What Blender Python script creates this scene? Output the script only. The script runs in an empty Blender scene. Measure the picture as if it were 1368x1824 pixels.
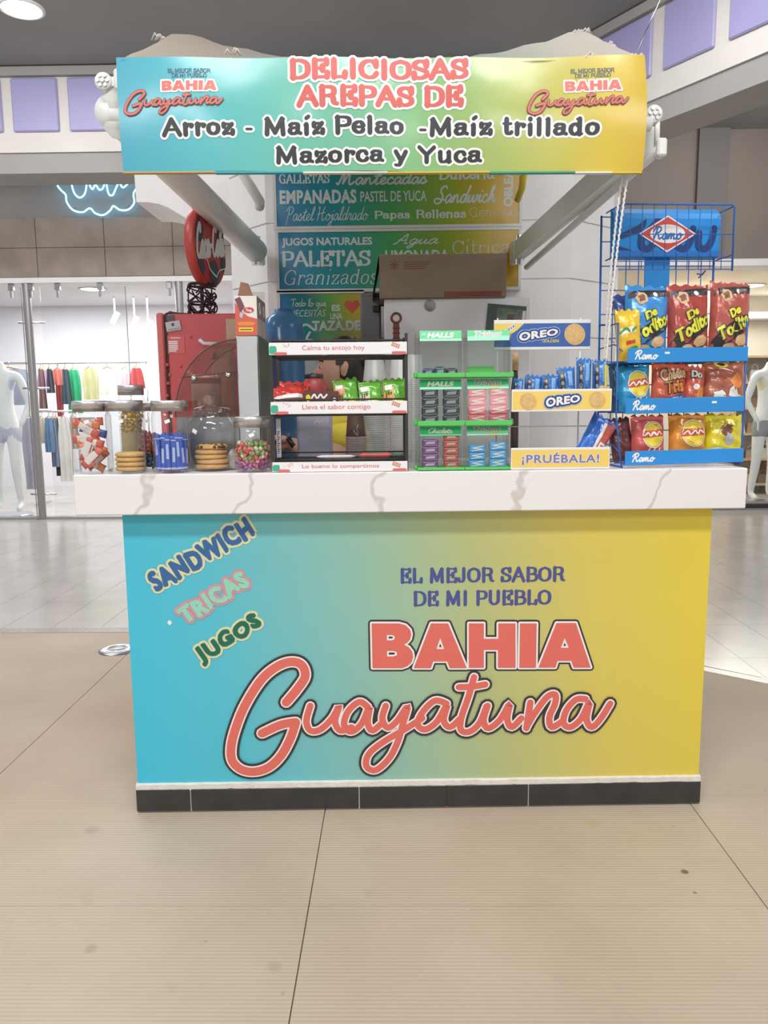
import bpy, math, random
from mathutils import Matrix, Vector
random.seed(7)
S = bpy.context.scene
COL = S.collection
PI = math.pi
# ------------------------------------------------------------------ camera
FPX, CAMZ = 1369.0, 1.34                      # focal length in pixels of the 1368x1824 frame, eye height
PITCH, YAW, ROLL = 0.1408, -0.0144, -0.0094
def _basis():
    cy, sy, cp, sp = math.cos(YAW), math.sin(YAW), math.cos(PITCH), math.sin(PITCH)
    F = Vector((sy*cp, cy*cp, -sp)); R = Vector((cy, -sy, 0)); U = R.cross(F)
    c, s = math.cos(ROLL), math.sin(ROLL)
    return c*R + s*U, -s*R + c*U, F
CR, CU, CF = _basis()
cam = bpy.data.cameras.new('camera'); camo = bpy.data.objects.new('camera', cam); COL.objects.link(camo)
cam.sensor_fit = 'HORIZONTAL'; cam.sensor_width = 36.0; cam.lens = FPX/1368*36.0
m = Matrix((CR, CU, -CF)).transposed().to_4x4(); m.translation = (0, 0, CAMZ); camo.matrix_world = m
cam.clip_start = .05; S.camera = camo
# ------------------------------------------------------------------ world, lights, exposure
w = bpy.data.worlds.new('mall_air'); S.world = w; w.use_nodes = True
w.node_tree.nodes['Background'].inputs[0].default_value = (.99, .99, 1.0, 1)
w.node_tree.nodes['Background'].inputs[1].default_value = 0.64
def area(name, loc, rot, sx, sy, power, col=(.985, .985, .985)):
    l = bpy.data.lights.new(name, 'AREA'); l.shape = 'RECTANGLE'; l.size = sx; l.size_y = sy
    l.energy = power; l.color = col
    o = bpy.data.objects.new(name, l); COL.objects.link(o); o.location = loc; o.rotation_euler = rot
    return o
area('unseen_hall_light', (0.1, -0.35, 4.40), (math.radians(22), 0, 0), 3.2, 0.6, 178)
area('unseen_hall_light', (-2.6, -3.4, 4.35), (math.radians(48), 0, math.radians(-24)), 2.0, 1.0, 110)  # added, out of view: lights fridge and column below the valance
area('unseen_hall_light', (2.2, -3.8, 4.35), (math.radians(48), 0, math.radians(18)), 2.0, 1.0, 70)  # added low fill from the right, out of view
area('unseen_hall_light', (-3.2, 1.6, 4.40), (0, 0, 0), 1.2, 1.2, 60)  # side pair out of view, evens the hall light
area('unseen_hall_light', (3.2, 1.6, 4.40), (0, 0, 0), 1.2, 1.2, 50)
area('unseen_hall_light', (-3.4, 5.3, 4.40), (math.radians(15), 0, 0), 2.6, .6, 110)  # added, out of view: brightens the mezzanine fascia
area('unseen_hall_light', (1.2, 5.0, 4.40), (math.radians(15), 0, 0), 2.0, .6, 60)  # added likewise for the right part of the mezzanine
area('walkway_fill', (-3.6, 8.45, 3.93), (0, 0, 0), 5.0, .5, 24)  # added fill, no lamp known here: brightens the stone band
area('walkway_fill', (3.7, 7.7, 4.36), (math.radians(35), 0, 0), 1.6, .4, 45)  # added fill hidden behind the mezzanine, lifts the taupe wall
area('shop_ceiling_light', (-4.4, 10.9, 2.92), (0, 0, 0), 3.6, 2.2, 165, (1, .99, .98))
area('shop_ceiling_light', (4.6, 11.2, 2.97), (0, 0, 0), 3.0, 2.0, 130, (1, .96, .88))
vs = S.view_settings
vs.view_transform = 'Standard'; vs.look = 'None'; vs.exposure = -0.06; vs.gamma = 1.0; vs.use_curve_mapping = False
# ------------------------------------------------------------------ frames
KD, KR = 2.3404, 0.0262                       # the kiosk stands 2.34 m ahead, turned 1.5 degrees
KC, KS = math.cos(KR), math.sin(KR)
def KW(x, y, z): return Vector((x*KC - y*KS, KD + x*KS + y*KC, z))
def _ray(px, py): return CR*((px-684)/FPX) - CU*((py-912)/FPX) + CF
def PK(px, py, yk):
    """kiosk x, z of the photo point at kiosk depth yk"""
    d = _ray(px, py); o = Vector((0, -KD, 0))
    dx, dy = d.x*KC + d.y*KS, -d.x*KS + d.y*KC
    ox, oy = o.x*KC + o.y*KS, -o.x*KS + o.y*KC
    t = (yk - oy)/dy
    return ox + t*dx, CAMZ + t*d.z
def PW(px, py, Y):
    d = _ray(px, py); t = Y/d.y
    return t*d.x, CAMZ + t*d.z
def PF(px, py):
    d = _ray(px, py); t = -CAMZ/d.z
    return t*d.x, t*d.y
# ------------------------------------------------------------------ materials
def lin(c):
    def g(v):
        v /= 255.0
        return v/12.92 if v <= .04045 else ((v+.055)/1.055)**2.4
    return (g(c[0]), g(c[1]), g(c[2]), 1.0)
MATS = {}
def nd(nt, t, **kw):
    n = nt.nodes.new(t)
    for k, v in kw.items(): setattr(n, k, v)
    return n
def mat(name, rgb, rough=.5, metal=0, emit=0, var=0.0, vscale=30, bump=0, bscale=200, spec=None, alpha=None, coat=0, stretch=None):
    if name in MATS: return MATS[name]
    m = bpy.data.materials.new(name); m.use_nodes = True; nt = m.node_tree
    b = nt.nodes['Principled BSDF']; c = lin(rgb)
    b.inputs['Base Color'].default_value = c
    b.inputs['Roughness'].default_value = rough; b.inputs['Metallic'].default_value = metal
    if spec is not None: b.inputs['Specular IOR Level'].default_value = spec
    if coat: b.inputs['Coat Weight'].default_value = coat
    if emit:
        b.inputs['Emission Color'].default_value = c; b.inputs['Emission Strength'].default_value = emit
    if var or bump:
        tc = nd(nt, 'ShaderNodeTexCoord'); src = tc.outputs['Object']
        if stretch:
            mp = nd(nt, 'ShaderNodeMapping'); mp.inputs['Scale'].default_value = stretch
            nt.links.new(src, mp.inputs[0]); src = mp.outputs[0]
    if var:
        nz = nd(nt, 'ShaderNodeTexNoise'); nz.inputs['Scale'].default_value = vscale; nz.inputs['Detail'].default_value = 4
        nt.links.new(src, nz.inputs['Vector'])
        r = nd(nt, 'ShaderNodeValToRGB')
        r.color_ramp.elements[0].position = .3; r.color_ramp.elements[1].position = .7
        r.color_ramp.elements[0].color = tuple(max(0, k*(1-var)) for k in c[:3]) + (1,)
        r.color_ramp.elements[1].color = tuple(min(1, k*(1+var)) for k in c[:3]) + (1,)
        nt.links.new(nz.outputs['Fac'], r.inputs[0]); nt.links.new(r.outputs[0], b.inputs['Base Color'])
    if bump:
        n2 = nd(nt, 'ShaderNodeTexNoise'); n2.inputs['Scale'].default_value = bscale; n2.inputs['Detail'].default_value = 3
        nt.links.new(src, n2.inputs['Vector'])
        bp = nd(nt, 'ShaderNodeBump'); bp.inputs['Strength'].default_value = bump; bp.inputs['Distance'].default_value = .01
        nt.links.new(n2.outputs['Fac'], bp.inputs['Height']); nt.links.new(bp.outputs[0], b.inputs['Normal'])
    MATS[name] = m
    return m
def glassmat(name, rgb=(235, 240, 240), tint=.9, gloss=.03, refl=.05):
    """thin clear sheet: tinted transparency with a Fresnel reflection"""
    if name in MATS: return MATS[name]
    m = bpy.data.materials.new(name); m.use_nodes = True; nt = m.node_tree; nt.nodes.clear()
    out = nd(nt, 'ShaderNodeOutputMaterial'); mx = nd(nt, 'ShaderNodeMixShader')
    tr = nd(nt, 'ShaderNodeBsdfTransparent'); gl = nd(nt, 'ShaderNodeBsdfGlossy'); fr = nd(nt, 'ShaderNodeLayerWeight'); pw = nd(nt, 'ShaderNodeMath', operation='POWER'); pw.inputs[1].default_value = 3.2
    ma = nd(nt, 'ShaderNodeMath', operation='MULTIPLY_ADD'); ma.inputs[1].default_value = .55; ma.inputs[2].default_value = refl
    nt.links.new(fr.outputs['Facing'], pw.inputs[0]); nt.links.new(pw.outputs[0], ma.inputs[0])
    c = lin(rgb); tr.inputs[0].default_value = tuple(k*tint for k in c[:3]) + (1,)
    gl.inputs['Roughness'].default_value = gloss
    nt.links.new(ma.outputs[0], mx.inputs[0]); nt.links.new(tr.outputs[0], mx.inputs[1]); nt.links.new(gl.outputs[0], mx.inputs[2])
    nt.links.new(mx.outputs[0], out.inputs[0]); MATS[name] = m
    return m
def gradmat(name, stops, axis=0, lo=-1, hi=1, rough=.35, slant=0.0, bump=0, spec=.4):
    """printed sheet whose ink runs through the colour stops along an object axis"""
    if name in MATS: return MATS[name]
    m = bpy.data.materials.new(name); m.use_nodes = True; nt = m.node_tree; b = nt.nodes['Principled BSDF']
    tc = nd(nt, 'ShaderNodeTexCoord'); sx = nd(nt, 'ShaderNodeSeparateXYZ'); nt.links.new(tc.outputs['Object'], sx.inputs[0])
    src = sx.outputs[axis]
    if slant:
        ma = nd(nt, 'ShaderNodeMath', operation='MULTIPLY_ADD'); ma.inputs[1].default_value = slant
        nt.links.new(sx.outputs[2], ma.inputs[0]); nt.links.new(src, ma.inputs[2]); src = ma.outputs[0]
    mr = nd(nt, 'ShaderNodeMapRange'); mr.inputs[1].default_value = lo; mr.inputs[2].default_value = hi
    nt.links.new(src, mr.inputs[0])
    r = nd(nt, 'ShaderNodeValToRGB'); e = r.color_ramp.elements
    while len(e) < len(stops): e.new(.5)
    for k, (p, c) in enumerate(stops): e[k].position = p; e[k].color = lin(c)
    nt.links.new(mr.outputs[0], r.inputs[0]); nt.links.new(r.outputs[0], b.inputs['Base Color'])
    b.inputs['Roughness'].default_value = rough; b.inputs['Specular IOR Level'].default_value = spec
    if bump:
        n2 = nd(nt, 'ShaderNodeTexNoise'); n2.inputs['Scale'].default_value = 6; nt.links.new(tc.outputs['Object'], n2.inputs['Vector'])
        bp = nd(nt, 'ShaderNodeBump'); bp.inputs['Strength'].default_value = bump; bp.inputs['Distance'].default_value = .02
        nt.links.new(n2.outputs['Fac'], bp.inputs['Height']); nt.links.new(bp.outputs[0], b.inputs['Normal'])
    MATS[name] = m
    return m
# ------------------------------------------------------------------ mesh builder
class MB:
    def __init__(s): s.v = []; s.f = []; s.m = []; s.sm = []; s.mats = []
    def mi(s, m):
        if m not in s.mats: s.mats.append(m)
        return s.mats.index(m)
    def add(s, vs, fs, m, smooth=False, M=None):
        o = len(s.v); k = s.mi(m)
        s.v += [tuple(M @ Vector(p)) if M is not None else tuple(p) for p in vs]
        for f in fs: s.f.append([o+i for i in f]); s.m.append(k); s.sm.append(smooth)
        return s
    def box(s, x0, x1, y0, y1, z0, z1, m, M=None, b=0.0):
        if b <= 0:
            vs = [(x, y, z) for z in (z0, z1) for y in (y0, y1) for x in (x0, x1)]
            fs = [(0, 2, 3, 1), (4, 5, 7, 6), (0, 1, 5, 4), (2, 6, 7, 3), (0, 4, 6, 2), (1, 3, 7, 5)]
            return s.add(vs, fs, m, False, M)
        b = min(b, (x1-x0)/2.01, (y1-y0)/2.01, (z1-z0)/2.01)
        vs = []; idx = {}
        for iz, z in enumerate((z0, z1)):
            for iy, y in enumerate((y0, y1)):
                for ix, x in enumerate((x0, x1)):
                    for ax in range(3):
                        p = [x, y, z]; sg = [(1 if i == 0 else -1) for i in (ix, iy, iz)]
                        for a in range(3):
                            if a != ax: p[a] += sg[a]*b
                        idx[(ix, iy, iz, ax)] = len(vs); vs.append(tuple(p))
        g = lambda x, y, z, a: idx[(x, y, z, a)]
        fs = []
        for k in (0, 1):
            q = [g(k, 0, 0, 0), g(k, 1, 0, 0), g(k, 1, 1, 0), g(k, 0, 1, 0)]; fs.append(q if k else q[::-1])
            q = [g(0, k, 0, 1), g(0, k, 1, 1), g(1, k, 1, 1), g(1, k, 0, 1)]; fs.append(q if k else q[::-1])
            q = [g(0, 0, k, 2), g(1, 0, k, 2), g(1, 1, k, 2), g(0, 1, k, 2)]; fs.append(q if k else q[::-1])
        for i in (0, 1):
            for j in (0, 1):
                fs.append([g(0, i, j, 1), g(1, i, j, 1), g(1, i, j, 2), g(0, i, j, 2)])
                fs.append([g(i, 0, j, 0), g(i, 1, j, 0), g(i, 1, j, 2), g(i, 0, j, 2)])
                fs.append([g(i, j, 0, 0), g(i, j, 1, 0), g(i, j, 1, 1), g(i, j, 0, 1)])
                for k in (0, 1): fs.append([g(i, j, k, 0), g(i, j, k, 1), g(i, j, k, 2)])
        return s.add(vs, fs, m, False, M)
    def lathe(s, prof, m, n=24, cx=0, cy=0, M=None, smooth=True, sq=None):
        vs = []; fs = []
        for r, z in prof:
            for k in range(n):
                a = 2*PI*k/n; c, q = math.cos(a), math.sin(a)
                if sq:
                    e = 2.0/sq; c = math.copysign(abs(c)**e, c); q = math.copysign(abs(q)**e, q)
                vs.append((cx + r*c, cy + r*q, z))
        for i in range(len(prof)-1):
            for k in range(n):
                fs.append((i*n+k, i*n+(k+1) % n, (i+1)*n+(k+1) % n, (i+1)*n+k))
        return s.add(vs, fs, m, smooth, M)
    def cyl(s, cx, cy, z0, z1, r, m, n=20, M=None, b=0.0, r1=None):
        r1 = r if r1 is None else r1
        b = min(b, r*.5, (z1-z0)*.4)
        pr = [(1e-5, z0), (r-b, z0)] + ([(r, z0+b), (r1, z1-b)] if b else []) + [(r1-b, z1), (1e-5, z1)]
        return s.lathe(pr, m, n, cx, cy, M, smooth=False)
    def tube(s, pts, r, m, n=8, closed=False, caps=True, smooth=True):
        P = [Vector(p) for p in pts]; N = len(P); vs = []; fs = []; up = None
        for i in range(N):
            if closed: t = (P[(i+1) % N]-P[i-1])
            else: t = P[min(i+1, N-1)]-P[max(i-1, 0)]
            t = t.normalized() if t.length > 1e-9 else Vector((0, 0, 1))
            if up is None: up = Vector((0, 0, 1)) if abs(t.z) < .9 else Vector((1, 0, 0))
            a = up - t*up.dot(t)
            if a.length < 1e-6: a = t.orthogonal()
            a.normalize(); b = t.cross(a); up = a
            rr = r[i] if isinstance(r, (list, tuple)) else r
            for k in range(n):
                q = 2*PI*k/n; vs.append(P[i] + (a*math.cos(q) + b*math.sin(q))*rr)
        for i in range(N if closed else N-1):
            j = (i+1) % N
            for k in range(n): fs.append((i*n+k, i*n+(k+1) % n, j*n+(k+1) % n, j*n+k))
        if caps and not closed:
            fs.append(tuple(range(n))[::-1]); fs.append(tuple((N-1)*n+k for k in range(n)))
        return s.add(vs, fs, m, smooth)
    def prism(s, poly, z0, z1, m, M=None):
        n = len(poly); vs = [(x, y, z0) for x, y in poly] + [(x, y, z1) for x, y in poly]
        fs = [tuple(range(n))[::-1], tuple(range(n, 2*n))] + [(i, (i+1) % n, n+(i+1) % n, n+i) for i in range(n)]
        return s.add(vs, fs, m, False, M)
    def build(s, name, parent=None, loc=None, rot=None):
        me = bpy.data.meshes.new(name); me.from_pydata([tuple(p) for p in s.v], [], s.f)
        for mm in s.mats: me.materials.append(mm)
        me.polygons.foreach_set('material_index', s.m); me.polygons.foreach_set('use_smooth', s.sm)
        me.update()
        o = bpy.data.objects.new(name, me); COL.objects.link(o)
        if parent: o.parent = parent
        if loc is not None: o.location = loc
        if rot is not None: o.rotation_euler = rot
        return o
def tag(o, label, cat=None, group=None, kind=None):
    o['label'] = label
    if cat: o['category'] = cat
    if group: o['group'] = group
    if kind: o['kind'] = kind
    return o
def thing(name, label, cat, loc, rz=0, group=None, kind=None):
    o = bpy.data.objects.new(name, None); COL.objects.link(o); o.empty_display_size = .1
    o.location = loc; o.rotation_euler = (0, 0, rz)
    return tag(o, label, cat, group, kind)
def kthing(name, label, cat, x, y, z, rz=0, group=None): return thing(name, label, cat, KW(x, y, z), KR+rz, group)
def dup(root, loc, rz=None, label=None):
    r = root.copy(); COL.objects.link(r); r.location = loc
    if rz is not None: r.rotation_euler = (0, 0, rz)
    if label: r['label'] = label
    for ch in list(root.children):
        c = ch.copy(); COL.objects.link(c); c.parent = r
        for g in list(ch.children):
            d = g.copy(); COL.objects.link(d); d.parent = c
    return r
# ------------------------------------------------------------------ lettering: stroke skeletons (cap height 1) drawn as ribbons
def crv(pts, n=5, closed=False):
    P = [Vector((p[0], p[1])) for p in pts]; N = len(P); out = []
    if N < 3: return P
    for i in range(N if closed else N-1):
        p0, p1, p2, p3 = (P[(i-1) % N], P[i], P[(i+1) % N], P[(i+2) % N]) if closed else (P[max(i-1, 0)], P[i], P[i+1], P[min(i+2, N-1)])
        for k in range(n):
            t = k/n
            out.append(.5*((2*p1) + (p2-p0)*t + (2*p0-5*p1+4*p2-p3)*t*t + (3*p1-p0-3*p2+p3)*t**3))
    out.append(P[0] if closed else P[-1])
    return out
class _Items(list):
    g = 0                                       # word counter: every appended piece of print remembers its word
    def append(s, it): list.append(s, tuple(it) + (s.g,))
class Ink:
    """flat print: triangles in sheet coordinates, in layers"""
    def __init__(s): s.items = _Items(); 
    def poly(s, pts, m, layer=0): s.items.append(([tuple(p) for p in pts], [tuple(range(len(pts)))], m, layer))
    def rect(s, x0, z0, x1, z1, m, layer=0): s.poly([(x0, z0), (x1, z0), (x1, z1), (x0, z1)], m, layer)
    def blob(s, cx, cz, rx, rz, m, layer=0, n=20, rings=3, rot=0, pw=2.0, jit=0):
        vs = [(cx, cz)]; fs = []; c, q = math.cos(rot), math.sin(rot)
        for r in range(1, rings+1):
            for k in range(n):
                a = 2*PI*k/n; j = 1 + jit*math.sin(k*2.7+cx*90)
                ux, uz = math.cos(a), math.sin(a); e = 2.0/pw
                ux = math.copysign(abs(ux)**e, ux)*rx*r/rings*j; uz = math.copysign(abs(uz)**e, uz)*rz*r/rings*j
                vs.append((cx+ux*c-uz*q, cz+ux*q+uz*c))
        for k in range(n): fs.append((0, 1+k, 1+(k+1) % n))
        for r in range(rings-1):
            for k in range(n):
                a, b = 1+r*n+k, 1+r*n+(k+1) % n; fs.append((a, a+n, b+n, b))
        s.items.append((vs, fs, m, layer))
    def stroke(s, pts, wid, m, layer=0, con=1.0, cap=True, curve=True, taper=0):
        """con < 1: strokes that run along the line of writing are thinner"""
        P = crv(pts) if (curve and len(pts) > 2) else [Vector((p[0], p[1])) for p in pts]
        N = len(P); vs = []; fs = []
        def wd(t): return wid*(con + (1-con)*abs(t.y)) if con < 1 else wid
        if curve and N > 2:
            for i in range(N):
                t = P[min(i+1, N-1)]-P[max(i-1, 0)]; t = t.normalized() if t.length > 1e-9 else Vector((1, 0))
                q = wd(t)/2
                if taper: q *= (1 - taper*abs(2*i/(N-1)-1)**3)
                vs += [(P[i].x-t.y*q, P[i].y+t.x*q), (P[i].x+t.y*q, P[i].y-t.x*q)]
            fs = [(2*i, 2*i+1, 2*i+3, 2*i+2) for i in range(N-1)]
            ends = [(P[0], P[1]-P[0]), (P[-1], P[-1]-P[-2])]
        else:
            ends = []
            for i in range(N-1):
                t = (P[i+1]-P[i])
                if t.length < 1e-9: continue
                t.normalize(); q = wd(t)/2; o = len(vs)
                for p in (P[i], P[i+1]): vs += [(p.x-t.y*q, p.y+t.x*q), (p.x+t.y*q, p.y-t.x*q)]
                s.items.append((vs[-4:], [(0, 1, 3, 2)], m, layer)); ends += [(P[i], t), (P[i+1], t)]
            vs = []
            if not cap: ends = ends[1:-1]
        s.items.append((vs, fs, m, layer)); vs = []; fs = []
        if cap or not (curve and N > 2):
            for p, t in ends:
                t = t.normalized() if t.length > 1e-9 else Vector((1, 0)); q = wd(t)/2*(1-taper); o = len(vs); n = 10
                if q < 1e-5: continue
                s.items.append(([(p.x+q*math.cos(2*PI*k/n), p.y+q*math.sin(2*PI*k/n)) for k in range(n)], [tuple(range(n))], m, layer))
    def put(s, mb, fn, eps=.0006, base=.0006, only=None):
        """fn(x, z, d): sheet point at height d above the sheet -> 3D"""
        cnt = {}; tot = {}
        for it in s.items: tot[it[3]] = tot.get(it[3], 0)+1
        for vs, fs, m, layer, g in s.items:
            if only is not None and g != only: continue
            n = cnt.get(layer, 0); cnt[layer] = n+1
            d = base + eps*layer + n*min(3e-6, eps*.8/tot[layer])
            mb.add([fn(x, z, d + (i*2e-7)) for i, (x, z) in enumerate(vs)], fs, m)
        return mb
    def words(s, fn, name, parent, eps=.0006, base=.0006):
        """one object for each word or mark"""
        for g in sorted({it[4] for it in s.items}): mb = MB(); s.put(mb, fn, eps, base, g); mb.build(name, parent)
    def grid(s, x0, z0, x1, z1, m, layer=0, n=8, k=4, sh=0.0):
        vs = [(x0+(x1-x0)*i/n, z0+(z1-z0)*j/k + sh*(i/n)) for j in range(k+1) for i in range(n+1)]
        s.items.append((vs, [(j*(n+1)+i, j*(n+1)+i+1, (j+1)*(n+1)+i+1, (j+1)*(n+1)+i) for j in range(k) for i in range(n)], m, layer))
def flat(y=0): return lambda x, z, d: (x, y-d, z)
L = lambda *p: ('l', p)
Q = lambda *p: ('c', p)
SER = {  # upright serif skeletons: width, strokes, serif points (x, z)
'A': (.84, [L((.06, 0), (.42, 1)), L((.42, 1), (.78, 0)), L((.2, .34), (.64, .34))], [(.06, 0), (.78, 0)]),
'B': (.78, [L((.16, 0), (.16, 1)), Q((.16, 1), (.45, 1), (.62, .9), (.62, .64), (.45, .53), (.16, .53)), Q((.45, .53), (.68, .45), (.72, .2), (.55, .02), (.16, 0))], [(.12, 0), (.12, 1)]),
'C': (.78, [Q((.7, .72), (.6, .93), (.4, 1), (.17, .84), (.08, .5), (.17, .16), (.4, 0), (.6, .06), (.72, .25)), L((.7, .98), (.7, .7))], []),
'D': (.86, [L((.16, 0), (.16, 1)), Q((.16, 1), (.48, 1), (.72, .82), (.78, .5), (.72, .18), (.48, 0), (.16, 0))], [(.12, 0), (.12, 1)]),
'E': (.74, [L((.16, 0), (.16, 1)), L((.1, 1), (.64, 1), (.65, .8)), L((.16, .52), (.48, .52)), L((.48, .64), (.48, .4)), L((.1, 0), (.66, 0), (.68, .24))], []),
'G': (.86, [Q((.7, .74), (.6, .93), (.4, 1), (.17, .84), (.08, .5), (.17, .16), (.4, 0), (.62, .06), (.7, .2)), L((.7, .02), (.7, .42), (.5, .42))], []),
'H': (.88, [L((.16, 0), (.16, 1)), L((.72, 0), (.72, 1)), L((.16, .52), (.72, .52))], [(.16, 0), (.16, 1), (.72, 0), (.72, 1)]),
'I': (.42, [L((.21, 0), (.21, 1))], [(.21, 0), (.21, 1)]),
'J': (.58, [Q((.4, 1), (.4, .5), (.4, .22), (.3, .02), (.1, .04), (.06, .22))], [(.4, 1)]),
'L': (.68, [L((.16, 0), (.16, 1)), L((.1, 0), (.6, 0), (.62, .26))], [(.16, 1)]),
'M': (1.02, [L((.14, 0), (.18, 1)), L((.18, 1), (.5, .1)), L((.5, .1), (.82, 1)), L((.82, 1), (.86, 0))], [(.13, 0), (.86, 0), (.13, 1), (.87, 1)]),
'N': (.9, [L((.16, 0), (.16, 1)), L((.16, 1), (.74, 0)), L((.74, 0), (.74, 1))], [(.16, 0), (.12, 1), (.74, 1)]),
'O': (.86, [Q((.42, 1), (.15, .84), (.08, .5), (.15, .16), (.42, 0), (.7, .16), (.77, .5), (.7, .84), (.42, 1))], []),
'P': (.74, [L((.16, 0), (.16, 1)), Q((.16, 1), (.48, 1), (.66, .88), (.66, .58), (.48, .45), (.16, .45))], [(.16, 0), (.12, 1)]),
'R': (.84, [L((.16, 0), (.16, 1)), Q((.16, 1), (.48, 1), (.64, .88), (.64, .62), (.48, .5), (.16, .5)), Q((.45, .5), (.6, .4), (.66, .1), (.8, .02))], [(.16, 0), (.12, 1)]),
'S': (.68, [Q((.58, .74), (.5, .94), (.3, 1), (.12, .88), (.12, .66), (.34, .52), (.56, .38), (.58, .14), (.36, 0), (.14, .06), (.08, .26)), L((.59, .97), (.59, .72)), L((.08, .03), (.08, .28))], []),
'T': (.76, [L((.38, 0), (.38, 1)), L((.07, .76), (.08, 1), (.68, 1), (.69, .76))], [(.38, 0)]),
'U': (.84, [Q((.16, 1), (.16, .5), (.18, .2), (.42, 0), (.66, .2), (.68, .5), (.68, 1))], [(.16, 1), (.68, 1)]),
'Y': (.82, [L((.08, 1), (.41, .48)), L((.74, 1), (.41, .48)), L((.41, .48), (.41, 0))], [(.1, 1), (.72, 1), (.41, 0)]),
'a': (.62, [Q((.1, .56), (.25, .68), (.44, .62), (.45, .4), (.45, .14), (.58, .03)), Q((.45, .4), (.2, .38), (.09, .2), (.2, .02), (.36, .06), (.45, .2))], []),
'c': (.56, [Q((.47, .5), (.4, .65), (.26, .68), (.11, .5), (.11, .18), (.27, 0), (.42, .04), (.5, .17))], []),
'd': (.66, [Q((.45, .5), (.3, .68), (.12, .52), (.11, .18), (.26, 0), (.42, .12)), L((.47, 1), (.47, .02)), L((.36, 1), (.47, 1)), L((.47, .02), (.58, .02))], []),
'e': (.58, [Q((.12, .36), (.49, .38), (.42, .64), (.27, .68), (.11, .5), (.11, .18), (.28, 0), (.43, .05), (.5, .18))], []),
'g': (.6, [Q((.28, .68), (.13, .56), (.14, .34), (.29, .26), (.43, .36), (.42, .58), (.28, .68)), Q((.2, .26), (.16, .12), (.44, .06), (.5, -.1), (.3, -.26), (.1, -.16), (.2, .04)), L((.4, .62), (.54, .68))], []),
'i': (.34, [L((.17, 0), (.17, .6)), L((.17, .98), (.17, 1.0))], [(.17, 0), (.13, .6)]),
'\u00ed': (.36, [L((.17, 0), (.17, .58)), L((.17, 1.0), (.27, 1.1))], [(.17, 0), (.13, .58)]),
'l': (.34, [L((.17, 0), (.17, 1))], [(.17, 0), (.13, 1)]),
'n': (.7, [L((.15, 0), (.15, .66)), Q((.15, .44), (.3, .68), (.5, .6), (.53, .4), (.53, 0))], [(.15, 0), (.12, .66), (.53, 0)]),
'o': (.62, [Q((.3, .68), (.12, .54), (.11, .18), (.3, 0), (.49, .18), (.49, .54), (.3, .68))], []),
'p': (.66, [L((.15, -.3), (.15, .66)), Q((.15, .5), (.34, .68), (.52, .5), (.51, .16), (.34, 0), (.15, .14))], [(.15, -.3), (.12, .66)]),
'r': (.5, [L((.15, 0), (.15, .66)), Q((.15, .42), (.28, .64), (.44, .62), (.42, .52))], [(.15, 0), (.12, .66)]),
's': (.5, [Q((.4, .5), (.32, .67), (.16, .66), (.1, .5), (.25, .36), (.41, .22), (.36, .03), (.16, .01), (.09, .17))], []),
't': (.44, [Q((.18, .95), (.18, .4), (.2, .08), (.3, 0), (.4, .1)), L((.05, .66), (.38, .66))], []),
'u': (.7, [Q((.15, .66), (.15, .26), (.22, .02), (.4, .04), (.52, .22)), L((.53, .66), (.53, .02)), L((.53, .02), (.62, .02))], [(.12, .66), (.49, .66)]),
'v': (.62, [L((.1, .66), (.31, .02)), L((.31, .02), (.52, .66))], [(.1, .66), (.52, .66)]),
'y': (.62, [L((.1, .66), (.32, .04)), Q((.54, .66), (.36, .1), (.24, -.26), (.08, -.26))], [(.1, .66), (.54, .66)]),
'z': (.56, [L((.1, .48), (.1, .64), (.46, .64), (.1, .02), (.48, .02), (.49, .2))], []),
'-': (.42, [L((.1, .32), (.32, .32))], []), ' ': (.34, [], []),
}
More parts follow.
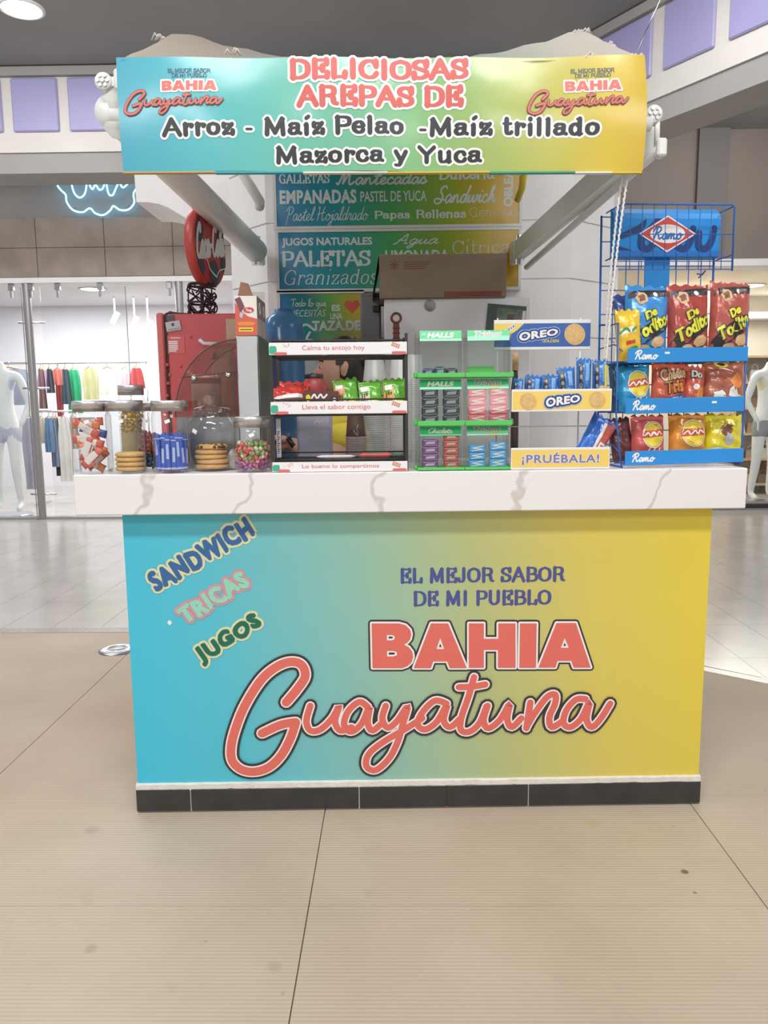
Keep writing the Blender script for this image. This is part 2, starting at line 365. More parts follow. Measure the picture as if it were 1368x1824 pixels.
SCR = {  # joined handwriting
'A': (.8, [Q((.02, .02), (.14, .06), (.34, .6), (.52, 1), (.56, .5), (.6, .05), (.74, .08)), Q((.2, .4), (.4, .36), (.62, .4))]),
'C': (.7, [Q((.62, .8), (.6, 1), (.42, .98), (.14, .66), (.1, .2), (.34, 0), (.56, .1), (.72, .3))]),
'G': (.7, [Q((.6, .8), (.56, 1), (.3, .9), (.08, .4), (.2, 0), (.46, .1), (.6, .45), (.36, .42))]),
'H': (.86, [Q((.06, .9), (.18, 1), (.18, .6), (.08, 0)), Q((.66, 1), (.52, .6), (.5, .1), (.62, 0), (.78, .16)), Q((0, .46), (.3, .5), (.74, .6))]),
'M': (1.1, [Q((0, .1), (.1, .02), (.22, .5), (.36, .98), (.38, .5), (.36, .06), (.52, .5), (.72, .98), (.7, .5), (.74, .04), (.9, .04), (1.02, .2))]),
'P': (.66, [Q((.06, -.3), (.16, .3), (.26, .9)), Q((0, .72), (.2, 1.02), (.5, 1), (.6, .76), (.42, .5), (.2, .46))]),
'R': (.8, [Q((.06, 0), (.18, .5), (.26, .95)), Q((-.06, .66), (.14, .98), (.46, 1.04), (.6, .82), (.44, .58), (.24, .52), (.44, .3), (.54, .02), (.74, .14))]),
'S': (.7, [Q((.68, .86), (.56, 1.02), (.32, .9), (.28, .66), (.46, .44), (.46, .12), (.2, -.06), (-.04, .08), (.06, .26), (.3, .22), (.72, .16))]),
'T': (.6, [Q((.4, 1), (.34, .5), (.24, 0)), Q((.02, .86), (.3, 1), (.7, .98))]),
'N': (.8, [Q((.05, 0), (.2, .5), (.28, 1), (.4, .5), (.52, 0), (.62, .5), (.76, 1))]),
'a': (.5, [Q((.36, .42), (.22, .5), (.05, .3), (.06, .06), (.18, 0), (.32, .2), (.4, .46), (.36, .16), (.42, .01), (.54, .14))]),
'c': (.42, [Q((.34, .38), (.26, .5), (.08, .36), (.06, .1), (.18, 0), (.32, .04), (.48, .18))]),
'd': (.52, [Q((.36, .4), (.22, .5), (.05, .3), (.06, .06), (.18, 0), (.32, .2), (.52, 1)), Q((.52, 1), (.38, .3), (.38, .03), (.54, .12))]),
'e': (.42, [Q((.04, .14), (.22, .24), (.34, .4), (.24, .5), (.08, .34), (.08, .08), (.22, 0), (.46, .16))]),
'g': (.5, [Q((.36, .42), (.22, .5), (.05, .3), (.08, .06), (.2, .02), (.34, .22), (.4, .44), (.3, -.2), (.12, -.42), (.02, -.3), (.2, -.1), (.54, .14))]),
'h': (.52, [Q((.0, .12), (.2, .5), (.3, .9), (.22, 1), (.14, .6), (.06, 0), (.2, .4), (.32, .48), (.34, .2), (.4, 0), (.54, .14))]),
'i': (.28, [Q((.0, .14), (.14, .46), (.1, .14), (.16, 0), (.3, .14)), L((.2, .66), (.22, .7))]),
'j': (.28, [Q((.0, .14), (.16, .46), (.1, -.1), (-.06, -.42), (-.2, -.34), (-.04, -.14), (.3, .14)), L((.2, .66), (.22, .7))]),
'l': (.3, [Q((.0, .14), (.2, .5), (.32, .9), (.24, 1), (.12, .6), (.1, .1), (.18, 0), (.32, .14))]),
'm': (.8, [Q((0, .2), (.1, .46), (.08, .2), (.05, 0), (.16, .38), (.28, .47), (.29, .2), (.28, 0), (.38, .36), (.5, .47), (.53, .2), (.58, 0), (.82, .14))]),
'n': (.56, [Q((0, .2), (.1, .46), (.08, .2), (.05, 0), (.16, .36), (.3, .47), (.34, .2), (.4, 0), (.58, .14))]),
'o': (.5, [Q((.24, .48), (.06, .34), (.07, .06), (.22, 0), (.36, .16), (.34, .42), (.24, .48), (.3, .34), (.52, .36))]),
'q': (.5, [Q((.36, .42), (.22, .5), (.05, .3), (.08, .06), (.2, .02), (.34, .22), (.4, .44), (.3, -.2), (.3, -.4), (.5, -.1))]),
'r': (.42, [Q((0, .14), (.14, .52), (.18, .42), (.32, .44), (.28, .16), (.3, 0), (.44, .14))]),
's': (.4, [Q((0, .12), (.2, .52), (.26, .4), (.34, .16), (.22, 0), (.06, .06), (.2, .04), (.42, .16))]),
't': (.36, [Q((0, .14), (.18, .5), (.28, .86), (.16, .3), (.16, .02), (.26, .0), (.4, .14)), L((.04, .6), (.4, .64))]),
'u': (.54, [Q((0, .2), (.1, .46), (.06, .14), (.14, 0), (.28, .14), (.38, .46), (.36, .14), (.42, 0), (.56, .14))]),
'w': (.7, [Q((0, .2), (.1, .46), (.06, .14), (.14, 0), (.28, .18), (.36, .44), (.34, .12), (.44, 0), (.56, .2), (.6, .46), (.72, .38))]),
'-': (.4, [L((.06, .3), (.34, .34))]), ' ': (.3, []),
}
def layout(body, font, track=0.0):
    out = []; ser = []; x = 0
    for ch in body:
        g = font.get(ch) or font[' ']
        for k, pts in g[1]: out.append((k, [(p[0]+x, p[1]) for p in pts]))
        if len(g) > 2: ser += [(p[0]+x, p[1]) for p in g[2]]
        x += g[0] + track
    return out, ser
def letters(ink, body, font, box, wt, layers, con=1.0, serif=.0, shear=0.0, track=0.0, mapf=None, curve_serif=True, vfull=False):
    """write body into box (x0, z0, x1, z1), z0 = baseline, z1 = cap top; layers = [(extra width, material, layer)]"""
    ink.items.g += 1
    st, ser = layout(body, font, track)
    xs = [p[0]+p[1]*shear for k, pts in st for p in pts] or [0, 1]
    a, b = min(xs), max(xs); x0, z0, x1, z1 = box; H = z1-z0; W = wt*H
    sx = (x1-x0-W)/(b-a); sz = H-W*.8
    g = lambda p: (x0+W/2+(p[0]+p[1]*shear-a)*sx, z0+W*.4+p[1]*sz)
    if mapf: h = g; g = lambda p: mapf(*h(p))
    for ex, m, ly in layers:
        for k, pts in st:
            ink.stroke([g(p) for p in pts], W+ex, m, ly, con=(con*W+ex)/(W+ex) if con < 1 else 1, curve=(k == 'c'))
        if serif:
            for p in ser:
                q = serif*.5/max(sx, 1e-6)*H
                dz = .02 if p[1] < .3 else -.02
                ink.stroke([g((p[0]-q, p[1]+dz)), g((p[0]+q, p[1]+dz))], W*.5+ex, m, ly, curve=False)
_TX = {}
def _tris(body, off, shear, space):
    key = (body, round(off, 4), shear, space)
    if key not in _TX:
        c = bpy.data.curves.new('t', 'FONT'); c.body = body; c.offset = off; c.shear = shear; c.space_character = space; c.resolution_u = 3
        o = bpy.data.objects.new('t', c); COL.objects.link(o)
        dg = bpy.context.evaluated_depsgraph_get(); me = o.evaluated_get(dg).to_mesh()
        _TX[key] = ([(v.co.x, v.co.y) for v in me.vertices], [tuple(p.vertices) for p in me.polygons])
        o.evaluated_get(dg).to_mesh_clear(); bpy.data.objects.remove(o); bpy.data.curves.remove(c)
    return _TX[key]
def sans(ink, body, box, layers, off=.0, shear=0.0, space=1.0, mapf=None):
    """built-in sans lettering stretched into box; layers = [(extra outline, material, layer)]"""
    ink.items.g += 1
    v, f = _tris(body, off, shear, space)
    xs = [p[0] for p in v]; ys = [p[1] for p in v]
    a, b, c, d = min(xs), max(xs), min(ys), max(ys); x0, z0, x1, z1 = box
    sx, sz = (x1-x0)/(b-a), (z1-z0)/(d-c)
    for ex, m, ly in layers:
        P = [(x0+(p[0]-a)*sx, z0+(p[1]-c)*sz) for p in v]
        if mapf: P = [mapf(*p) for p in P]
        ink.items.append((P, f, m, ly))
        if ex:
            cnt = {}
            for t in f:
                for i in range(len(t)):
                    e = (t[i], t[(i+1) % len(t)]); e = (min(e), max(e)); cnt[e] = cnt.get(e, 0)+1
            for (i, j), k in cnt.items():
                if k == 1 and (Vector(P[i])-Vector(P[j])).length > 1e-6:
                    A, B = Vector(P[i]), Vector(P[j]); t = (B-A).normalized()*ex; nn = Vector((-t.y, t.x))
                    ink.items.append(([A+nn, A-nn, B-nn, B+nn], [(0, 1, 2, 3)], m, ly))
                    ink.items.append(([(A.x+ex*math.cos(2*PI*h/12), A.y+ex*math.sin(2*PI*h/12)) for h in range(12)], [tuple(range(12))], m, ly))
# ================================================================== STRUCTURE
def ribmat():
    m = bpy.data.materials.new('ribbed_beige_slab'); m.use_nodes = True; nt = m.node_tree; b = nt.nodes['Principled BSDF']
    tc = nd(nt, 'ShaderNodeTexCoord'); ob = tc.outputs['Object']
    wv = nd(nt, 'ShaderNodeTexWave'); wv.bands_direction = 'Y'; wv.inputs['Scale'].default_value = 26; wv.inputs['Distortion'].default_value = .25
    wv.inputs['Detail'].default_value = 1; nt.links.new(ob, wv.inputs['Vector'])
    nz = nd(nt, 'ShaderNodeTexNoise'); nz.inputs['Scale'].default_value = 1.7; nz.inputs['Detail'].default_value = 6; nt.links.new(ob, nz.inputs['Vector'])
    r = nd(nt, 'ShaderNodeValToRGB'); r.color_ramp.elements[0].position = .3; r.color_ramp.elements[1].position = .7
    r.color_ramp.elements[0].color = lin((184, 166, 147)); r.color_ramp.elements[1].color = lin((198, 182, 162)); nt.links.new(nz.outputs['Fac'], r.inputs[0])
    n3 = nd(nt, 'ShaderNodeTexNoise'); n3.inputs['Scale'].default_value = 9; n3.inputs['Detail'].default_value = 5; nt.links.new(ob, n3.inputs['Vector'])
    r3 = nd(nt, 'ShaderNodeValToRGB'); r3.color_ramp.elements[0].position = .24; r3.color_ramp.elements[1].position = .36
    r3.color_ramp.elements[0].color = (.93, .925, .92, 1); r3.color_ramp.elements[1].color = (1, 1, 1, 1); nt.links.new(n3.outputs['Fac'], r3.inputs[0])
    mx = nd(nt, 'ShaderNodeMix', data_type='RGBA', blend_type='MULTIPLY'); mx.inputs[0].default_value = 1
    nt.links.new(r.outputs[0], mx.inputs[6]); nt.links.new(r3.outputs[0], mx.inputs[7])
    mw = nd(nt, 'ShaderNodeMapRange'); mw.inputs[3].default_value = .93; mw.inputs[4].default_value = 1.03; nt.links.new(wv.outputs['Fac'], mw.inputs[0])
    m2 = nd(nt, 'ShaderNodeMix', data_type='RGBA', blend_type='MULTIPLY'); m2.inputs[0].default_value = 1
    nt.links.new(mx.outputs[2], m2.inputs[6]); nt.links.new(mw.outputs[0], m2.inputs[7])
    prev = m2.outputs[2]
    for (px, py, rad, col) in [(1220, 1553, .011, (84, 70, 62)), (1238, 1590, .007, (120, 100, 86)), (165, 1478, .03, (140, 122, 104)), (162, 1690, .016, (120, 106, 92)),
                               (490, 1722, .022, (146, 128, 116)), (366, 1677, .008, (120, 108, 98)), (1055, 1466, .03, (176, 156, 120)), (1200, 1472, .006, (110, 96, 84)), (504, 1770, .005, (90, 80, 74))]:
        x, y = PF(px, py)
        vm = nd(nt, 'ShaderNodeVectorMath', operation='DISTANCE'); vm.inputs[1].default_value = (x, y, 0); nt.links.new(ob, vm.inputs[0])
        ad = nd(nt, 'ShaderNodeMath', operation='MULTIPLY_ADD'); ad.inputs[1].default_value = rad*1.6; ad.inputs[2].default_value = -rad*.8; nt.links.new(n3.outputs['Fac'], ad.inputs[0])
        sm = nd(nt, 'ShaderNodeMath', operation='ADD'); nt.links.new(vm.outputs['Value'], sm.inputs[0]); nt.links.new(ad.outputs[0], sm.inputs[1])
        mr = nd(nt, 'ShaderNodeMapRange'); mr.inputs[1].default_value = rad*.5; mr.inputs[2].default_value = rad*1.1; mr.inputs[3].default_value = .8 if px > 1215 else .3; mr.inputs[4].default_value = 0
        nt.links.new(sm.outputs[0], mr.inputs[0])
        mm = nd(nt, 'ShaderNodeMix', data_type='RGBA'); nt.links.new(mr.outputs[0], mm.inputs[0]); nt.links.new(prev, mm.inputs[6]); mm.inputs[7].default_value = lin(col); prev = mm.outputs[2]
    nt.links.new(prev, b.inputs['Base Color'])
    b.inputs['Roughness'].default_value = .55; b.inputs['Specular IOR Level'].default_value = .3
    bp = nd(nt, 'ShaderNodeBump'); bp.inputs['Strength'].default_value = .25; bp.inputs['Distance'].default_value = .003
    nt.links.new(wv.outputs['Fac'], bp.inputs['Height']); nt.links.new(bp.outputs[0], b.inputs['Normal'])
    return m
RIB = ribmat()
M_polish = mat('polished_pale_tile', (186, 180, 174), .16, var=.07, vscale=3, spec=.45)
M_granite = mat('dark_granite_strip', (140, 126, 116), .25, var=.25, vscale=60)
M_joint = mat('floor_joint', (128, 114, 100), .8)
flo = thing('floor', 'beige ribbed slab floor running into polished pale tiles around the kiosk', None, (0, 0, 0), kind='structure')
mb = MB(); mb.box(-9, 9, -5, 16, -.12, -.007, M_joint); mb.build('screed', flo)
def clip(poly, a, b, c):                       # keep a*x + b*y <= c
    out = []
    for i in range(len(poly)):
        p, q = poly[i], poly[(i+1) % len(poly)]; dp, dq = a*p[0]+b*p[1]-c, a*q[0]+b*q[1]-c
        if dp <= 0: out.append(p)
        if dp*dq < 0:
            t = dp/(dp-dq); out.append((p[0]+t*(q[0]-p[0]), p[1]+t*(q[1]-p[1])))
    return out
CURVE = [(1.2, 4.1), (1.54, 3.71), (1.77, 3.53), (2.3, 3.28), (3.2, 3.0), (9, 2.4)]     # rounded edge of the polished field on the right
HP = [(0, 1, 4.42)]
for (xa, ya), (xb, yb) in zip([(.95, 4.42)]+CURVE[:-1], CURVE):
    nx, ny = (ya-yb), (xb-xa); HP.append((nx, ny, nx*xa+ny*ya))
# the field boundary bends inwards: cut it as one polyline instead of half planes
def bound(x):
    pts = [(-9, 4.42), (.95, 4.42)] + CURVE
    for (xa, ya), (xb, yb) in zip(pts, pts[1:]):
        if xa <= x <= xb: return ya + (yb-ya)*(x-xa)/(xb-xa)
    return 2.4
G = .0016
XJ = [-.24 + 1.223*k for k in range(-5, 7)]; YJ = [1.9 + 1.985*k for k in range(-3, 2)]
for i in range(len(XJ)-1):
    for j in range(len(YJ)):
        x0, x1 = XJ[i]+G, XJ[i+1]-G; y0 = YJ[j]+G*.4; y1 = (YJ[j+1] if j+1 < len(YJ) else 9)-G*.4
        n = 8; top = [(x0+(x1-x0)*k/n, min(y1, bound(x0+(x1-x0)*k/n)-.002)) for k in range(n+1)]
        if max(t[1] for t in top) <= y0+.02: continue
        poly = [(x0, y0), (x1, y0)] + [(x, max(y, y0+.001)) for x, y in top[::-1]]
        q = MB(); q.prism(poly, -.02, 0, RIB); q.build('floor_slab', flo)
def bandpts(w):
    pts = [(-9, 4.42), (.95, 4.42)] + CURVE
    return [(x, y) for x, y in pts], [(x, y+w) for x, y in pts]
lo, hi = bandpts(.085)
for i in range(len(lo)-1):
    q = MB(); q.prism([lo[i], lo[i+1], hi[i+1], hi[i]], -.02, .001, M_granite if i == 0 else mat('pale_edge_strip', (205, 198, 188), .2)); q.build('edge_strip', flo)
for rx in ((-5.4, -.6), (.9, 5.4)):
    k = 0
    x = rx[0]
    while x < rx[1]-.01:
        y = 4.51 if rx[0] < 0 else 2.4
        y = 4.51 - .605*6 if rx[0] > 0 else 4.51
        while y < 9.0:
            lo_y = max(y, bound(x)+.088, bound(x+.3)+.088)
            y1 = min(y+.605, 9.04)
            if y1-lo_y > .02:
                a, b = max(y, bound(x)+.086), max(y, bound(x+.3)+.086)
                q = MB(); q.prism([(x+.001, a+.001), (x+.299, b+.001), (x+.299, y1-.001), (x+.001, y1-.001)], -.02, 0, M_polish); q.build('floor_tile', flo)
            y += .605
        x += .3
q = MB()
for (xa, xb, ya, yb) in ((-9, -5.402, 4.506, 9.04), (-.598, .898, 4.506, 9.04), (5.402, 9, 4.506, 9.04), (-9, 9, 9.042, 16)): q.box(xa, xb, ya, yb, -.02, 0, M_polish)
q.build('polished_field', flo)
M_steel = mat('brushed_steel', (176, 176, 178), .3, 1.0, var=.08, vscale=40)
M_chrome = mat('chrome', (215, 216, 218), .12, 1.0)
x, y = PF(209, 1158)
q = MB(); q.lathe([(.001, .010), (.042, .010), (.046, .007), (.05, .007), (.054, .011), (.088, .009), (.1, .003), (.102, 0)], M_steel, 28); q.lathe([(.055, .0112), (.062, .0125), (.069, .0112)], M_chrome, 28)
tag(q.build('floor_cap', None, (x, y, .001)), 'round brushed metal cap set in the floor left of the counter', 'floor cap')
# ------------------------------------------------------------------ ceiling, mezzanine
M_ceil = mat('dark_ceiling', (146, 147, 145), .8, var=.08, vscale=1.2)
M_white = mat('white_paint', (224, 222, 222), .55, var=.03, vscale=4)
M_white2 = mat('cream_paint', (214, 209, 205), .6, var=.04, vscale=3)
M_purple = mat('lilac_panel', (160, 156, 200), .4, var=.05, vscale=2)
M_grey = mat('grey_soffit', (158, 156, 154), .7, var=.04, vscale=2)
CZ = 4.45
q = MB(); q.box(-9, 9, -4, 9.9, CZ, CZ+.15, M_ceil); tag(q.build('ceiling'), 'dark grey hall ceiling above the kiosk', None, kind='structure')
mez = thing('mezzanine', 'white mezzanine fascia with a row of lilac panels round the hall', None, (0, 0, 0), kind='structure')
path = [(-8.5, 7.6), (1.43, 7.6), (4.4, 2.75)]
for i in range(len(path)-1):
    a, b = Vector(path[i]), Vector(path[i+1]); t = (b-a).normalized(); nrm = Vector((t.y, -t.x)); ln = (b-a).length
    if nrm.y > 0: nrm = -nrm
    rot = math.atan2(t.y, t.x); loc = (a.x, a.y, 0)
    q = MB(); q.box(0, ln, 0, .4, 3.52, 3.70, M_grey); q.build('soffit_beam', mez, loc, (0, 0, rot))
    q = MB(); q.box(0, ln, -.02, .4, 3.702, CZ-.005, M_white2); q.build('fascia', mez, loc, (0, 0, rot))
    q = MB(); q.box(0, ln, -.07, -.022, CZ-.09, CZ-.012, M_grey); q.build('cornice', mez, loc, (0, 0, rot))
    if i == 0:
        hit = lambda px: PW(px, 200, 7.6)[0]-a.x
        seg = [(hit(25)+k*(hit(125)-hit(25)), hit(107)+k*(hit(125)-hit(25))) for k in range(-3, 13)]
    else:
        def hit(px):
            d = _ray(px, 90); den = t.x*d.y-t.y*d.x
            return (d.x*a.y-d.y*a.x)/den if abs(den) > 1e-6 else 0
        seg = [(hit(1072), hit(1166)), (hit(1187), hit(1277)), (hit(1302), hit(1392))]
        seg += [(seg[2][0]+.62*k, seg[2][1]+.62*k) for k in (1, 2, 3)]
    for s0, s1 in seg:
        if s1 > ln: continue
        q = MB(); q.box(s0, s1, -.045, -.021, 3.88, CZ-.10, M_purple, b=.012); q.build('lilac_panel', mez, loc, (0, 0, rot))
q = MB(); q.box(-9, 1.15, 8.0, 9.6, 3.95, 4.05, M_grey); tag(q.build('ceiling_soffit'), 'grey soffit between mezzanine and shop fronts', None, kind='structure')
M_lamp = mat('lamp_glow', (255, 253, 250), emit=9)
def downlight(x, y, z, r, label, e=None, mt=None):
    t = thing('ceiling_lamp', label, 'lamp', (x, y, z))
    q = MB(); q.lathe([(r*1.18, 0), (r*1.18, -.012), (r, -.016), (r*.98, -.004), (.001, -.004)], M_white, 28); q.build('trim_ring', t)
    q = MB(); q.lathe([(.001, -.010), (r*.97, -.010), (r*.97, -.004)], mt or M_lamp, 28); q.build('diffuser', t)
    return t
x, z = PW(35, 12, 6.1)
d_ = _ray(38, 14); t_ = (CZ-CAMZ)/d_.z
downlight(d_.x*t_, d_.y*t_, CZ-.0005, .15, 'bright round ceiling lamp at the top left of the hall', mt=mat('bright_lamp_glow', (255, 252, 246), emit=30))
# ------------------------------------------------------------------ shop fronts
SY = 9.05
M_stone = mat('brown_stone_tile', (140, 126, 116), .45, var=.16, vscale=4, bump=.15, bscale=20)
M_fascia = mat('grey_fascia', (128, 126, 125), .7, var=.04, vscale=2)
M_taupe = mat('taupe_wall', (128, 118, 110), .7, var=.05, vscale=2)
wl = thing('wall_left', 'grey fascia with a band of brown stone tiles over the clothes shop', None, (0, 0, 0), kind='structure')
q = MB(); q.box(-8.5, .6, SY, SY+.3, 2.80, 3.95, M_fascia); q.build('fascia_wall', wl)
for r in range(2):
    for k in range(9):
        x0 = -6.4 + k*.78; q = MB(); q.box(x0+.002, x0+.776, SY-.018, SY-.001, 2.80+r*.325+.002, 2.80+(r+1)*.325-.002, M_stone, b=.003); q.build('stone_tile', wl)
q = MB(); q.box(-8.5, .6, SY-.02, SY+.3, 2.74, 2.798, M_white); q.build('header_rail', wl)
# white bulkhead that joins the column on the left
bk = thing('bulkhead', 'white curved bulkhead between the column and the stone band', None, (0, 0, 0), kind='structure')
pl = [PW(x, y, 5.6) for x, y in [(236, 270), (243, 360), (262, 360), (282, 363), (298, 369), (312, 377), (332, 389), (402, 394), (450, 394), (450, 270)]]
q = MB(); q.add([(x, 5.6, z) for x, z in pl]+[(x, 6.2, z) for x, z in pl], [tuple(range(10))[::-1], tuple(range(10, 20))]+[(i, (i+1) % 10, 10+(i+1) % 10, 10+i) for i in range(10)], M_white); q.build('bulkhead_face', bk)
wr = thing('wall_right', 'taupe wall above the bright shop on the right', None, (0, 0, 0), kind='structure')
q = MB(); q.box(1.2, 8.5, 9.5, 9.8, 2.98, 4.448, M_taupe); q.build('upper_wall', wr)
q = MB(); q.box(3.55, 3.9, 9.44, 9.499, 2.98, 4.448, mat('taupe_pilaster', (112, 106, 104), .7)); q.build('pilaster', wr)
q = MB(); q.box(1.2, 8.5, 9.40, 9.8, 2.90, 2.978, M_white); q.build('header_rail', wr)
# shop interiors
M_shopw = mat('shop_wall_white', (232, 230, 236), .6, var=.02, vscale=1)
M_shopc = mat('shop_ceiling_white', (214, 212, 214), .6)
M_shopf = mat('shop_floor', (196, 190, 182), .2)
s = thing('wall_shop_left', 'white inner walls and ceiling of the clothes shop', None, (0, 0, 0), kind='structure')
q = MB(); q.box(-8.5, -.2, 12.8, 12.9, 0, 3.1, M_shopw); q.build('back_wall', s)
q = MB(); q.box(-8.5, -.2, SY+.31, 12.79, 2.95, 3.05, M_shopc); q.build('shop_ceiling', s)
q = MB(); q.box(-.75, -.2, SY+.31, 12.79, 0, 2.94, M_shopw); q.build('side_wall', s)
q = MB(); q.box(-8.5, -8.4, SY+.31, 12.79, 0, 2.94, M_shopw); q.build('side_wall', s)
q = MB(); q.box(-3.5, -.76, 12.0, 12.79, 0, 1.55, M_white); q.build('low_wall', s)
s = thing('wall_shop_right', 'cream inner walls and ceiling of the shop on the right', None, (0, 0, 0), kind='structure')
M_cream = mat('shop_cream', (226, 216, 200), .6)
q = MB(); q.box(1.2, 8.5, 13.0, 13.1, 0, 3.1, M_cream); q.build('back_wall', s)
q = MB(); q.box(1.2, 8.5, 9.81, 12.99, 3.0, 3.1, M_cream); q.build('shop_ceiling', s)
q = MB(); q.box(1.2, 1.9, 9.81, 12.99, 0, 2.99, M_cream); q.build('side_wall', s)
q = MB(); q.box(8.4, 8.5, 9.81, 12.99, 0, 2.99, M_cream); q.build('side_wall', s)
# ------------------------------------------------------------------ column
M_col = mat('column_white', (238, 237, 237), .5, var=.03, vscale=5)
col = thing('column', 'white panelled column behind the kiosk', None, (0, 0, 0), kind='structure')
plan = [(-.66, 4.16), (.93, 4.16), (1.2, 4.38), (1.34, 4.75), (1.2, 5.4), (-.75, 5.4), (-.93, 4.85), (-.9, 4.42)]
cxm = sum(p[0] for p in plan)/8; cym = sum(p[1] for p in plan)/8
q = MB(); q.prism([(cxm+(x-cxm)*.985, cym+(y-cym)*.985) for x, y in plan], 0, 3.03, M_col); q.build('column_core', col)
for k in range(15):
    z0 = 2.27 - .295*8 + k*.295; z1 = z0+.295
    z0 = max(z0+.004, .0005); z1 = min(z1-.004, 3.03)
    if z1-z0 > .02: q = MB(); q.prism(plan, z0, z1, M_col); q.build('cladding_course', col)
# ================================================================== KIOSK COUNTER
M_ink_w = mat('print_white', (244, 242, 240), .4)
M_ink_r = mat('print_coral', (226, 112, 100), .4)
M_ink_k = mat('print_charcoal', (58, 52, 54), .45)
M_ink_b = mat('print_navy', (78, 84, 146), .4)
PY = .068
pk = lambda px, py: PK(px, py, PY)
xl, xr = -.858, 1.011
zp0 = pk(740, 1388)[1]; zp1 = 1.006
cnt = kthing('counter_base', 'kiosk counter front printed blue to yellow with coral lettering', 'counter', 0, PY, 0)
M_panel = gradmat('counter_print', [(0, (66, 194, 224)), (.2, (90, 194, 212)), (.42, (142, 192, 178)), (.62, (184, 192, 132)), (.8, (218, 200, 98)), (1, (228, 206, 74))], 0, -.858, 1.15, slant=.17, rough=.4)
M_side = mat('counter_side', (206, 202, 196), .6, var=.04, vscale=8)
q = MB(); q.box(xl+.002, xr-.002, .006, .43, .004, 1.004, M_side); q.build('counter_body', cnt)
q = MB(); q.box(xl, xr, 0, .0055, zp0, zp1-.001, M_panel); q.build('printed_panel', cnt)
M_mortar = mat('white_mortar', (226, 220, 212), .8, var=.06, vscale=40, bump=.3, bscale=90)
q = MB(); n = 60; vs = []; random.seed(3)
for k in range(n+1):
    xx = xl-.004+(xr-xl+.008)*k/n; j = random.uniform(-.0045, .0045)
    vs += [(xx, -.010, zp0-.020+j*.9), (xx, -.010, zp0-.002+j*.3), (xx, .004, zp0+.002), (xx, .004, zp0-.03)]
q.add(vs, [(4*k+a, 4*k+4+a, 4*k+4+(a+1) % 4, 4*k+(a+1) % 4) for k in range(n) for a in range(4)], M_mortar); q.build('mortar_line', cnt)
M_btile = mat('black_plinth_tile', (52, 52, 52), .28, var=.2, vscale=14, coat=.2)
ed = [xl-.006, pk(341, 1420)[0], pk(640, 1420)[0], pk(795, 1420)[0], pk(940, 1420)[0], xr+.006]
q = MB(); q.box(xl-.004, xr+.004, -.006, .0055, .002, zp0-.016, M_mortar); q.build('grout_bed', cnt)
for k in range(5):
    g0, g1 = (.002, .002)
    if k == 2: g1 = .0005
    if k == 3: g0 = .0005
    q = MB(); q.box(ed[k]+g0, ed[k+1]-g1, -.012, -.0062, .005, zp0-.018, M_btile, b=.0015); q.build('plinth_tile', cnt)
for sx, nm in ((xl, 0), (xr, 1)):
    q = MB(); q.box(sx-.007 if nm == 0 else sx-.001, sx+.001 if nm == 0 else sx+.007, .007, .43, .005, zp0-.018, M_btile); q.build('plinth_tile', cnt)
# lettering on the counter
def gpath(tr):
    """the joined signature lettering, traced as centre lines; tr maps the drawing to the sheet"""
    S_ = [[(510, 1250), (530, 1226), (544, 1203), (537, 1183), (517, 1178), (491, 1188), (464, 1212), (436, 1257), (419, 1300), (412, 1332), (415, 1355), (432, 1370), (456, 1373), (481, 1364), (502, 1343), (518, 1313), (527, 1286)],
          [(527, 1285), (500, 1290), (467, 1305)],
          [(553, 1256), (546, 1283), (553, 1300), (571, 1298), (592, 1278), (604, 1257), (597, 1283), (606, 1300), (626, 1294)],
          [(655, 1258), (640, 1249), (620, 1266), (613, 1290), (625, 1302), (644, 1288), (658, 1258), (655, 1285), (663, 1300), (680, 1287)],
          [(687, 1256), (681, 1279), (691, 1295), (708, 1282), (726, 1257), (717, 1290), (709, 1318), (694, 1348), (670, 1370), (653, 1364), (656, 1343), (680, 1322), (722, 1297), (752, 1278)],
          [(795, 1252), (774, 1247), (752, 1268), (744, 1289), (757, 1298), (778, 1284), (796, 1254), (790, 1281), (801, 1294), (818, 1280)],
          [(844, 1205), (834, 1240), (821, 1279), (821, 1299), (836, 1302), (854, 1286), (866, 1257)],
          [(817, 1223), (840, 1222), (864, 1218)],
          [(868, 1256), (861, 1281), (869, 1296), (890, 1281), (907, 1253), (903, 1279), (911, 1294), (928, 1278)],
          [(944, 1250), (941, 1270), (937, 1296)], [(937, 1294), (950, 1272), (973, 1241), (988, 1236), (988, 1252), (978, 1276), (982, 1294), (1000, 1284)],
          [(1042, 1244), (1025, 1245), (1008, 1264), (1003, 1286), (1015, 1294), (1034, 1279), (1049, 1250), (1044, 1279), (1053, 1294), (1069, 1279), (1086, 1252)]]
    return [[tr(*p) for p in st] for st in S_]
def signature(ink, tr, sc, mc, mw_, mk, base=0, wk=4.2, ww=2.6):
    st = gpath(tr)
    for i, p in enumerate(st):
        b = (15.5 if i < 2 else 11.5)*sc
        if mk: ink.stroke(p, b+(ww+wk)*2*sc, mk, base)
        if mw_: ink.stroke(p, b+ww*2*sc, mw_, base+1)
        ink.stroke(p, b, mc, base+2)
ink = Ink()
sc = (pk(1000, 1250)[0]-pk(600, 1250)[0])/400
def bx(x0, y0, x1, y1, f=pk):                   # photo box (left, top, right, bottom) -> sheet box
    a = f(x0, (y0+y1)/2); b = f(x1, (y0+y1)/2); c = f((x0+x1)/2, y1); d = f((x0+x1)/2, y0)
    return (a[0], c[1], b[0], d[1])
signature(ink, lambda x, y: pk(x, y), sc, M_ink_r, M_ink_w, M_ink_k, 4)
q = MB(); ink.put(q, flat(0), eps=.0009); q.build('signature_lettering', cnt)
ink = Ink()
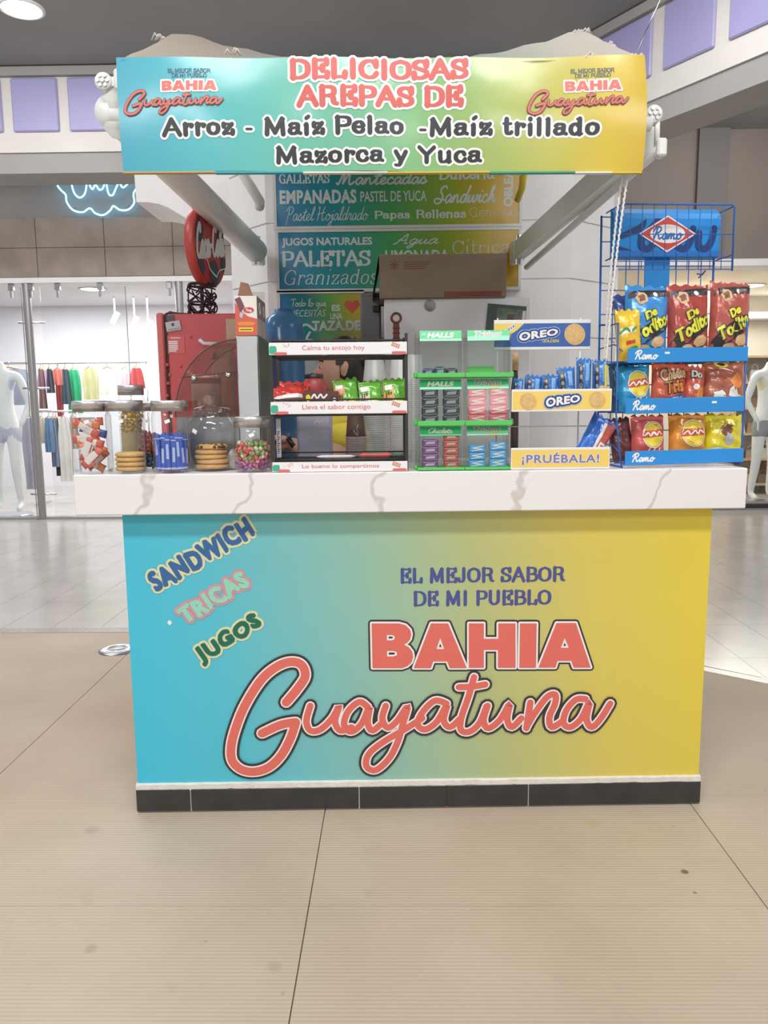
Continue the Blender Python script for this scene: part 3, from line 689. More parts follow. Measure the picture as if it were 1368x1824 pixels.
BAHIA_ = [([(70, 350), (225, 350), (262, 360), (288, 386), (294, 412), (288, 440), (272, 458), (252, 470), (280, 484), (300, 510), (305, 540), (296, 570), (272, 592), (240, 603), (75, 603)], [[(156, 415), (186, 415), (200, 422), (200, 438), (186, 446), (156, 446)], [(157, 505), (195, 505), (213, 512), (213, 530), (195, 537), (157, 537)]]),
 ([(406, 350), (503, 350), (608, 603), (512, 603), (498, 565), (418, 565), (405, 603), (308, 603)], [[(458, 432), (481, 495), (437, 495)]]),
 ([(620, 350), (705, 350), (705, 437), (787, 437), (787, 350), (884, 350), (884, 601), (785, 601), (785, 500), (705, 500), (705, 601), (620, 601)], []),
 ([(910, 350), (1004, 350), (1000, 601), (906, 601)], []),
 ([(1116, 348), (1226, 348), (1310, 600), (1214, 600), (1200, 562), (1122, 562), (1110, 600), (1014, 600)], [[(1163, 432), (1186, 488), (1141, 488)]])]
def bahia(ink, tr, exs, lay):
    """heavy five letter name; tr maps the drawing to the sheet"""
    from mathutils.geometry import tessellate_polygon
    for ex, m_, ly in exs:
        ink.items.g = lay
        for li, (outer, holes) in enumerate(BAHIA_):
            ink.items.g = lay+li
            loops = [[tr(*p) for p in lp] for lp in [outer]+holes]; flatp = [p for lp in loops for p in lp]
            ink.items.append((flatp, [tuple(t) for t in tessellate_polygon([[Vector((p[0], p[1], 0)) for p in lp] for lp in loops])], m_, ly))
            if ex:
                for lp in loops:
                    for a, b in zip(lp, lp[1:]+lp[:1]):
                        A, B = Vector(a), Vector(b); t = (B-A).normalized()*ex; nn = Vector((-t.y, t.x))
                        ink.items.append(([A+nn, A-nn, B-nn, B+nn], [(0, 1, 2, 3)], m_, ly))
                        ink.items.append(([(A.x+ex*math.cos(2*PI*h/12), A.y+ex*math.sin(2*PI*h/12)) for h in range(12)], [tuple(range(12))], m_, ly))
bahia(ink, lambda x, y: pk(640+x/3.181, 1000+y/3.181), [(.0118, M_ink_k, 0), (.0058, M_ink_w, 1), (0, M_ink_r, 2)], 1); ink.items.g = 9
letters(ink, 'EL MEJOR SABOR', SER, bx(712, 1010, 1008, 1038), .215, [(0, M_ink_b, 0)], con=.5, serif=.08, track=.07)
letters(ink, 'DE MI PUEBLO', SER, bx(737, 1051, 982, 1079), .215, [(0, M_ink_b, 0)], con=.5, serif=.08, track=.07)
ink.words(flat(0), 'brand_lettering', cnt, eps=.0012)
M_cream_h = mat('sticker_cream', (226, 222, 176), .4); M_blue_l = mat('sticker_blue', (56, 106, 160), .25); M_mint = mat('sticker_mint', (150, 214, 194), .25)
M_pinkh = mat('sticker_pink', (214, 152, 158), .4); M_dgreen = mat('sticker_green', (22, 110, 88), .25); M_shine = mat('sticker_shine', (150, 190, 220), .25)
def tilted(x0, y0, x1, y1, h):
    """baseline from (x0,y0) to (x1,y1) in the photo, letters h pixels tall"""
    a, b = Vector(pk(x0, y0)), Vector(pk(x1, y1)); t = (b-a).normalized(); nn = Vector((-t.y, t.x))
    return (b-a).length, h*sc, (lambda u, v: (a.x+t.x*u+nn.x*v, a.y+t.y*u+nn.y*v))
for body, (x0, y0, x1, y1, h), mh, mf in (('SANDWICH', (281, 1053, 453, 951, 32), M_cream_h, M_blue_l), ('TRICAS', (333, 1111, 444, 1041, 28), M_pinkh, M_mint), ('JUGOS', (365, 1185, 470, 1119, 32), M_cream_h, M_dgreen)):
    ln, h, fn = tilted(x0, y0, x1, y1, h); ink = Ink()
    def wob(u, v, fn=fn, ln=ln): return fn(u, v + .004*math.sin(u*70))
    sans(ink, body, (0, 0, ln, h), [(.0125, mh, 0), (.0048, mf, 1)], off=.0, space=1.16, mapf=wob)
    q = MB(); ink.put(q, flat(0), eps=.0015, base=.001); tag(q.build('sticker_lettering', cnt), {'SANDWICH': 'blue bubble letters on a cream outline', 'TRICAS': 'mint bubble letters on a pink outline', 'JUGOS': 'green bubble letters on a cream outline'}[body])
ink = Ink(); c = pk(302, 1109); ink.poly([(c[0]-.008, c[1]), (c[0], c[1]-.009), (c[0]+.008, c[1]), (c[0], c[1]+.009)], M_ink_w); q = MB(); ink.put(q, flat(0)); q.build('paper_scrap', cnt)
# worktop
def quartz():
    m = bpy.data.materials.new('veined_white_quartz'); m.use_nodes = True; nt = m.node_tree; b = nt.nodes['Principled BSDF']
    tc = nd(nt, 'ShaderNodeTexCoord'); mp = nd(nt, 'ShaderNodeMapping'); mp.inputs['Location'].default_value = (.08, 0, 0); mp.inputs['Rotation'].default_value = (0, -.25, .3)
    nt.links.new(tc.outputs['Object'], mp.inputs[0])
    wv = nd(nt, 'ShaderNodeTexWave'); wv.bands_direction = 'X'; wv.inputs['Scale'].default_value = .86; wv.inputs['Distortion'].default_value = 3.2; wv.inputs['Detail'].default_value = 4; wv.inputs['Detail Scale'].default_value = 3.5
    nt.links.new(mp.outputs[0], wv.inputs['Vector'])
    r = nd(nt, 'ShaderNodeValToRGB'); e = r.color_ramp.elements; e[0].position = .9985; e[1].position = .99995
    e[0].color = lin((233, 230, 230)); e[1].color = lin((206, 199, 194)); nt.links.new(wv.outputs['Fac'], r.inputs[0])
    nt.links.new(r.outputs[0], b.inputs['Base Color']); b.inputs['Roughness'].default_value = .35
    return m
q = MB(); q.box(-.979, 1.085, 0, .56, 1.007, 1.132, quartz(), b=.003)
tag(q.build('worktop', None, KW(0, 0, 0), (0, 0, KR)), 'thick white veined worktop lying on the kiosk counter', 'worktop')
ZT = 1.1322
# ================================================================== AWNING
AY = -.05
pa = lambda px, py: PK(px, py, AY)
awn = kthing('awning', 'awning with a blue to yellow printed valance offering arepas', 'awning', 0, AY, 0)
M_val = gradmat('valance_print', [(0, (80, 166, 188)), (.14, (94, 184, 194)), (.36, (112, 188, 166)), (.58, (134, 184, 124)), (.78, (178, 184, 98)), (.93, (212, 188, 74)), (1, (206, 176, 66))], 0, -.77, .71, rough=.22, bump=.12, spec=.5)
M_valb = mat('valance_back', (200, 196, 180), .6)
def valp(u, v, d=0):
    """u, v in 0..1 on the sheet (v from the bottom up)"""
    a = pa(205, 100); b = pa(1147, 98); c = pa(219, 305); e = pa(1143, 306)
    T = (a[0]+(b[0]-a[0])*u, a[1]+(b[1]-a[1])*u - .006*math.sin(PI*u)); B = (c[0]+(e[0]-c[0])*u, c[1]+(e[1]-c[1])*u)
    x = B[0]+(T[0]-B[0])*v + .006*math.sin(3*v)*(1 if u > .9 else 0)*((u-.9)/.1 if u > .9 else 0); z = B[1]+(T[1]-B[1])*v
    y = .005*math.sin(u*23+v*2) + .004*math.sin(u*9+1) - .02*math.sin(PI*v)*.5
    return (x, y-d, z)
q = MB(); nu, nv = 48, 8; vs = [valp(i/nu, j/nv) for j in range(nv+1) for i in range(nu+1)]
vb = [(p[0], p[1]+.004, p[2]) for p in vs]; o = len(vs)
fs = [(j*(nu+1)+i, j*(nu+1)+i+1, (j+1)*(nu+1)+i+1, (j+1)*(nu+1)+i) for j in range(nv) for i in range(nu)]
q.add(vs, fs, M_val, True); q.add(vb, [f[::-1] for f in fs], M_valb, True)
q.build('valance', awn)
def vfn():
    a = pa(205, 100); b = pa(1147, 98); c = pa(219, 305); e = pa(1143, 306)
    def f(x, z, d):
        v = (z-(c[1]+e[1])/2)/((a[1]+b[1])/2-(c[1]+e[1])/2); xa = c[0]+(a[0]-c[0])*v; xb = e[0]+(b[0]-e[0])*v
        u = (x-xa)/(xb-xa); p = valp(min(max(u, 0), 1), v); return (x, p[1]-d, z)
    return f
VF = vfn(); ink = Ink()
bp = lambda *a: bx(*a, f=pa)
M_ink_r2 = mat('print_coral_deep', (206, 92, 84), .45); M_ink_kk = mat('print_slate', (52, 56, 58), .4)
for body, b_, mm in (('DELICIOSAS', (517, 105, 834, 145), M_ink_r2), ('AREPAS DE', (528, 154, 826, 194), M_ink_r2)):
    letters(ink, body, SER, bp(*b_), .29, [(.013, M_ink_w, 0), (0, mm, 1)], con=.5, serif=.1, track=.05)
for body, b_ in (('Arroz - Ma\u00edz Pelao', (288, 210, 718, 244)), ('-Ma\u00edz trillado', (744, 210, 1066, 244)), ('Mazorca y Yuca', (492, 260, 860, 292))):
    letters(ink, body, SER, bp(*b_), .27, [(.012, M_ink_w, 0), (0, M_ink_kk, 1)], con=.5, serif=.1, track=.05)
ink.words(VF, 'menu_lettering', awn, eps=.0008, base=.001)
sa = (pa(1000, 200)[0]-pa(400, 200)[0])/600
for dx, dy in ((0, 0), (717, 0)):
    ink = Ink(); f = .262
    signature(ink, lambda x, y, dx=dx: pa(222+(x-405)*f*.985+dx, 162+(y-1173)*.212), sa*f, mat('print_coral_dark', (206, 110, 98), .4), None, mat('print_maroon', (126, 66, 62), .4), 2, wk=5, ww=0)
    bahia(ink, lambda x, y, dx=dx: pa(289+dx+(x-70)*98/1240, 145.5+(y-350)*17.5/253), [(.0045, M_ink_w, 0), (0, M_ink_r, 1)], 50); ink.items.g = 59
    letters(ink, 'EL MEJOR SABOR', SER, bp(299+dx, 123, 376+dx, 131), .17, [(0, mat('print_dim_blue', (70, 96, 122), .5), 0)], con=.6, serif=.12)
    letters(ink, 'DE MI PUEBLO', SER, bp(307+dx, 132, 369+dx, 139.5), .17, [(0, mat('print_dim_blue', (70, 96, 122), .5), 0)], con=.6, serif=.12)
    ink.words(VF, 'logo_lettering', awn, eps=.0008, base=.001)
# hem strips in different colours along the bottom of the valance
for x0, x1, cc in ((219, 384, (186, 156, 110)), (384, 540, (60, 160, 170)), (540, 690, (226, 222, 210)), (690, 872, (206, 178, 70)), (872, 1024, (60, 156, 120)), (1024, 1090, (222, 222, 214)), (1090, 1142, (214, 190, 70))):
    a, b = pa(x0, 306), pa(x1, 306); q = MB(); q.box(a[0], b[0], -.006, .012, a[1]-.005, a[1]-.001, mat('hem_%d' % x0, cc, .5)); q.build('hem_strip', awn)
# front bar, roof sheet
M_arm = mat('awning_white_metal', (232, 235, 233), .35, var=.03, vscale=6)
a, b = pa(196, 150), pa(1160, 196)
q = MB(); q.tube([(-.80, .05, 2.16), (.745, .05, 2.13)], .022, M_arm, 12); q.build('front_bar', awn)
M_roof = gradmat('awning_roof_cloth', [(0, (172, 160, 148)), (.16, (160, 150, 138)), (.3, (140, 146, 142)), (.7, (146, 152, 142)), (.86, (188, 182, 170)), (1, (190, 182, 172))], 0, -.75, .75, rough=.7)
RO = [(.006, 2.292), (.10, 2.375), (.20, 2.432), (.30, 2.492), (.42, 2.55), (.75, 2.66), (1.2, 2.82), (1.72, 2.99)]
def roofp(u, k):
    yy, ze = RO[k]; zm = min(1.34+.407*(yy+KD+AY), ze); e = max(0.0, math.sin(PI*min(max((u-.05)/.9, 0), 1)))**.8
    ed = max(0, 1-min(u, 1-u)/.06)*min(1, yy/.15)
    return (-.752+1.45*u, yy, ze+(zm-ze)*e - .05*ed + .004*math.sin(u*60+yy*20)*min(1, yy/.2))
q = MB(); nu = 40; m_ = len(RO); vs = [roofp(i/nu, k) for i in range(nu+1) for k in range(m_)]
fs = [(i*m_+k, (i+1)*m_+k, (i+1)*m_+k+1, i*m_+k+1) for i in range(nu) for k in range(m_-1)]
q.add(vs, fs, M_roof, True); q.add([(p[0], p[1], p[2]-.003) for p in vs], [f[::-1] for f in fs], M_roof, True); q.build('roof_cloth', awn)
# torn plastic wisps along the roof edge
M_wisp = mat('torn_plastic', (206, 202, 196), .3)
for (u, k, n_) in ((.03, 3, 4), (.2, 1, 3), (.955, 4, 6), (.98, 2, 5), (.9, 0, 4), (.99, 0, 3)):
    c = Vector(roofp(u, k)); q = MB(); random.seed(int(u*100))
    for j in range(n_):
        dx, dz = random.uniform(-.022, .022), random.uniform(.002, .016)
        q.tube([(c.x+dx-.012, c.y, c.z-.004), (c.x+dx, c.y-.006, c.z+dz), (c.x+dx+.014, c.y+.004, c.z-.004)], [.002, .004, .001], M_wisp, 5)
    q.build('torn_edge', awn)
# arms
def kl(px, py, Y):
    """photo point at world depth Y -> awning coordinates"""
    x, z = PW(px, py, Y); dx, dy = x, Y-KD
    return Vector((dx*KC+dy*KS, -dx*KS+dy*KC-AY, z))
la0, la1 = kl(456, 447, 3.99), kl(196, 196, 2.38)
q = MB(); q.tube([la0, la0.lerp(la1, .5), la1], [.057, .055, .048], M_arm, 22); q.build('arm', awn)
ra0, ra1 = kl(925, 446, 3.99), kl(1150, 252, 2.42)
def beam(q, a, b, w_, h_, mm):
    t = (b-a).normalized(); sd = Vector((t.y, -t.x, 0)).normalized(); up = sd.cross(t)
    vs = [p + sd*s1*w_/2 + up*s2*h_/2 for p in (a, b) for s1, s2 in ((-1, -1), (1, -1), (1, 1), (-1, 1))]
    q.add(vs, [(0, 1, 2, 3)[::-1], (4, 5, 6, 7)]+[(i, (i+1) % 4, 4+(i+1) % 4, 4+i) for i in range(4)], mm)
q = MB(); beam(q, ra0, ra1, .05, .085, M_arm); q.build('arm', awn)
b0, b1 = kl(938, 476, 3.99), kl(1174, 266, 2.36)
q = MB(); q.tube([b0, b1], .014, M_arm, 12); q.build('tension_rod', awn)
q = MB(); q.tube([kl(928, 430, 3.95), kl(1083, 300, 2.75)], .016, M_arm, 12); q.build('tension_rod', awn)
for pts, mm in (([(425, 296, 3.7), (448, 335, 3.75), (463, 360, 3.8), (462, 368, 3.84)], M_arm), ([(934, 300, 3.7), (930, 335, 3.8), (922, 356, 3.88)], mat('rod_reflection_yellow', (214, 196, 60), .4))):  # right rod: a yellow reflection is painted into its colour
    q = MB(); q.tube([kl(*p) for p in pts], .024 if mm is M_arm else .016, mm, 12); q.build('fold_rod', awn)
# wall brackets and end fittings
M_plast = mat('white_plastic', (224, 226, 222), .4)
for c in (la0, ra0):
    q = MB(); q.box(c.x-.03, c.x+.03, c.y-.01, c.y+.115, c.z-.055, c.z+.055, M_arm, b=.008); q.cyl(c.x, c.y, c.z-.07, c.z+.07, .022, M_chrome, 14); q.build('wall_bracket', awn)
def fitting(px, py, s):
    c = kl(px, py, 2.36); q = MB(); R = Matrix.Translation(c) @ Matrix.Rotation(PI/2, 4, 'X')
    q.lathe([(.001, -.014), (.022, -.014), (.025, -.01), (.025, .01), (.022, .014), (.001, .014)], M_plast, 18, M=R)
    for k in range(6):
        an = k*PI/3; q.cyl(.014*math.cos(an), .014*math.sin(an), .013, .019, .0045, M_steel, 8, M=R)
    q.cyl(0, 0, .013, .021, .006, M_plast, 10, M=R)
    q.box(c.x-s*.042-.012, c.x-s*.042+.012, c.y-.015, c.y+.03, c.z-.032, c.z+.034, M_plast, b=.006)
    q.box(min(c.x, c.x-s*.034), max(c.x, c.x-s*.034), c.y-.008, c.y+.02, c.z-.012, c.z+.012, M_plast)
    q.build('gear_fitting', awn)
fitting(186, 147, -1); fitting(1163, 205, 1)
c = kl(1176, 268, 2.36); q = MB(); q.box(c.x-.014, c.x+.014, c.y-.02, c.y+.02, c.z-.02, c.z+.03, M_plast, b=.005); q.tube([(c.x-.01, c.y, c.z+.02), (c.x-.012, c.y, c.z+.1)], .008, M_plast, 8); q.build('end_clip', awn)
# left torn flap of white cover beside the valance
q = MB(); pts = [(205, 160), (193, 166), (186, 176), (196, 188), (200, 205), (204, 216), (194, 222), (188, 232), (200, 246), (214, 250)]
A_ = [Vector(PK(x, y, .0)) for x, y in pts]; n = len(A_)
vs = []
for k, p in enumerate(A_):
    vs += [(p.x, .035+.012*math.sin(k*1.7), p.y), (-.752, .04, p.y)]
q.add(vs, [(2*k, 2*k+1, 2*k+3, 2*k+2) for k in range(n-1)], mat('cover_cloth', (196, 198, 190), .6), True); q.add([(p[0], p[1]+.003, p[2]) for p in vs], [(2*k+2, 2*k+3, 2*k+1, 2*k) for k in range(n-1)], mat('cover_cloth', (196, 198, 190), .6), True); q.build('side_flap', awn)
# ceiling guy wire
a = KW(*[PK(1136, 96, .0)[0], .0, PK(1136, 96, .0)[1]]); bx2, bz2 = PW(1166, 20, 4.6)
q = MB(); a = kl(1134, 92, 2.36); b = kl(1165, 24, 3.2); b = a + (b-a)*1.0; q.tube([a, b, a+(b-a)*2.2], .0018, M_steel, 6); q.build('guy_wire', awn)
# pull cords: two twisted strands hanging from the right arm
for nm, (ox, lbl) in enumerate(((0, 'left strand of the white pull cord hanging from the awning arm'), (10, 'right strand of the white pull cord hanging from the awning arm'))):
    pts = []
    for k in range(90):
        t = k/89; px = 1107+ox + (1076-1107)*t - 3*math.sin(PI*t) - (ox*.6*t); py = 318 + (640-318)*t
        x, z = PW(px, py, 2.36-.02*nm); pts.append((x+.0014*math.cos(k*2.1), 2.36-.02*nm+.0014*math.sin(k*2.1), z))
    q = MB(); q.tube(pts, [.0028 if k % 2 else .004 for k in range(90)], mat('cord_white', (222, 220, 214), .7), 6)
    tag(q.build('pull_cord'), lbl, 'cord')
# ================================================================== MENU BOARDS ON THE COLUMN
MY = 4.135
pm = lambda px, py: PW(px, py, MY)
M_menu = gradmat('menu_print', [(0, (40, 128, 178)), (.25, (48, 150, 160)), (.5, (84, 172, 100)), (.72, (148, 178, 62)), (.9, (206, 178, 52)), (1, (200, 160, 46))], 0, -.62, .62, rough=.25)
M_fr = mat('menu_frame_white', (222, 224, 220), .4)
M_mw = mat('menu_ink', (212, 224, 222), .5)
bm = lambda *a: bx(*a, f=pm)
def board(name, label, pxs, inks, gm=M_menu):
    x0, z0, x1, z1 = bm(*pxs); cx = (x0+x1)/2
    t = thing(name, label, 'sign', (0, MY, 0))
    q = MB(); q.box(x0, x1, 0, .015, z0, z1, gm); q.build('printed_board', t)
    q = MB(); w_ = .016
    q.box(x0-w_, x1+w_, -.004, .018, z1+.0005, z1+w_, M_fr); q.box(x0-w_, x1+w_, -.004, .018, z0-w_, z0-.0005, M_fr)
    q.box(x0-w_, x0-.0005, -.004, .018, z0, z1, M_fr); q.box(x1+.0005, x1+w_, -.004, .018, z0, z1, M_fr); q.build('frame', t)
    k = Ink(); inks(k); k.words(flat(0), 'menu_lettering', t)
    return t
W1 = [(0, M_mw, 0)]
def i1(k):
    letters(k, 'GALLETAS', SER, bm(497, 309, 587, 327), .16, W1, con=.5, serif=.1, track=.05)
    letters(k, 'Mantecadas', SCR, bm(598, 303, 762, 329), .13, W1, shear=.15)
    letters(k, 'Dulcer\u00eda', SER, bm(783, 298, 882, 320), .2, W1, con=.5, serif=.14)
    sans(k, 'EMPANADAS', bm(498, 338, 635, 363), W1, off=.04, space=1.06)
    sans(k, 'PASTEL DE YUCA', bm(642, 340, 760, 359), W1, off=.015)
    letters(k, 'Sandwich', SCR, bm(772, 330, 884, 362), .1, W1, shear=.25)
    letters(k, 'Pastel Hojaldrado', SCR, bm(508, 368, 657, 393), .05, W1, shear=.2)
    letters(k, 'Papas', SER, bm(668, 375, 730, 390), .24, W1, con=.5, serif=.16); letters(k, 'Rellenas', SER, bm(742, 373, 830, 389), .22, W1, con=.5, serif=.16)
    letters(k, 'Genovas', SER, bm(836, 369, 924, 386), .07, W1, con=.6, serif=.08)
    x0, z0, x1, z1 = bm(897, 300, 914, 368); hh = x1-x0
    sans(k, 'OBLEAS', (0, 0, (z1-z0)*1.1, hh), W1, off=.04, mapf=lambda u, v: (x1-v, z0+u))
board('menu_board', 'menu board with pastries and Mantecadas, uppermost on the column', (492, 285, 925, 401), i1)
def i2(k):
    sans(k, 'JUGOS NATURALES', bm(502, 423, 663, 441), W1, off=.035)
    letters(k, 'PALETAS', SER, bm(503, 446, 660, 475), .2, W1, con=.45, serif=.14)
    letters(k, 'Granizados', SER, bm(507, 480, 672, 507), .08, W1, con=.55, serif=.1, shear=.2)
    letters(k, 'Agua', SCR, bm(700, 416, 782, 435), .1, W1, shear=.3)
    sans(k, 'LIMONADA', bm(686, 445, 800, 466), W1, off=.03)
    letters(k, 'C\u00edtricas', SER, bm(806, 428, 922, 452), .08, W1, con=.5, serif=.1)
board('menu_board', 'menu board with juices and PALETAS, in the middle on the column', (497, 412, 923, 513), i2)
M_menu3 = gradmat('menu_print_small', [(0, (36, 118, 170)), (.3, (40, 140, 150)), (.6, (110, 172, 84)), (.85, (178, 176, 60)), (1, (206, 180, 60))], 0, -.6, -.16, rough=.12)
def i3(k):
    letters(k, 'Todo lo que', SCR, bm(518, 532, 582, 546), .1, W1)
    sans(k, 'NECESITAS', bm(516, 552, 580, 564), W1, shear=.2, off=.0); sans(k, 'ES', bm(591, 543, 606, 554), W1, off=.03); sans(k, 'UNA', bm(588, 558, 610, 569), W1, off=.03)
    sans(k, 'TAZA.DE', bm(556, 571, 642, 589), W1, off=.04)
    k.items.g += 1; h = pm(627, 545); r = .04; mr = mat('heart_red', (208, 88, 72), .4)
    pts = [(h[0]+r*.062*16*math.sin(t)**3, h[1]+r*.062*(13*math.cos(t)-5*math.cos(2*t)-2*math.cos(3*t)-math.cos(4*t))) for t in [2*PI*i/28 for i in range(28)]]
    k.poly(pts, mr, 0)
    k.items.g += 1; k.stroke([pm(*p) for p in ((560, 588), (545, 578), (533, 588), (533, 604), (542, 618), (556, 614))], .012, M_mw)
    k.stroke([pm(*p) for p in ((552, 592), (546, 604), (556, 606))], .012, M_mw)
    k.items.g += 1; k.stroke([pm(*p) for p in ((532, 668), (560, 660), (572, 648), (560, 640), (535, 646))], .016, M_mw)
    k.blob(*pm(548, 652), .06, .035, M_mw, 0)
board('menu_board', 'small menu board with a red heart, lowest on the column', (501, 523, 644, 690), i3, M_menu3)
# ================================================================== THINGS ON THE WORKTOP
M_glass = glassmat('clear_glass', (252, 253, 253), .985, refl=.05)
M_acryl = glassmat('clear_acrylic', (250, 252, 251), .985, refl=.025, gloss=.08)
M_smoke = glassmat('smoked_glass', (246, 234, 231), .97, refl=.05)
M_lidm = mat('brushed_lid', (214, 212, 213), .34, 1.0, var=.12, vscale=30, stretch=(30, 30, 1))
X = lambda px, y, py=800: PK(px, py, y)[0]
Z = lambda px, py, y: PK(px, py, y)[1]
def kparent(o, x, y, z, rz=0): o.location = KW(x, y, z); o.rotation_euler = (0, 0, KR+rz); return o
# ------------------------------------------------------------------ jars
def jar(label, pxl, pxr, pytop, y, lidh=.033, sq=None):
    xa, xb = X(pxl, y), X(pxr, y); r = (xb-xa)/2; cx = (xa+xb)/2; H = Z((pxl+pxr)/2, pytop, y)-ZT
    t = kthing('glass_jar', label, 'jar', cx, y, ZT)
    b = H-lidh
    q = MB(); q.lathe([(.001, .001), (r*.93, .001), (r, .008), (r, b-.012), (r*.93, b-.003), (r*.9, b+.004)], M_glass, 32, sq=sq)
    q.lathe([(.001, .006), (r*.92, .006), (r*.965, .012)], M_glass, 32, sq=sq); q.build('glass_body', t)
    q = MB(); q.lathe([(r*.9, b+.0045), (r*.99, b), (r*.99, H-.003), (r*.96, H), (.001, H)], M_lidm, 36); q.build('metal_lid', t)
    ink = Ink(); q = MB(); q.box(-.008, .008, -.0004, .0002, -.005, .005, M_ink_w, M=Matrix.Translation((.006, -r-.001, b*.84)) @ Matrix.Rotation(-.35, 4, 'Y')); q.build('price_sticker', t)
    return cx, y, r, b
def candybar(name, label, cat, loc, L_, w_, h_, mm, ms, rot, grp=None):
    """flow wrapped bar: pinched ends, a pale print band"""
    t = thing(name, label, cat, loc, group=grp); t.rotation_euler = rot
    q = MB(); n = 10; vs = []; fs = []
    for i in range(9):
        u = i/8*2-1; e = 1 if abs(u) < .8 else .35; ee = (abs(u) > .99)
        for k in range(n):
            a = 2*PI*k/n; c, s_ = math.cos(a), math.sin(a)
            vs.append((u*L_/2, math.copysign(abs(c)**.6, c)*w_/2*(1 if e == 1 else 1.05), math.copysign(abs(s_)**.6, s_)*h_/2*(e if not ee else .12)))
    fs = [(i*n+k, i*n+(k+1) % n, (i+1)*n+(k+1) % n, (i+1)*n+k) for i in range(8) for k in range(n)] + [tuple(range(n))[::-1], tuple(range(8*n, 9*n))]
    q.add(vs, fs, mm, True); q.build('wrapper', t)
    q = MB(); q.add([(x, y, z*1.03) for x in (-L_*.28, L_*.24) for y, z in ((-w_*.44, h_*.40), (-w_*.2, h_*.5), (w_*.2, h_*.5), (w_*.44, h_*.40))], [(0, 1, 5, 4), (1, 2, 6, 5), (2, 3, 7, 6)], ms)
    q.add([(x, y, -z*1.03) for x in (-L_*.28, L_*.24) for y, z in ((-w_*.44, h_*.40), (-w_*.2, h_*.5), (w_*.2, h_*.5), (w_*.44, h_*.40))], [(0, 1, 5, 4), (1, 2, 6, 5), (2, 3, 7, 6)], ms)
    q.build('print_band', t)
    return t
def cookie(label, cx, cy, z, r, h, mm, grp, chips=None, seed=0):
    q = MB(); q.lathe([(.001, 0), (r*.9, 0), (r, h*.3), (r*.97, h*.7), (r*.8, h), (.001, h*1.08)], mm, 24)
    if chips:
        t = kthing('cookie', label, 'cookie', cx, cy, z, group=grp); q.build('biscuit', t); random.seed(seed)
        for k in range(9):
            a, rr = random.uniform(0, 2*PI), r*math.sqrt(random.uniform(.02, .8)); c = MB()
            c.lathe([(.0055, -.001), (.005, .002), (.001, .003)], chips, 8, rr*math.cos(a), rr*math.sin(a)); c.build('chocolate_chip', t, (0, 0, h*(1.04-.2*(rr/r)**3)))
        for k in range(7):
            a = PI+random.uniform(.2, PI-.2); c = MB(); c.lathe([(.005, -.002), (.005, .0015), (.001, .003)], chips, 8); c.build('chocolate_chip', t, (r*.99*math.cos(a), r*.99*math.sin(a), h*.5), (PI/2, 0, a+PI/2))
    else:
        t = tag(q.build('cookie'), label, 'cookie', grp); kparent(t, cx, cy, z)
    return t
M_cookie = mat('plain_cookie', (216, 176, 112), .8, var=.12, vscale=60, bump=.4, bscale=160)
M_cookie2 = mat('chip_cookie', (214, 170, 110), .8, var=.14, vscale=60, bump=.4, bscale=140)
M_choc = mat('chocolate_chip', (84, 54, 36), .5)
# back jars first
jb = jar('tall glass jar of yellow wrapped toffees behind the cookie jars', 216, 261, 686, .30)
j3 = jar('glass jar of red and blue sweets half hidden behind the wafer jar', 246, 292, 714, .19)
j1 = jar('squarish glass jar of red wrapped bars at the left end of the worktop', 134, 197, 714, .075, sq=3.2)
j2 = jar('glass jar holding a short pile of plain cookies', 192, 258, 713, .065)
j4 = jar('glass jar of blue wafer sticks with a metal lid', 273, 338, 713, .066)
j6 = jar('squat glass jar of mixed twist candies beside the black rack', 418, 483, 742, .066)
cx, cy, r, b = j2
for k in range(4):
    cookie('plain round cookie, %s of the pile in the jar' % ('lowest', 'second lowest', 'second from the top', 'uppermost')[k], cx+.010+.0015*(k % 2), cy, ZT+.0075+k*.0145, .046, .0138, M_cookie, 'plain cookies in the jar')
# wafer sticks
cx, cy, r, b = j4
M_waf = mat('wafer_blue', (70, 98, 190), .35); M_waf2 = mat('wafer_band', (178, 196, 232), .35)
random.seed(5); N = 16
for k in range(N):
    a = PI + PI*(k+.5)/9 if k < 9 else random.uniform(0, PI); rr = (r-.013) if k < 9 else r*.5
    x, y = cx+rr*math.cos(a), cy+rr*math.sin(a)*.95; lean = random.uniform(-.10, .10)
    t = thing('wafer_stick', 'blue wrapped wafer stick standing in the metal lidded jar', 'wafer', KW(x, y, ZT+.008), KR+a+PI/2, 'wafer sticks in the jar'); t.rotation_euler[1] = lean
    t['label'] = 'blue wrapped wafer stick in the jar, %s' % ('in the front row, number %s from the left' % ('one', 'two', 'three', 'four', 'five', 'six', 'seven', 'eight', 'nine')[k] if k < 9 else 'standing behind the front row')
    q = MB(); h = .112 + random.uniform(-.006, .004); q.box(-.0075, .0075, -.006, .006, 0, h, M_waf, b=.0035); q.build('wrapper', t)
    q = MB(); z0 = random.uniform(.02, .05); q.box(-.0040, .0040, -.0066, -.0059, z0, z0+.045, M_waf2); q.box(-.0078, .0078, -.0063, .0063, h*.86, h*.89, M_waf2); q.box(-.0078, .0078, -.0063, .0063, .004, .010, M_waf2); q.build('print_band', t)
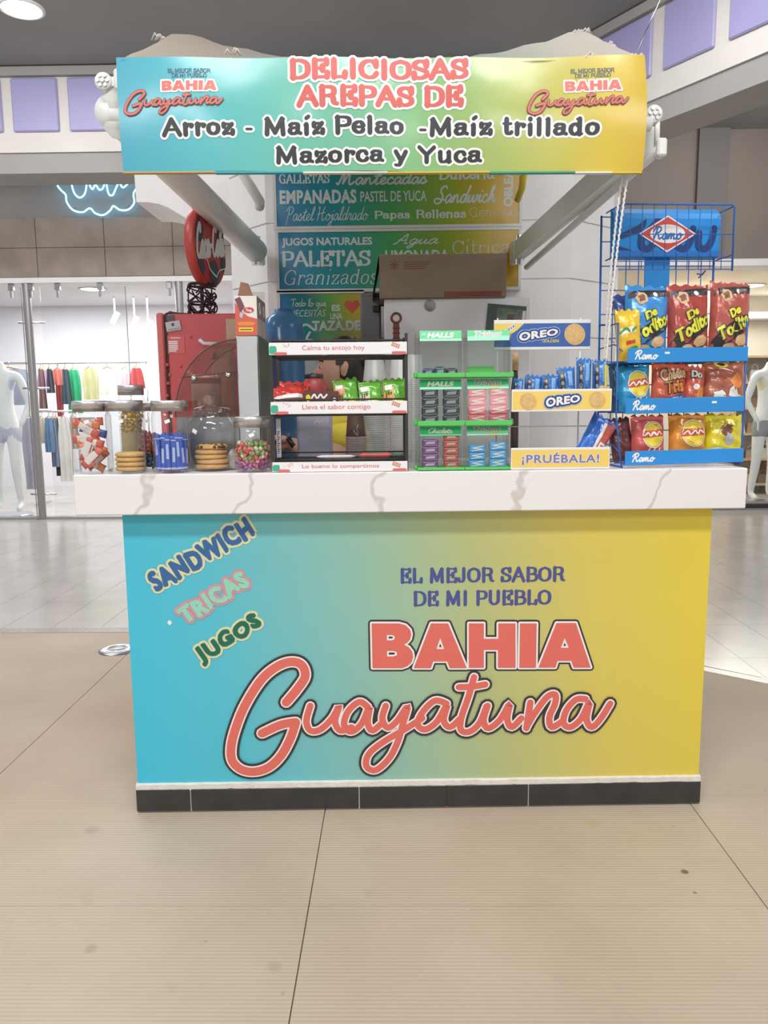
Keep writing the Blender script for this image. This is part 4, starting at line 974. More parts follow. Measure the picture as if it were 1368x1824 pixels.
# red bars in the first jar
cx, cy, r, b = j1; random.seed(11)
M_redw = mat('bar_wrapper_red', (206, 96, 78), .3); M_orw = mat('bar_wrapper_orange', (224, 128, 84), .3); M_blw = mat('bar_wrapper_blue', (70, 86, 146), .3); M_wb = mat('bar_print_pale', (222, 214, 210), .35)
pos = ['lying across the top', 'just under the top one', 'in the upper middle', 'slanting in the middle', 'at the left wall', 'at the right wall', 'below the middle', 'leaning at lower left', 'leaning at lower right', 'upright at the bottom right', 'upright at the bottom left', 'at the very bottom', 'at the back of the jar', 'at the back near the bottom']
for k in range(14):
    z = ZT + .03 + (13-k)/13*(b-.06); a = random.uniform(0, PI)
    x = cx + random.uniform(-.012, .012); y = cy - r*.55 + random.uniform(0, .012) if k < 12 else cy+.02
    mm = (M_redw, M_orw, M_redw, M_blw, M_orw, M_redw)[k % 6]
    slope = random.uniform(-.9, .9) if k > 1 else random.uniform(-.12, .12)
    if k in (8, 9, 10): slope = random.choice((-1.2, 1.2))
    candybar('wrapped_bar', '%s wrapped bar in the left end jar, %s' % ({M_redw: 'red', M_orw: 'orange', M_blw: 'blue'}[mm], pos[k]), 'snack bar', KW(x, y, z), .084, .024, .016, mm, M_wb, (PI/2+random.uniform(-.3, .3), slope, KR), 'wrapped bars in the left end jar')
# twist candies
def candy(label, loc, rr, mm, rot, grp):
    q = MB(); n = 10
    q.lathe([(.001, -rr*.75), (rr*.6, -rr*.62), (rr, 0), (rr*.6, rr*.62), (.001, rr*.75)], mm, n, M=Matrix.Rotation(PI/2, 4, 'Y'))
    t = thing('twist_candy', label, 'candy', loc, group=grp); t.rotation_euler = rot; q.build('sweet', t)
    for s_ in (-1, 1):
        q = MB(); vs = [(s_*rr*.62, 0, 0)]+[(s_*(rr*1.5+.002*(k % 2)), rr*.85*math.cos(2*PI*k/8)*(.9 if k % 2 else 1), rr*.5*math.sin(2*PI*k/8)+.0015*(k % 2)) for k in range(8)]
        q.add(vs, [(0, 1+k, 1+(k+1) % 8) for k in range(8)], mm, True); q.build('twist_end', t)
    return t
cx, cy, r, b = j6; random.seed(21)
CC = {'pink': (206, 126, 158), 'coral': (222, 120, 110), 'green': (150, 184, 104), 'cream': (214, 206, 178), 'mauve': (186, 120, 176)}
rows = [('mauve', 'pink', 'mauve'), ('pink', 'mauve', 'pink'), ('green', 'coral', 'cream', 'green'), ('coral', 'green', 'cream'), ('coral', 'cream', 'green')]
for i in range(6):
    for k in range(7):
        a = PI + PI*(k+.5+.3*(i % 2))/7.3; rr = r-.017
        if i == 5 and k in (2, 3, 4): rr *= .7
        c = random.choice(rows[min(i, 4)])
        candy('%s foil twist candy in the squat jar' % c, KW(cx+rr*math.cos(a), cy+rr*math.sin(a), ZT+.017+i*.0138+random.uniform(-.002, .002)), .0105, mat('foil_'+c, CC[c], .28, .25, var=.25, vscale=120, bump=.5, bscale=160), (random.uniform(0, 3), random.uniform(-.6, .6), random.uniform(0, 6)), 'candies in the squat jar')
cx, cy, r, b = jb; random.seed(8)
M_tof = mat('toffee_gold', (206, 172, 84), .35, var=.2, vscale=90)
for i in range(5):
    for k in range(5):
        a = PI + PI*(k+.5)/5; candy('gold wrapped toffee in the tall back jar', KW(cx+(r-.018)*math.cos(a), cy+(r-.018)*math.sin(a), ZT+b-.05-i*.017), .0115, M_tof, (random.uniform(0, 3), random.uniform(-.6, .6), random.uniform(0, 6)), 'toffees in the back jar')
q = MB(); q.cyl(cx, cy, 0, b-.13, r*.9, mat('toffee_paper', (190, 168, 120), .6), 20); 
o = q.build('paper_liner'); tag(o, 'tan paper liner under the toffees in the tall back jar', 'paper'); o.location = KW(0, 0, ZT+.007); o.rotation_euler = (0, 0, KR)
cx, cy, r, b = j3; random.seed(9)
for i in range(7):
    for k in range(3):
        a = PI + PI*(.25+.25*k); c = 'red' if i > 2 else 'blue'
        candy('%s wrapped sweet in the half hidden jar' % c, KW(cx+(r-.018)*math.cos(a), cy+(r-.018)*math.sin(a), ZT+.018+i*.0155), .0115, mat('sweet_'+c, (176, 92, 80) if c == 'red' else (54, 74, 104), .3, .2, var=.25, vscale=90), (random.uniform(0, 3), random.uniform(-.6, .6), random.uniform(0, 6)), 'sweets in the half hidden jar')
# round cookie jar with a glass lid
cx, cy = X(378, .118), .118; r = (X(421, .118)-X(335, .118))/2
t = kthing('cookie_jar', 'round bellied cookie jar with a knobbed glass lid', 'jar', cx, cy, ZT)
H = Z(376, 733, .118)-ZT
q = MB(); q.lathe([(.001, .001), (r*.62, .001), (r*.74, .008), (r*.86, .03), (r*.97, H*.45), (r, H*.62), (r*.96, H*.76), (r*.82, H*.88), (r*.72, H*.93), (r*.72, H*.985), (r*.78, H)], M_glass, 36)
q.lathe([(.001, .007), (r*.6, .007), (r*.7, .012)], M_glass, 36); q.build('glass_body', t)
q = MB(); q.lathe([(r*.66, H*.97), (r*.68, H+.002), (r*.8, H+.004), (r*.78, H+.010), (r*.5, H+.017), (r*.18, H+.022), (r*.10, H+.027), (r*.15, H+.033), (r*.2, H+.042), (r*.15, H+.05), (.001, H+.053)], M_glass, 36); q.build('glass_lid', t)
for k in range(5):
    cookie('chocolate chip cookie, %s of the pile in the round jar' % ('lowest', 'second lowest', 'middle one', 'second from the top', 'uppermost')[k], cx-.002+.003*math.sin(k*2), cy-.004, ZT+.0085+k*.0152, .0535-.001*k, .0146, M_cookie2, 'chip cookies in the round jar', M_choc if k == 4 else None, seed=k)
q = MB(); q.box(-.0088, .0088, -.001, 0, -.006, .006, M_ink_w, M=Matrix.Rotation(.5, 4, 'Y')); q.build('price_sticker', t, (-r*.5, -r*.84, H*.68), (0, 0, -.5))
# ------------------------------------------------------------------ black wire rack with three tiers
M_blk = mat('black_wire', (52, 48, 48), .4)
RY0, RY1 = .02, .19
rx0, rx1 = X(485, RY0, 725), X(724, RY0, 725); rcx = (rx0+rx1)/2; hw = (rx1-rx0)/2
rack = kthing('wire_rack', 'black three tier wire rack with white slogan strips', 'rack', rcx, RY0, ZT)
zt = lambda py: Z(605, py, RY0)-ZT
topz = zt(604)
for x in (-hw, hw):
    for y in (0, RY1-RY0):
        q = MB(); q.box(x-.0045, x+.0045, y-.0045, y+.0045, .001, topz+(.016 if x > 0 else 0), M_blk); q.build('post', rack)
M_strip = mat('strip_white', (236, 234, 234), .35); M_strip_r = mat('strip_red', (214, 110, 112), .4); M_strip_g = mat('strip_green', (60, 176, 140), .4); M_strip_t = mat('strip_text', (206, 112, 114), .4); M_bar_p = mat('strip_wafer', (206, 150, 126), .5)
for i, (py0, py1, body, bxs) in enumerate(((610, 632, 'Calma tu antojo hoy', (541, 651)), (715, 737, 'Lleva el sabor contigo', (539, 660)), (822, 843, 'Lo bueno lo compartimos', (536, 674)))):
    z1, z0 = zt(py0), max(zt(py1), .001); zs = z0-.001
    st = MB(); st.box(-hw-.004, hw+.002, -.009, -.0055, z0, z1, M_strip, b=.001); so = st.build('slogan_strip', rack)
    ink = Ink(); b_ = PK(bxs[0], 725, RY0)[0]-rcx, PK(bxs[1], 725, RY0)[0]-rcx; hh = z1-z0
    sans(ink, body, (b_[0], z0+hh*.27, b_[1], z0+hh*.76), [(0, M_strip_t, 1)], off=.0)
    ink.items.g += 1; ink.blob(-hw+.008, z0+hh*.4, .011, hh*.34, M_strip_g, 0, 16, 2, pw=4); ink.blob(-hw+.03, z0+.004, .02, .0045, M_strip_r, 1, 16, 2, pw=4); ink.items.g += 1; ink.blob(hw-.022, z0+.004, .022, .0045, M_strip_r, 1, 16, 2, pw=4)
    c = math.cos(-.35), math.sin(-.35)
    for u in range(4):
        for v in range(2):
            ox, oz = (u-1.5)*.0066, (v-.5)*.0066; ink.blob(hw-.032+ox*c[0]-oz*c[1], z1-.010+ox*c[1]+oz*c[0], .003, .003, M_bar_p, 0, 8, 1, rot=-.35, pw=6)
    random.seed(i); ink.items.g += 1
    for u in range(9): ink.blob(-hw+.045+random.uniform(-.014, .014), z1-.009+random.uniform(-.006, .006), .0018, .0013, M_bar_p, 0, 6, 1, rot=u)
    ink.words(flat(-.0091), 'strip_print', so, eps=.0003, base=.0003)
    q = MB(); zs = z0 - .002 if i < 2 else z1 + .004
    for k in range(15):
        x = -hw + 2*hw*(k+.5)/15; q.tube([(x, -.002, zs), (x, RY1-RY0, zs)], .0016, M_blk, 5)
    for y in (0, .05, .1, RY1-RY0): q.tube([(-hw, y, zs-.002), (hw, y, zs-.002)], .0028, M_blk, 6)
    for zz in (z1+.006,):
        q.tube([(-hw, -.002, zz), (hw, -.002, zz)], .0026, M_blk, 6); q.tube([(-hw, RY1-RY0, zz+.012), (hw, RY1-RY0, zz+.012)], .0026, M_blk, 6)
    if i == 0:
        q.tube([(-hw, RY1-RY0, zz+.014), (hw-.008, RY1-RY0, zz+.014), (hw-.002, RY1-RY0-.03, zz+.013), (hw, .0, zz+.008)], .0026, M_blk, 6)
        for k in range(7): q.tube([(-hw+2*hw*k/7, -.002, zz), (-hw+2*hw*k/7, -.002, zz-.012)], .002, M_blk, 5)
    q.build('wire_shelf', rack)
q = MB(); q.box(-hw+.006, -hw+.02, .03, .032, zt(815), zt(745), mat('grey_label_card', (176, 172, 176), .6)); o = q.build('label_card', rack)
ink = Ink()
for k in range(12): ink.rect(-hw+.009, zt(808)+k*.006, -hw+.009+.004+.004*(k*7 % 3)/2, zt(808)+k*.006+.003, M_ink_k)
qq = MB(); ink.put(qq, flat(.03), base=.0003); qq.build('label_print', o)
shelf_z = [zt(737)+ZT+.0012-.002+.0016, zt(822)+ZT+.0056+.002]
# ------------------------------------------------------------------ pouches and bags
def bag(name, label, cat, px, y, mats, inkfn=None, th=.05, lean=.12, rz=0, z=None, grp=None, roll=0, crimp=True, seed=0, scale=1.0):
    """px = (left, top, right, bottom) in the photo at kiosk depth y"""
    xa, za = PK(px[0], px[3], y); xb, zb = PK(px[2], px[1], y); w_, h_ = (xb-xa)*scale, zb-za
    if z is None: z = za
    else: h_ = (zb-z)/math.cos(lean)
    t = kthing(name, label, cat, (xa+xb)/2, y, z, rz, grp); t.rotation_euler = (-lean, roll, KR+rz)
    return bagmesh(t, w_, h_, th, mats, inkfn, seed)
def bagmesh(t, w_, h_, th, mats, inkfn=None, seed=0):
    random.seed(seed*13+5); ph = [random.uniform(0, 6) for _ in range(6)]
    def T(x, z):
        u, v = min(abs(2*x/w_), 1), min(abs(2*z/h_-1), 1); a = max(0, 1-u**2.6)**.55*max(0, 1-(v/.93)**3.2 if v < .93 else 0)**.6
        wr = .05*math.sin(9*x/w_*2+ph[0]+3*z/h_)*math.sin(7*z/h_+ph[1]) + .035*math.sin(23*z/h_+ph[2]+6*x/w_)
        return th/2*a*(1+wr*2) + .0006 + (.0016*math.sin(x/w_*60) if v > .93 else 0)
    nx, nz = 18, 22; vs = []; bk = []
    for j in range(nz+1):
        for i in range(nx+1):
            x, z = -w_/2+w_*i/nx, h_*j/nz
            k = 1-.05*math.sin(PI*j/nz); zz = z + (.004*math.sin(i*1.3+ph[3]) if j in (nz,) else 0)
            vs.append((x*k, -T(x, z), zz)); bk.append((x*k, T(x, z)*.8, zz))
    fs = [(j*(nx+1)+i, j*(nx+1)+i+1, (j+1)*(nx+1)+i+1, (j+1)*(nx+1)+i) for j in range(nz) for i in range(nx)]
    q = MB(); q.add(vs, fs, mats, True); q.add(bk, [f[::-1] for f in fs], mats, True); q.build('pouch', t)
    if inkfn:
        ink = Ink(); inkfn(ink, w_, h_); q = MB()
        def fn(x, z, d): return (x*(1-.05*math.sin(PI*min(max(z/h_, 0), 1))), -T(x, z)-d, z)
        ink.put(q, fn, eps=.0007, base=.0009); q.build('pack_print', t)
    return t
def foil(name, rgb, rough=.25): return mat('foil_bag_'+name, rgb, rough, .1, var=.1, vscale=18, bump=.35, bscale=26, coat=.3)
P_w = mat('pack_white', (238, 236, 232), .35); P_y = mat('pack_yellow', (236, 214, 70), .35); P_k = mat('pack_black', (50, 44, 48), .35); P_r = mat('pack_red', (204, 70, 62), .35); P_b = mat('pack_blue', (52, 92, 170), .35)
P_br = mat('pack_brown', (122, 78, 58), .4); P_tan = mat('pack_tan', (214, 178, 130), .5); P_g = mat('pack_green', (88, 160, 62), .35); P_or = mat('pack_orange', (226, 140, 64), .35); P_lime = mat('pack_lime', (222, 224, 66), .35)
# on the rack's middle tier
def ig(kcol):
    def f(k, w_, h_):
        k.grid(-w_*.47, h_*.06, -w_*.02, h_*.94, mat('pack_face_'+kcol[0], kcol[1], .4), 0); k.blob(w_*.22, h_*.2, w_*.14, h_*.18, P_y, 1); k.blob(w_*.22, h_*.16, w_*.09, h_*.1, P_k, 2)
        for i in range(3): k.grid(-w_*(.38-.1*i), h_*.12, -w_*(.32-.1*i), h_*.55, P_br, 1, 2, 4)
        k.grid(-w_*.4, h_*.62, -w_*.1, h_*.78, P_w, 1, 4, 2)
    return f
Mg = foil('green', (104, 178, 62))
for i, (p, kc, lb, rl) in enumerate((((597, 674, 641, 708), ('peach', (226, 158, 120)), 'green pack with a salmon front on the rack tier, left of three', -.10), ((640, 678, 683, 708), ('cream', (226, 216, 190)), 'green pack with a cream front on the rack tier, middle of three', -.06), ((682, 674, 726, 708), ('apricot', (224, 170, 96)), 'green pack with an apricot front on the rack tier, right of three', -.03))):
    bag('snack_pack', lb, 'snack pack', p, .075, Mg, ig(kc), th=.04, lean=.25, roll=rl, z=shelf_z[0]+.001, grp='green packs on the rack tier', seed=i)
def ired(k, w_, h_):
    k.grid(-w_*.46, h_*.08, w_*.46, h_*.42, P_br, 0); k.grid(-w_*.46, h_*.42, w_*.46, h_*.55, P_w, 1)
    for i in range(6): k.blob(-w_*.36+w_*.14*i, h_*.24, w_*.05, h_*.1, P_k, 1, 8, 2, rot=i)
bag('snack_pouch', 'red and silver pouch lying at the left of the rack tier', 'snack pouch', (487, 686, 545, 712), .07, foil('red', (206, 64, 56)), ired, th=.045, lean=.5, z=shelf_z[0]+.002, roll=-.12, seed=4)
bag('snack_pouch', 'red pouch behind the silver one on the rack tier', 'snack pouch', (496, 680, 552, 706), .135, foil('red2', (212, 66, 60)), None, th=.03, lean=.35, z=shelf_z[0]+.002, seed=5)
xa, z0 = PK(541, 712, .05); xb, z1 = PK(602, 697, .05)
t = kthing('chocolate_box', 'brown chocolate box with yellow and white lettering on the rack tier', 'box', (xa+xb)/2, .05, shelf_z[0]+.0005)
q = MB(); w_ = xb-xa; h_ = (z1-shelf_z[0]); q.box(-w_/2, w_/2, -.012, .075, 0, h_, mat('choco_box', (98, 58, 50), .45), b=.001); q.build('carton', t)
ink = Ink(); ink.stroke([(-w_*.26, h_*.68), (-w_*.18, h_*.86), (-w_*.1, h_*.68), (0, h_*.86), (w_*.08, h_*.7), (w_*.18, h_*.84)], h_*.08, P_w, 0); ink.blob(-w_*.36, h_*.7, w_*.07, h_*.16, P_y); ink.blob(w_*.4, h_*.62, .010, .010, P_k, 0); ink.blob(w_*.4, h_*.62, .006, .006, P_w, 1); sans(ink, 'nuci', (-w_*.26, h_*.26, w_*.2, h_*.55), [(0, P_w, 0)], off=.02)
q = MB(); ink.put(q, flat(-.012), base=.0004); q.build('box_print', t)
# bars on the bottom tier
candybar('candy_stick', 'long white candy stick on the bottom tier of the rack', 'candy', KW(X(598, .05), .05, shelf_z[1]+.006), .12, .011, .009, mat('stick_white', (222, 218, 216), .4), M_wb, (0, 0, KR+.05))
candybar('candy_bar', 'red wrapped bar with a green end on the bottom tier', 'candy', KW(X(668, .055), .055, shelf_z[1]+.009), .105, .03, .016, mat('bar_red2', (196, 84, 80), .35), mat('bar_green', (40, 140, 96), .3), (0, 0, KR-.04))
candybar('candy_bar', 'dark bar at the right end of the bottom tier', 'candy', KW(X(708, .055), .055, shelf_z[1]+.007), .045, .022, .012, mat('bar_dark', (58, 70, 60), .35), mat('bar_green', (40, 140, 96), .3), (0, 0, KR))
# ------------------------------------------------------------------ things behind the rack on the worktop
def frosted(name, rgb, tr=.5, rough=.25):
    m = bpy.data.materials.new(name); m.use_nodes = True; nt = m.node_tree; b = nt.nodes['Principled BSDF']
    b.inputs['Base Color'].default_value = lin(rgb); b.inputs['Roughness'].default_value = rough
    t = nd(nt, 'ShaderNodeBsdfTransparent'); mx = nd(nt, 'ShaderNodeMixShader'); mx.inputs[0].default_value = 1-tr
    nt.links.new(t.outputs[0], mx.inputs[1]); nt.links.new(b.outputs[0], mx.inputs[2]); nt.links.new(mx.outputs[0], nt.nodes['Material Output'].inputs[0])
    return m
M_cup = frosted('cup_plastic', (232, 234, 232), .55)
def cupstack(label, px, pyb, pyt, y, r, mm, flip=True, lean=0.0, rimm=None, step=.0075, ztop=None):
    x = X(px, y); zb = ZT; h = Z(px, pyt, y)-ZT
    t = kthing('cup_stack', label, 'cups', x, y, ZT); n = int((h-.08)/step); t.rotation_euler[1] = lean
    for k in range(0, n):
        q = MB() if k == 0 else q
        z = .002+k*step; q.lathe([(r, z), (r*1.04, z+.001), (r*1.04, z+.003), (r*.985, z+.0035), (r*.975, z+step)], rimm or mm, 20)
    q.build('nested_rims', t)
    q = MB(); z = .002+n*step; q.lathe([(r, z), (r*1.03, z+.002), (r*.97, z+.006), (r*.78, h-.004), (r*.72, h), (.001, h-.002)], mm, 24); q.build('top_cup', t)
    return t
cupstack('sleeve of clear plastic cups standing behind the black rack', 672, 810, 640, .36, .042, M_cup, lean=-.02)
cupstack('sleeve of clear plastic cups behind the right post of the rack', 714, 810, 634, .40, .040, M_cup)
cupstack('sleeve of clear plastic cups beside the green gum display', 739, 810, 632, .47, .036, M_cup)
M_brcup = mat('brown_paper_cup', (98, 74, 68), .55, var=.08, vscale=40); M_rim = mat('cup_rim', (196, 180, 176), .5, var=.1, vscale=60)
c = cupstack('stack of brown paper coffee cups with pale rims behind the rack', 634, 810, 733, .33, .0345, M_brcup, rimm=M_rim, step=.0085)
ink = Ink(); ink.stroke([(0, .0), (.006, .014), (-.004, .026), (.006, .042)], .007, mat('steam_print', (190, 160, 146), .5)); ink.stroke([(.010, .022), (.004, .034), (.010, .046)], .003, mat('steam_print', (190, 160, 146), .5))
q = MB(); ink.put(q, lambda x, z, d: (x, -.0335+z*.11-d-.001, z), base=.0004); q.build('steam_print', c, (0, 0, .088))
t = kthing('napkin_holder', 'pale lilac napkin holder behind the black rack', 'napkin holder', X(562, .34), .34, ZT)
w_ = (X(591, .34)-X(531, .34))/2; h_ = Z(562, 728, .34)-ZT
q = MB(); q.box(-w_, w_, -.05, .05, 0, h_, mat('lilac_plastic', (190, 188, 206), .4, var=.03, vscale=6), b=.008); q.build('holder_body', t)
q = MB(); q.box(-w_+.02, w_-.02, -.03, .03, h_+.0005, h_+.02, mat('paper_white', (236, 236, 236), .7), b=.004); q.build('napkins', t)
ink = Ink(); ink.stroke([(.0, h_*.72), (.01, h_*.8), (.016, h_*.76), (.026, h_*.78)], .0022, P_w); q = MB(); ink.put(q, flat(-.05)); q.build('scratch_mark', t)
t = kthing('red_canister', 'red canister with a black lid behind the rack', 'canister', X(562, .46), .46, ZT)
r = (X(583, .46)-X(541, .46))/2; h_ = Z(562, 668, .46)-ZT
q = MB(); q.lathe([(.001, 0), (r, .0), (r, h_-.05), (r*.96, h_-.03), (r*.74, h_-.012), (r*.7, h_-.01)], mat('red_canister', (166, 66, 66), .4, var=.06, vscale=20), 28); q.build('can_body', t)
q = MB(); q.lathe([(r*.78, h_-.012), (r*.8, h_), (r*.74, h_+.003), (.001, h_+.003)], P_k, 28); q.build('can_lid', t)
# ------------------------------------------------------------------ green gum display
M_gr = mat('display_green', (92, 196, 96), .35); M_hdr = mat('header_green', (66, 198, 122), .35); M_hdr2 = mat('header_mint', (150, 226, 190), .35); M_gdk = mat('header_grey', (110, 112, 116), .4)
GY = .02
gx0, gx1 = X(744, GY, 753), X(912, GY, 753); gcx = (gx0+gx1)/2; ghw = (gx1-gx0)/2
gd = kthing('gum_display', 'green and clear six bin display of gum and sweets', 'display', gcx, GY, ZT)
gz = lambda py: Z(828, py, GY)-ZT
rows_ = [(587, 606, 664, 672), (675, 693, 749, 758), (760, 776, 832, 841)]
names_ = [('HALLS', 'Trident'), ('HALLS', 'Trident'), ('Chiclets', 'Trident')]
DY = .13
for sd in (-1, 1):
    q = MB(); q.box(sd*ghw-(.003 if sd < 0 else 0), sd*ghw+(0 if sd < 0 else .003), .05, DY, .001, gz(590), M_acryl); q.build('side_panel', gd)
    for r_ in range(3):
        q = MB(); q.box(sd*(ghw+.004)-.006, sd*(ghw+.004)+.006, .03, .05, max(.001, gz(rows_[r_][3])), gz(rows_[r_][2])+.004, M_gr, b=.003); q.build('side_clip', gd)
q = MB(); q.box(-ghw, ghw, DY, DY+.004, .001, gz(595), glassmat('back_acrylic', (240, 244, 241), .97, refl=.06, gloss=.2)); q.build('back_panel', gd)
bins = {}
for r_, (h0, h1, b0, b1) in enumerate(rows_):
    zb, zc, zh, zt_ = gz(b1) if r_ < 2 else .002, gz(b0), gz(h1), gz(h0)
    for c_ in range(2):
        x0, x1 = (-ghw+.002, -.003) if c_ == 0 else (.003, ghw-.002)
        q = MB(); q.box(x0-.002, x1+.002, -.006, .0, zb, zc, M_gr, b=.001); q.box(x0-.002, x1+.002, .0005, DY-.001, zb, zb+.004, M_gr); tr = q.build('bin_tray', gd)
        xi0, xi1 = x0+.006, x1-.006
        # clear hood: sloping front, header band on top
        q = MB(); pr = [(.004, zc+.001), (.006, zc+.03), (.020, zh), (.030, zt_), (.075, zt_+.002)]
        vs = [(x, y, z) for x in (xi0, xi1) for y, z in pr]; n = len(pr)
        fs = [(k, n+k, n+k+1, k+1) for k in range(n-1)]; q.add(vs, fs, M_acryl)
        for x in (xi0, xi1): q.add([(x, y, z) for y, z in pr] + [(x, DY-.002, zt_-.03), (x, DY-.002, zc)], [tuple(range(n+2))], M_acryl)
        hd = q.build('clear_hood', gd)
        sl = lambda x, z, d, zh=zh, zt_=zt_: (x, .020+.010*(z-zh)/(zt_-zh)-.001-d, z)
        ink = Ink(); ink.grid(xi0, zh, xi1, zt_, M_hdr, 0, 4, 2); hh = zt_-zh; ww = xi1-xi0
        if c_ == 1: ink.grid(xi0, zh, xi1, zh+hh*.42, M_hdr2, 1, 4, 2, sh=hh*.05)
        else: ink.grid(xi0, zh, xi1, zh+hh*.22, M_hdr2 if r_ < 2 else M_hdr, 1, 4, 2)
        nm = names_[r_][c_]
        if nm == 'HALLS':
            sans(ink, 'HALLS', (xi0+ww*.17, zh+hh*.3, xi0+ww*.83, zh+hh*.82), [(0, P_w, 2)], off=.05, shear=.25)
            if r_ == 0: ink.blob(xi0+ww*.1, zh+hh*.66, ww*.055, hh*.13, M_hdr2, 2)
        elif nm == 'Trident': sans(ink, 'Trident', (xi0+ww*.17, zh+hh*.42, xi0+ww*.82, zh+hh*.9), [(.0012, P_w, 2), (0, M_gdk if r_ else mat('header_pale_text', (176, 186, 180), .4), 3)], off=.02, shear=.3)
        else:
            letters(ink, 'Chiclets', SCR, (xi0+ww*.2, zh+hh*.25, xi0+ww*.8, zh+hh*.85), .16, [(0, P_w, 2)], shear=.15)
        if c_ == 1 and r_: ink.blob(xi0+ww*.66, zh+hh*.2, ww*.12, hh*.12, mat('tab_yellow', (206, 206, 110), .4), 2, pw=5)
        q = MB(); ink.put(q, sl, eps=.0004, base=.0004); tag(q.build('header_print', hd), 'printed header reading %s' % nm)
        bins[(r_, c_)] = (xi0, xi1, zb+.004)
def gumpack(name, label, cat, x, y, z, w_, h_, d_, mm, ms, grp, tilt=0, n=3):
    t = kthing(name, label, cat, x, y, z, group=grp); t.rotation_euler[0] = tilt
    q = MB(); q.box(-w_/2, w_/2, 0, d_, 0, h_, mm, b=min(h_, d_)*.16); q.build('wrapper', t)
    ink = Ink()
    if n == 3:
        ink.stroke([(-w_*.34, h_*.2), (w_*.3, h_*.42), (-w_*.3, h_*.6), (w_*.34, h_*.84)], h_*.13, ms, 0, curve=False)
    else:
        ink.poly([(-w_*.3, h_*.28), (w_*.26, h_*.34), (w_*.3, h_*.7), (-w_*.26, h_*.62)], ms, 0); ink.stroke([(-w_*.42, h_*.84), (0, h_*.8), (w_*.4, h_*.88)], h_*.07, ms, 0); ink.stroke([(-w_*.4, h_*.14), (0, h_*.1), (w_*.42, h_*.16)], h_*.06, ms, 0)
    q = MB(); ink.put(q, flat(0), base=.0004); q.build('pack_print', t)
    return t
ordn = ['uppermost', 'second from the top', 'third from the top', 'fourth from the top', 'fifth from the top', 'lowest']
def stack(r_, c_, side, n, colname, rgb, silver, pkname, cat, hh, ww=.044, style=3, jit=.001):
    xi0, xi1, zb = bins[(r_, c_)]; x = gcx + (xi0+(xi1-xi0)*(.25 if side == 0 else .76)); random.seed(r_*7+c_*3+side)
    mm = mat('gum_'+colname, rgb, .42, .05, var=.15, vscale=60, bump=.2, bscale=80); ms = mat('gum_print_'+colname, tuple(int(k*.9) for k in silver), .5)
    for k in range(n):
        gumpack(pkname, '%s %s, %s, %s stack, %s %s bin' % (colname, 'gum pack' if cat == 'gum' else 'sweet roll', ordn[n-1-k] if k else ('lowest' if n > 1 else 'only one'), ('left', 'right')[side], ('top', 'middle', 'bottom')[r_], ('left', 'right')[c_]), cat, x+random.uniform(-jit, jit), GY+.018+k*.0008, ZT+zb+.001+k*(hh+.0008), ww, hh, .02, mm, ms, 'gum packs in the display', n=style)
pitch = .0262
stack(1, 0, 0, 4, 'black', (56, 60, 64), (170, 176, 180), 'sweet_roll', 'sweets', pitch, .05, 2)
stack(1, 0, 1, 4, 'charcoal', (58, 60, 66), (160, 166, 172), 'sweet_roll', 'sweets', pitch, .05, 2)
stack(1, 1, 0, 4, 'pink', (222, 116, 122), (238, 226, 222), 'gum_pack', 'gum', pitch, .055)
stack(1, 1, 1, 4, 'rose', (218, 110, 118), (238, 226, 222), 'gum_pack', 'gum', pitch+.001, .055)
stack(2, 0, 0, 4, 'purple', (120, 76, 128), (206, 186, 214), 'gum_pack', 'gum', .0215, .05, 2)
stack(2, 0, 1, 5, 'brick red', (178, 84, 76), (226, 180, 164), 'gum_pack', 'gum', .0205, .048, 2)
stack(2, 1, 0, 3, 'sky blue', (84, 160, 214), (232, 240, 244), 'gum_pack', 'gum', .0225, .052)
stack(2, 1, 1, 3, 'light blue', (92, 166, 218), (232, 240, 244), 'gum_pack', 'gum', .0255, .052)
xi0, xi1, zb = bins[(0, 0)]
for k, (u, cn, rgb) in enumerate(((.22, 'navy', (58, 74, 140)), (.5, 'teal', (52, 96, 110)), (.78, 'black', (60, 62, 66)))):
    gumpack('sweet_roll', '%s sweet roll lying in the nearly empty top left bin' % cn, 'sweets', gcx+xi0+(xi1-xi0)*u, GY+.03, ZT+zb+.001, .034, .024+.005*(k % 2), .03, mat('roll_'+cn, rgb, .3, .1, var=.2, vscale=60), mat('gum_print_black', (170, 176, 180), .3), 'sweet rolls in the top left bin', n=2)
xi0, xi1, zb = bins[(0, 1)]
t = kthing('cardboard_insert', 'green card insert standing in the empty top right bin', 'card', gcx+(xi0+xi1)/2-.012, GY+.1, ZT+zb+.0006); q = MB(); q.box(-.042, .042, 0, .002, 0, .032, M_gr); q.build('card', t); q = MB(); q.box(-.042, .042, -.07, -.0005, 0, .001, P_tan); q.build('floor_card', t)
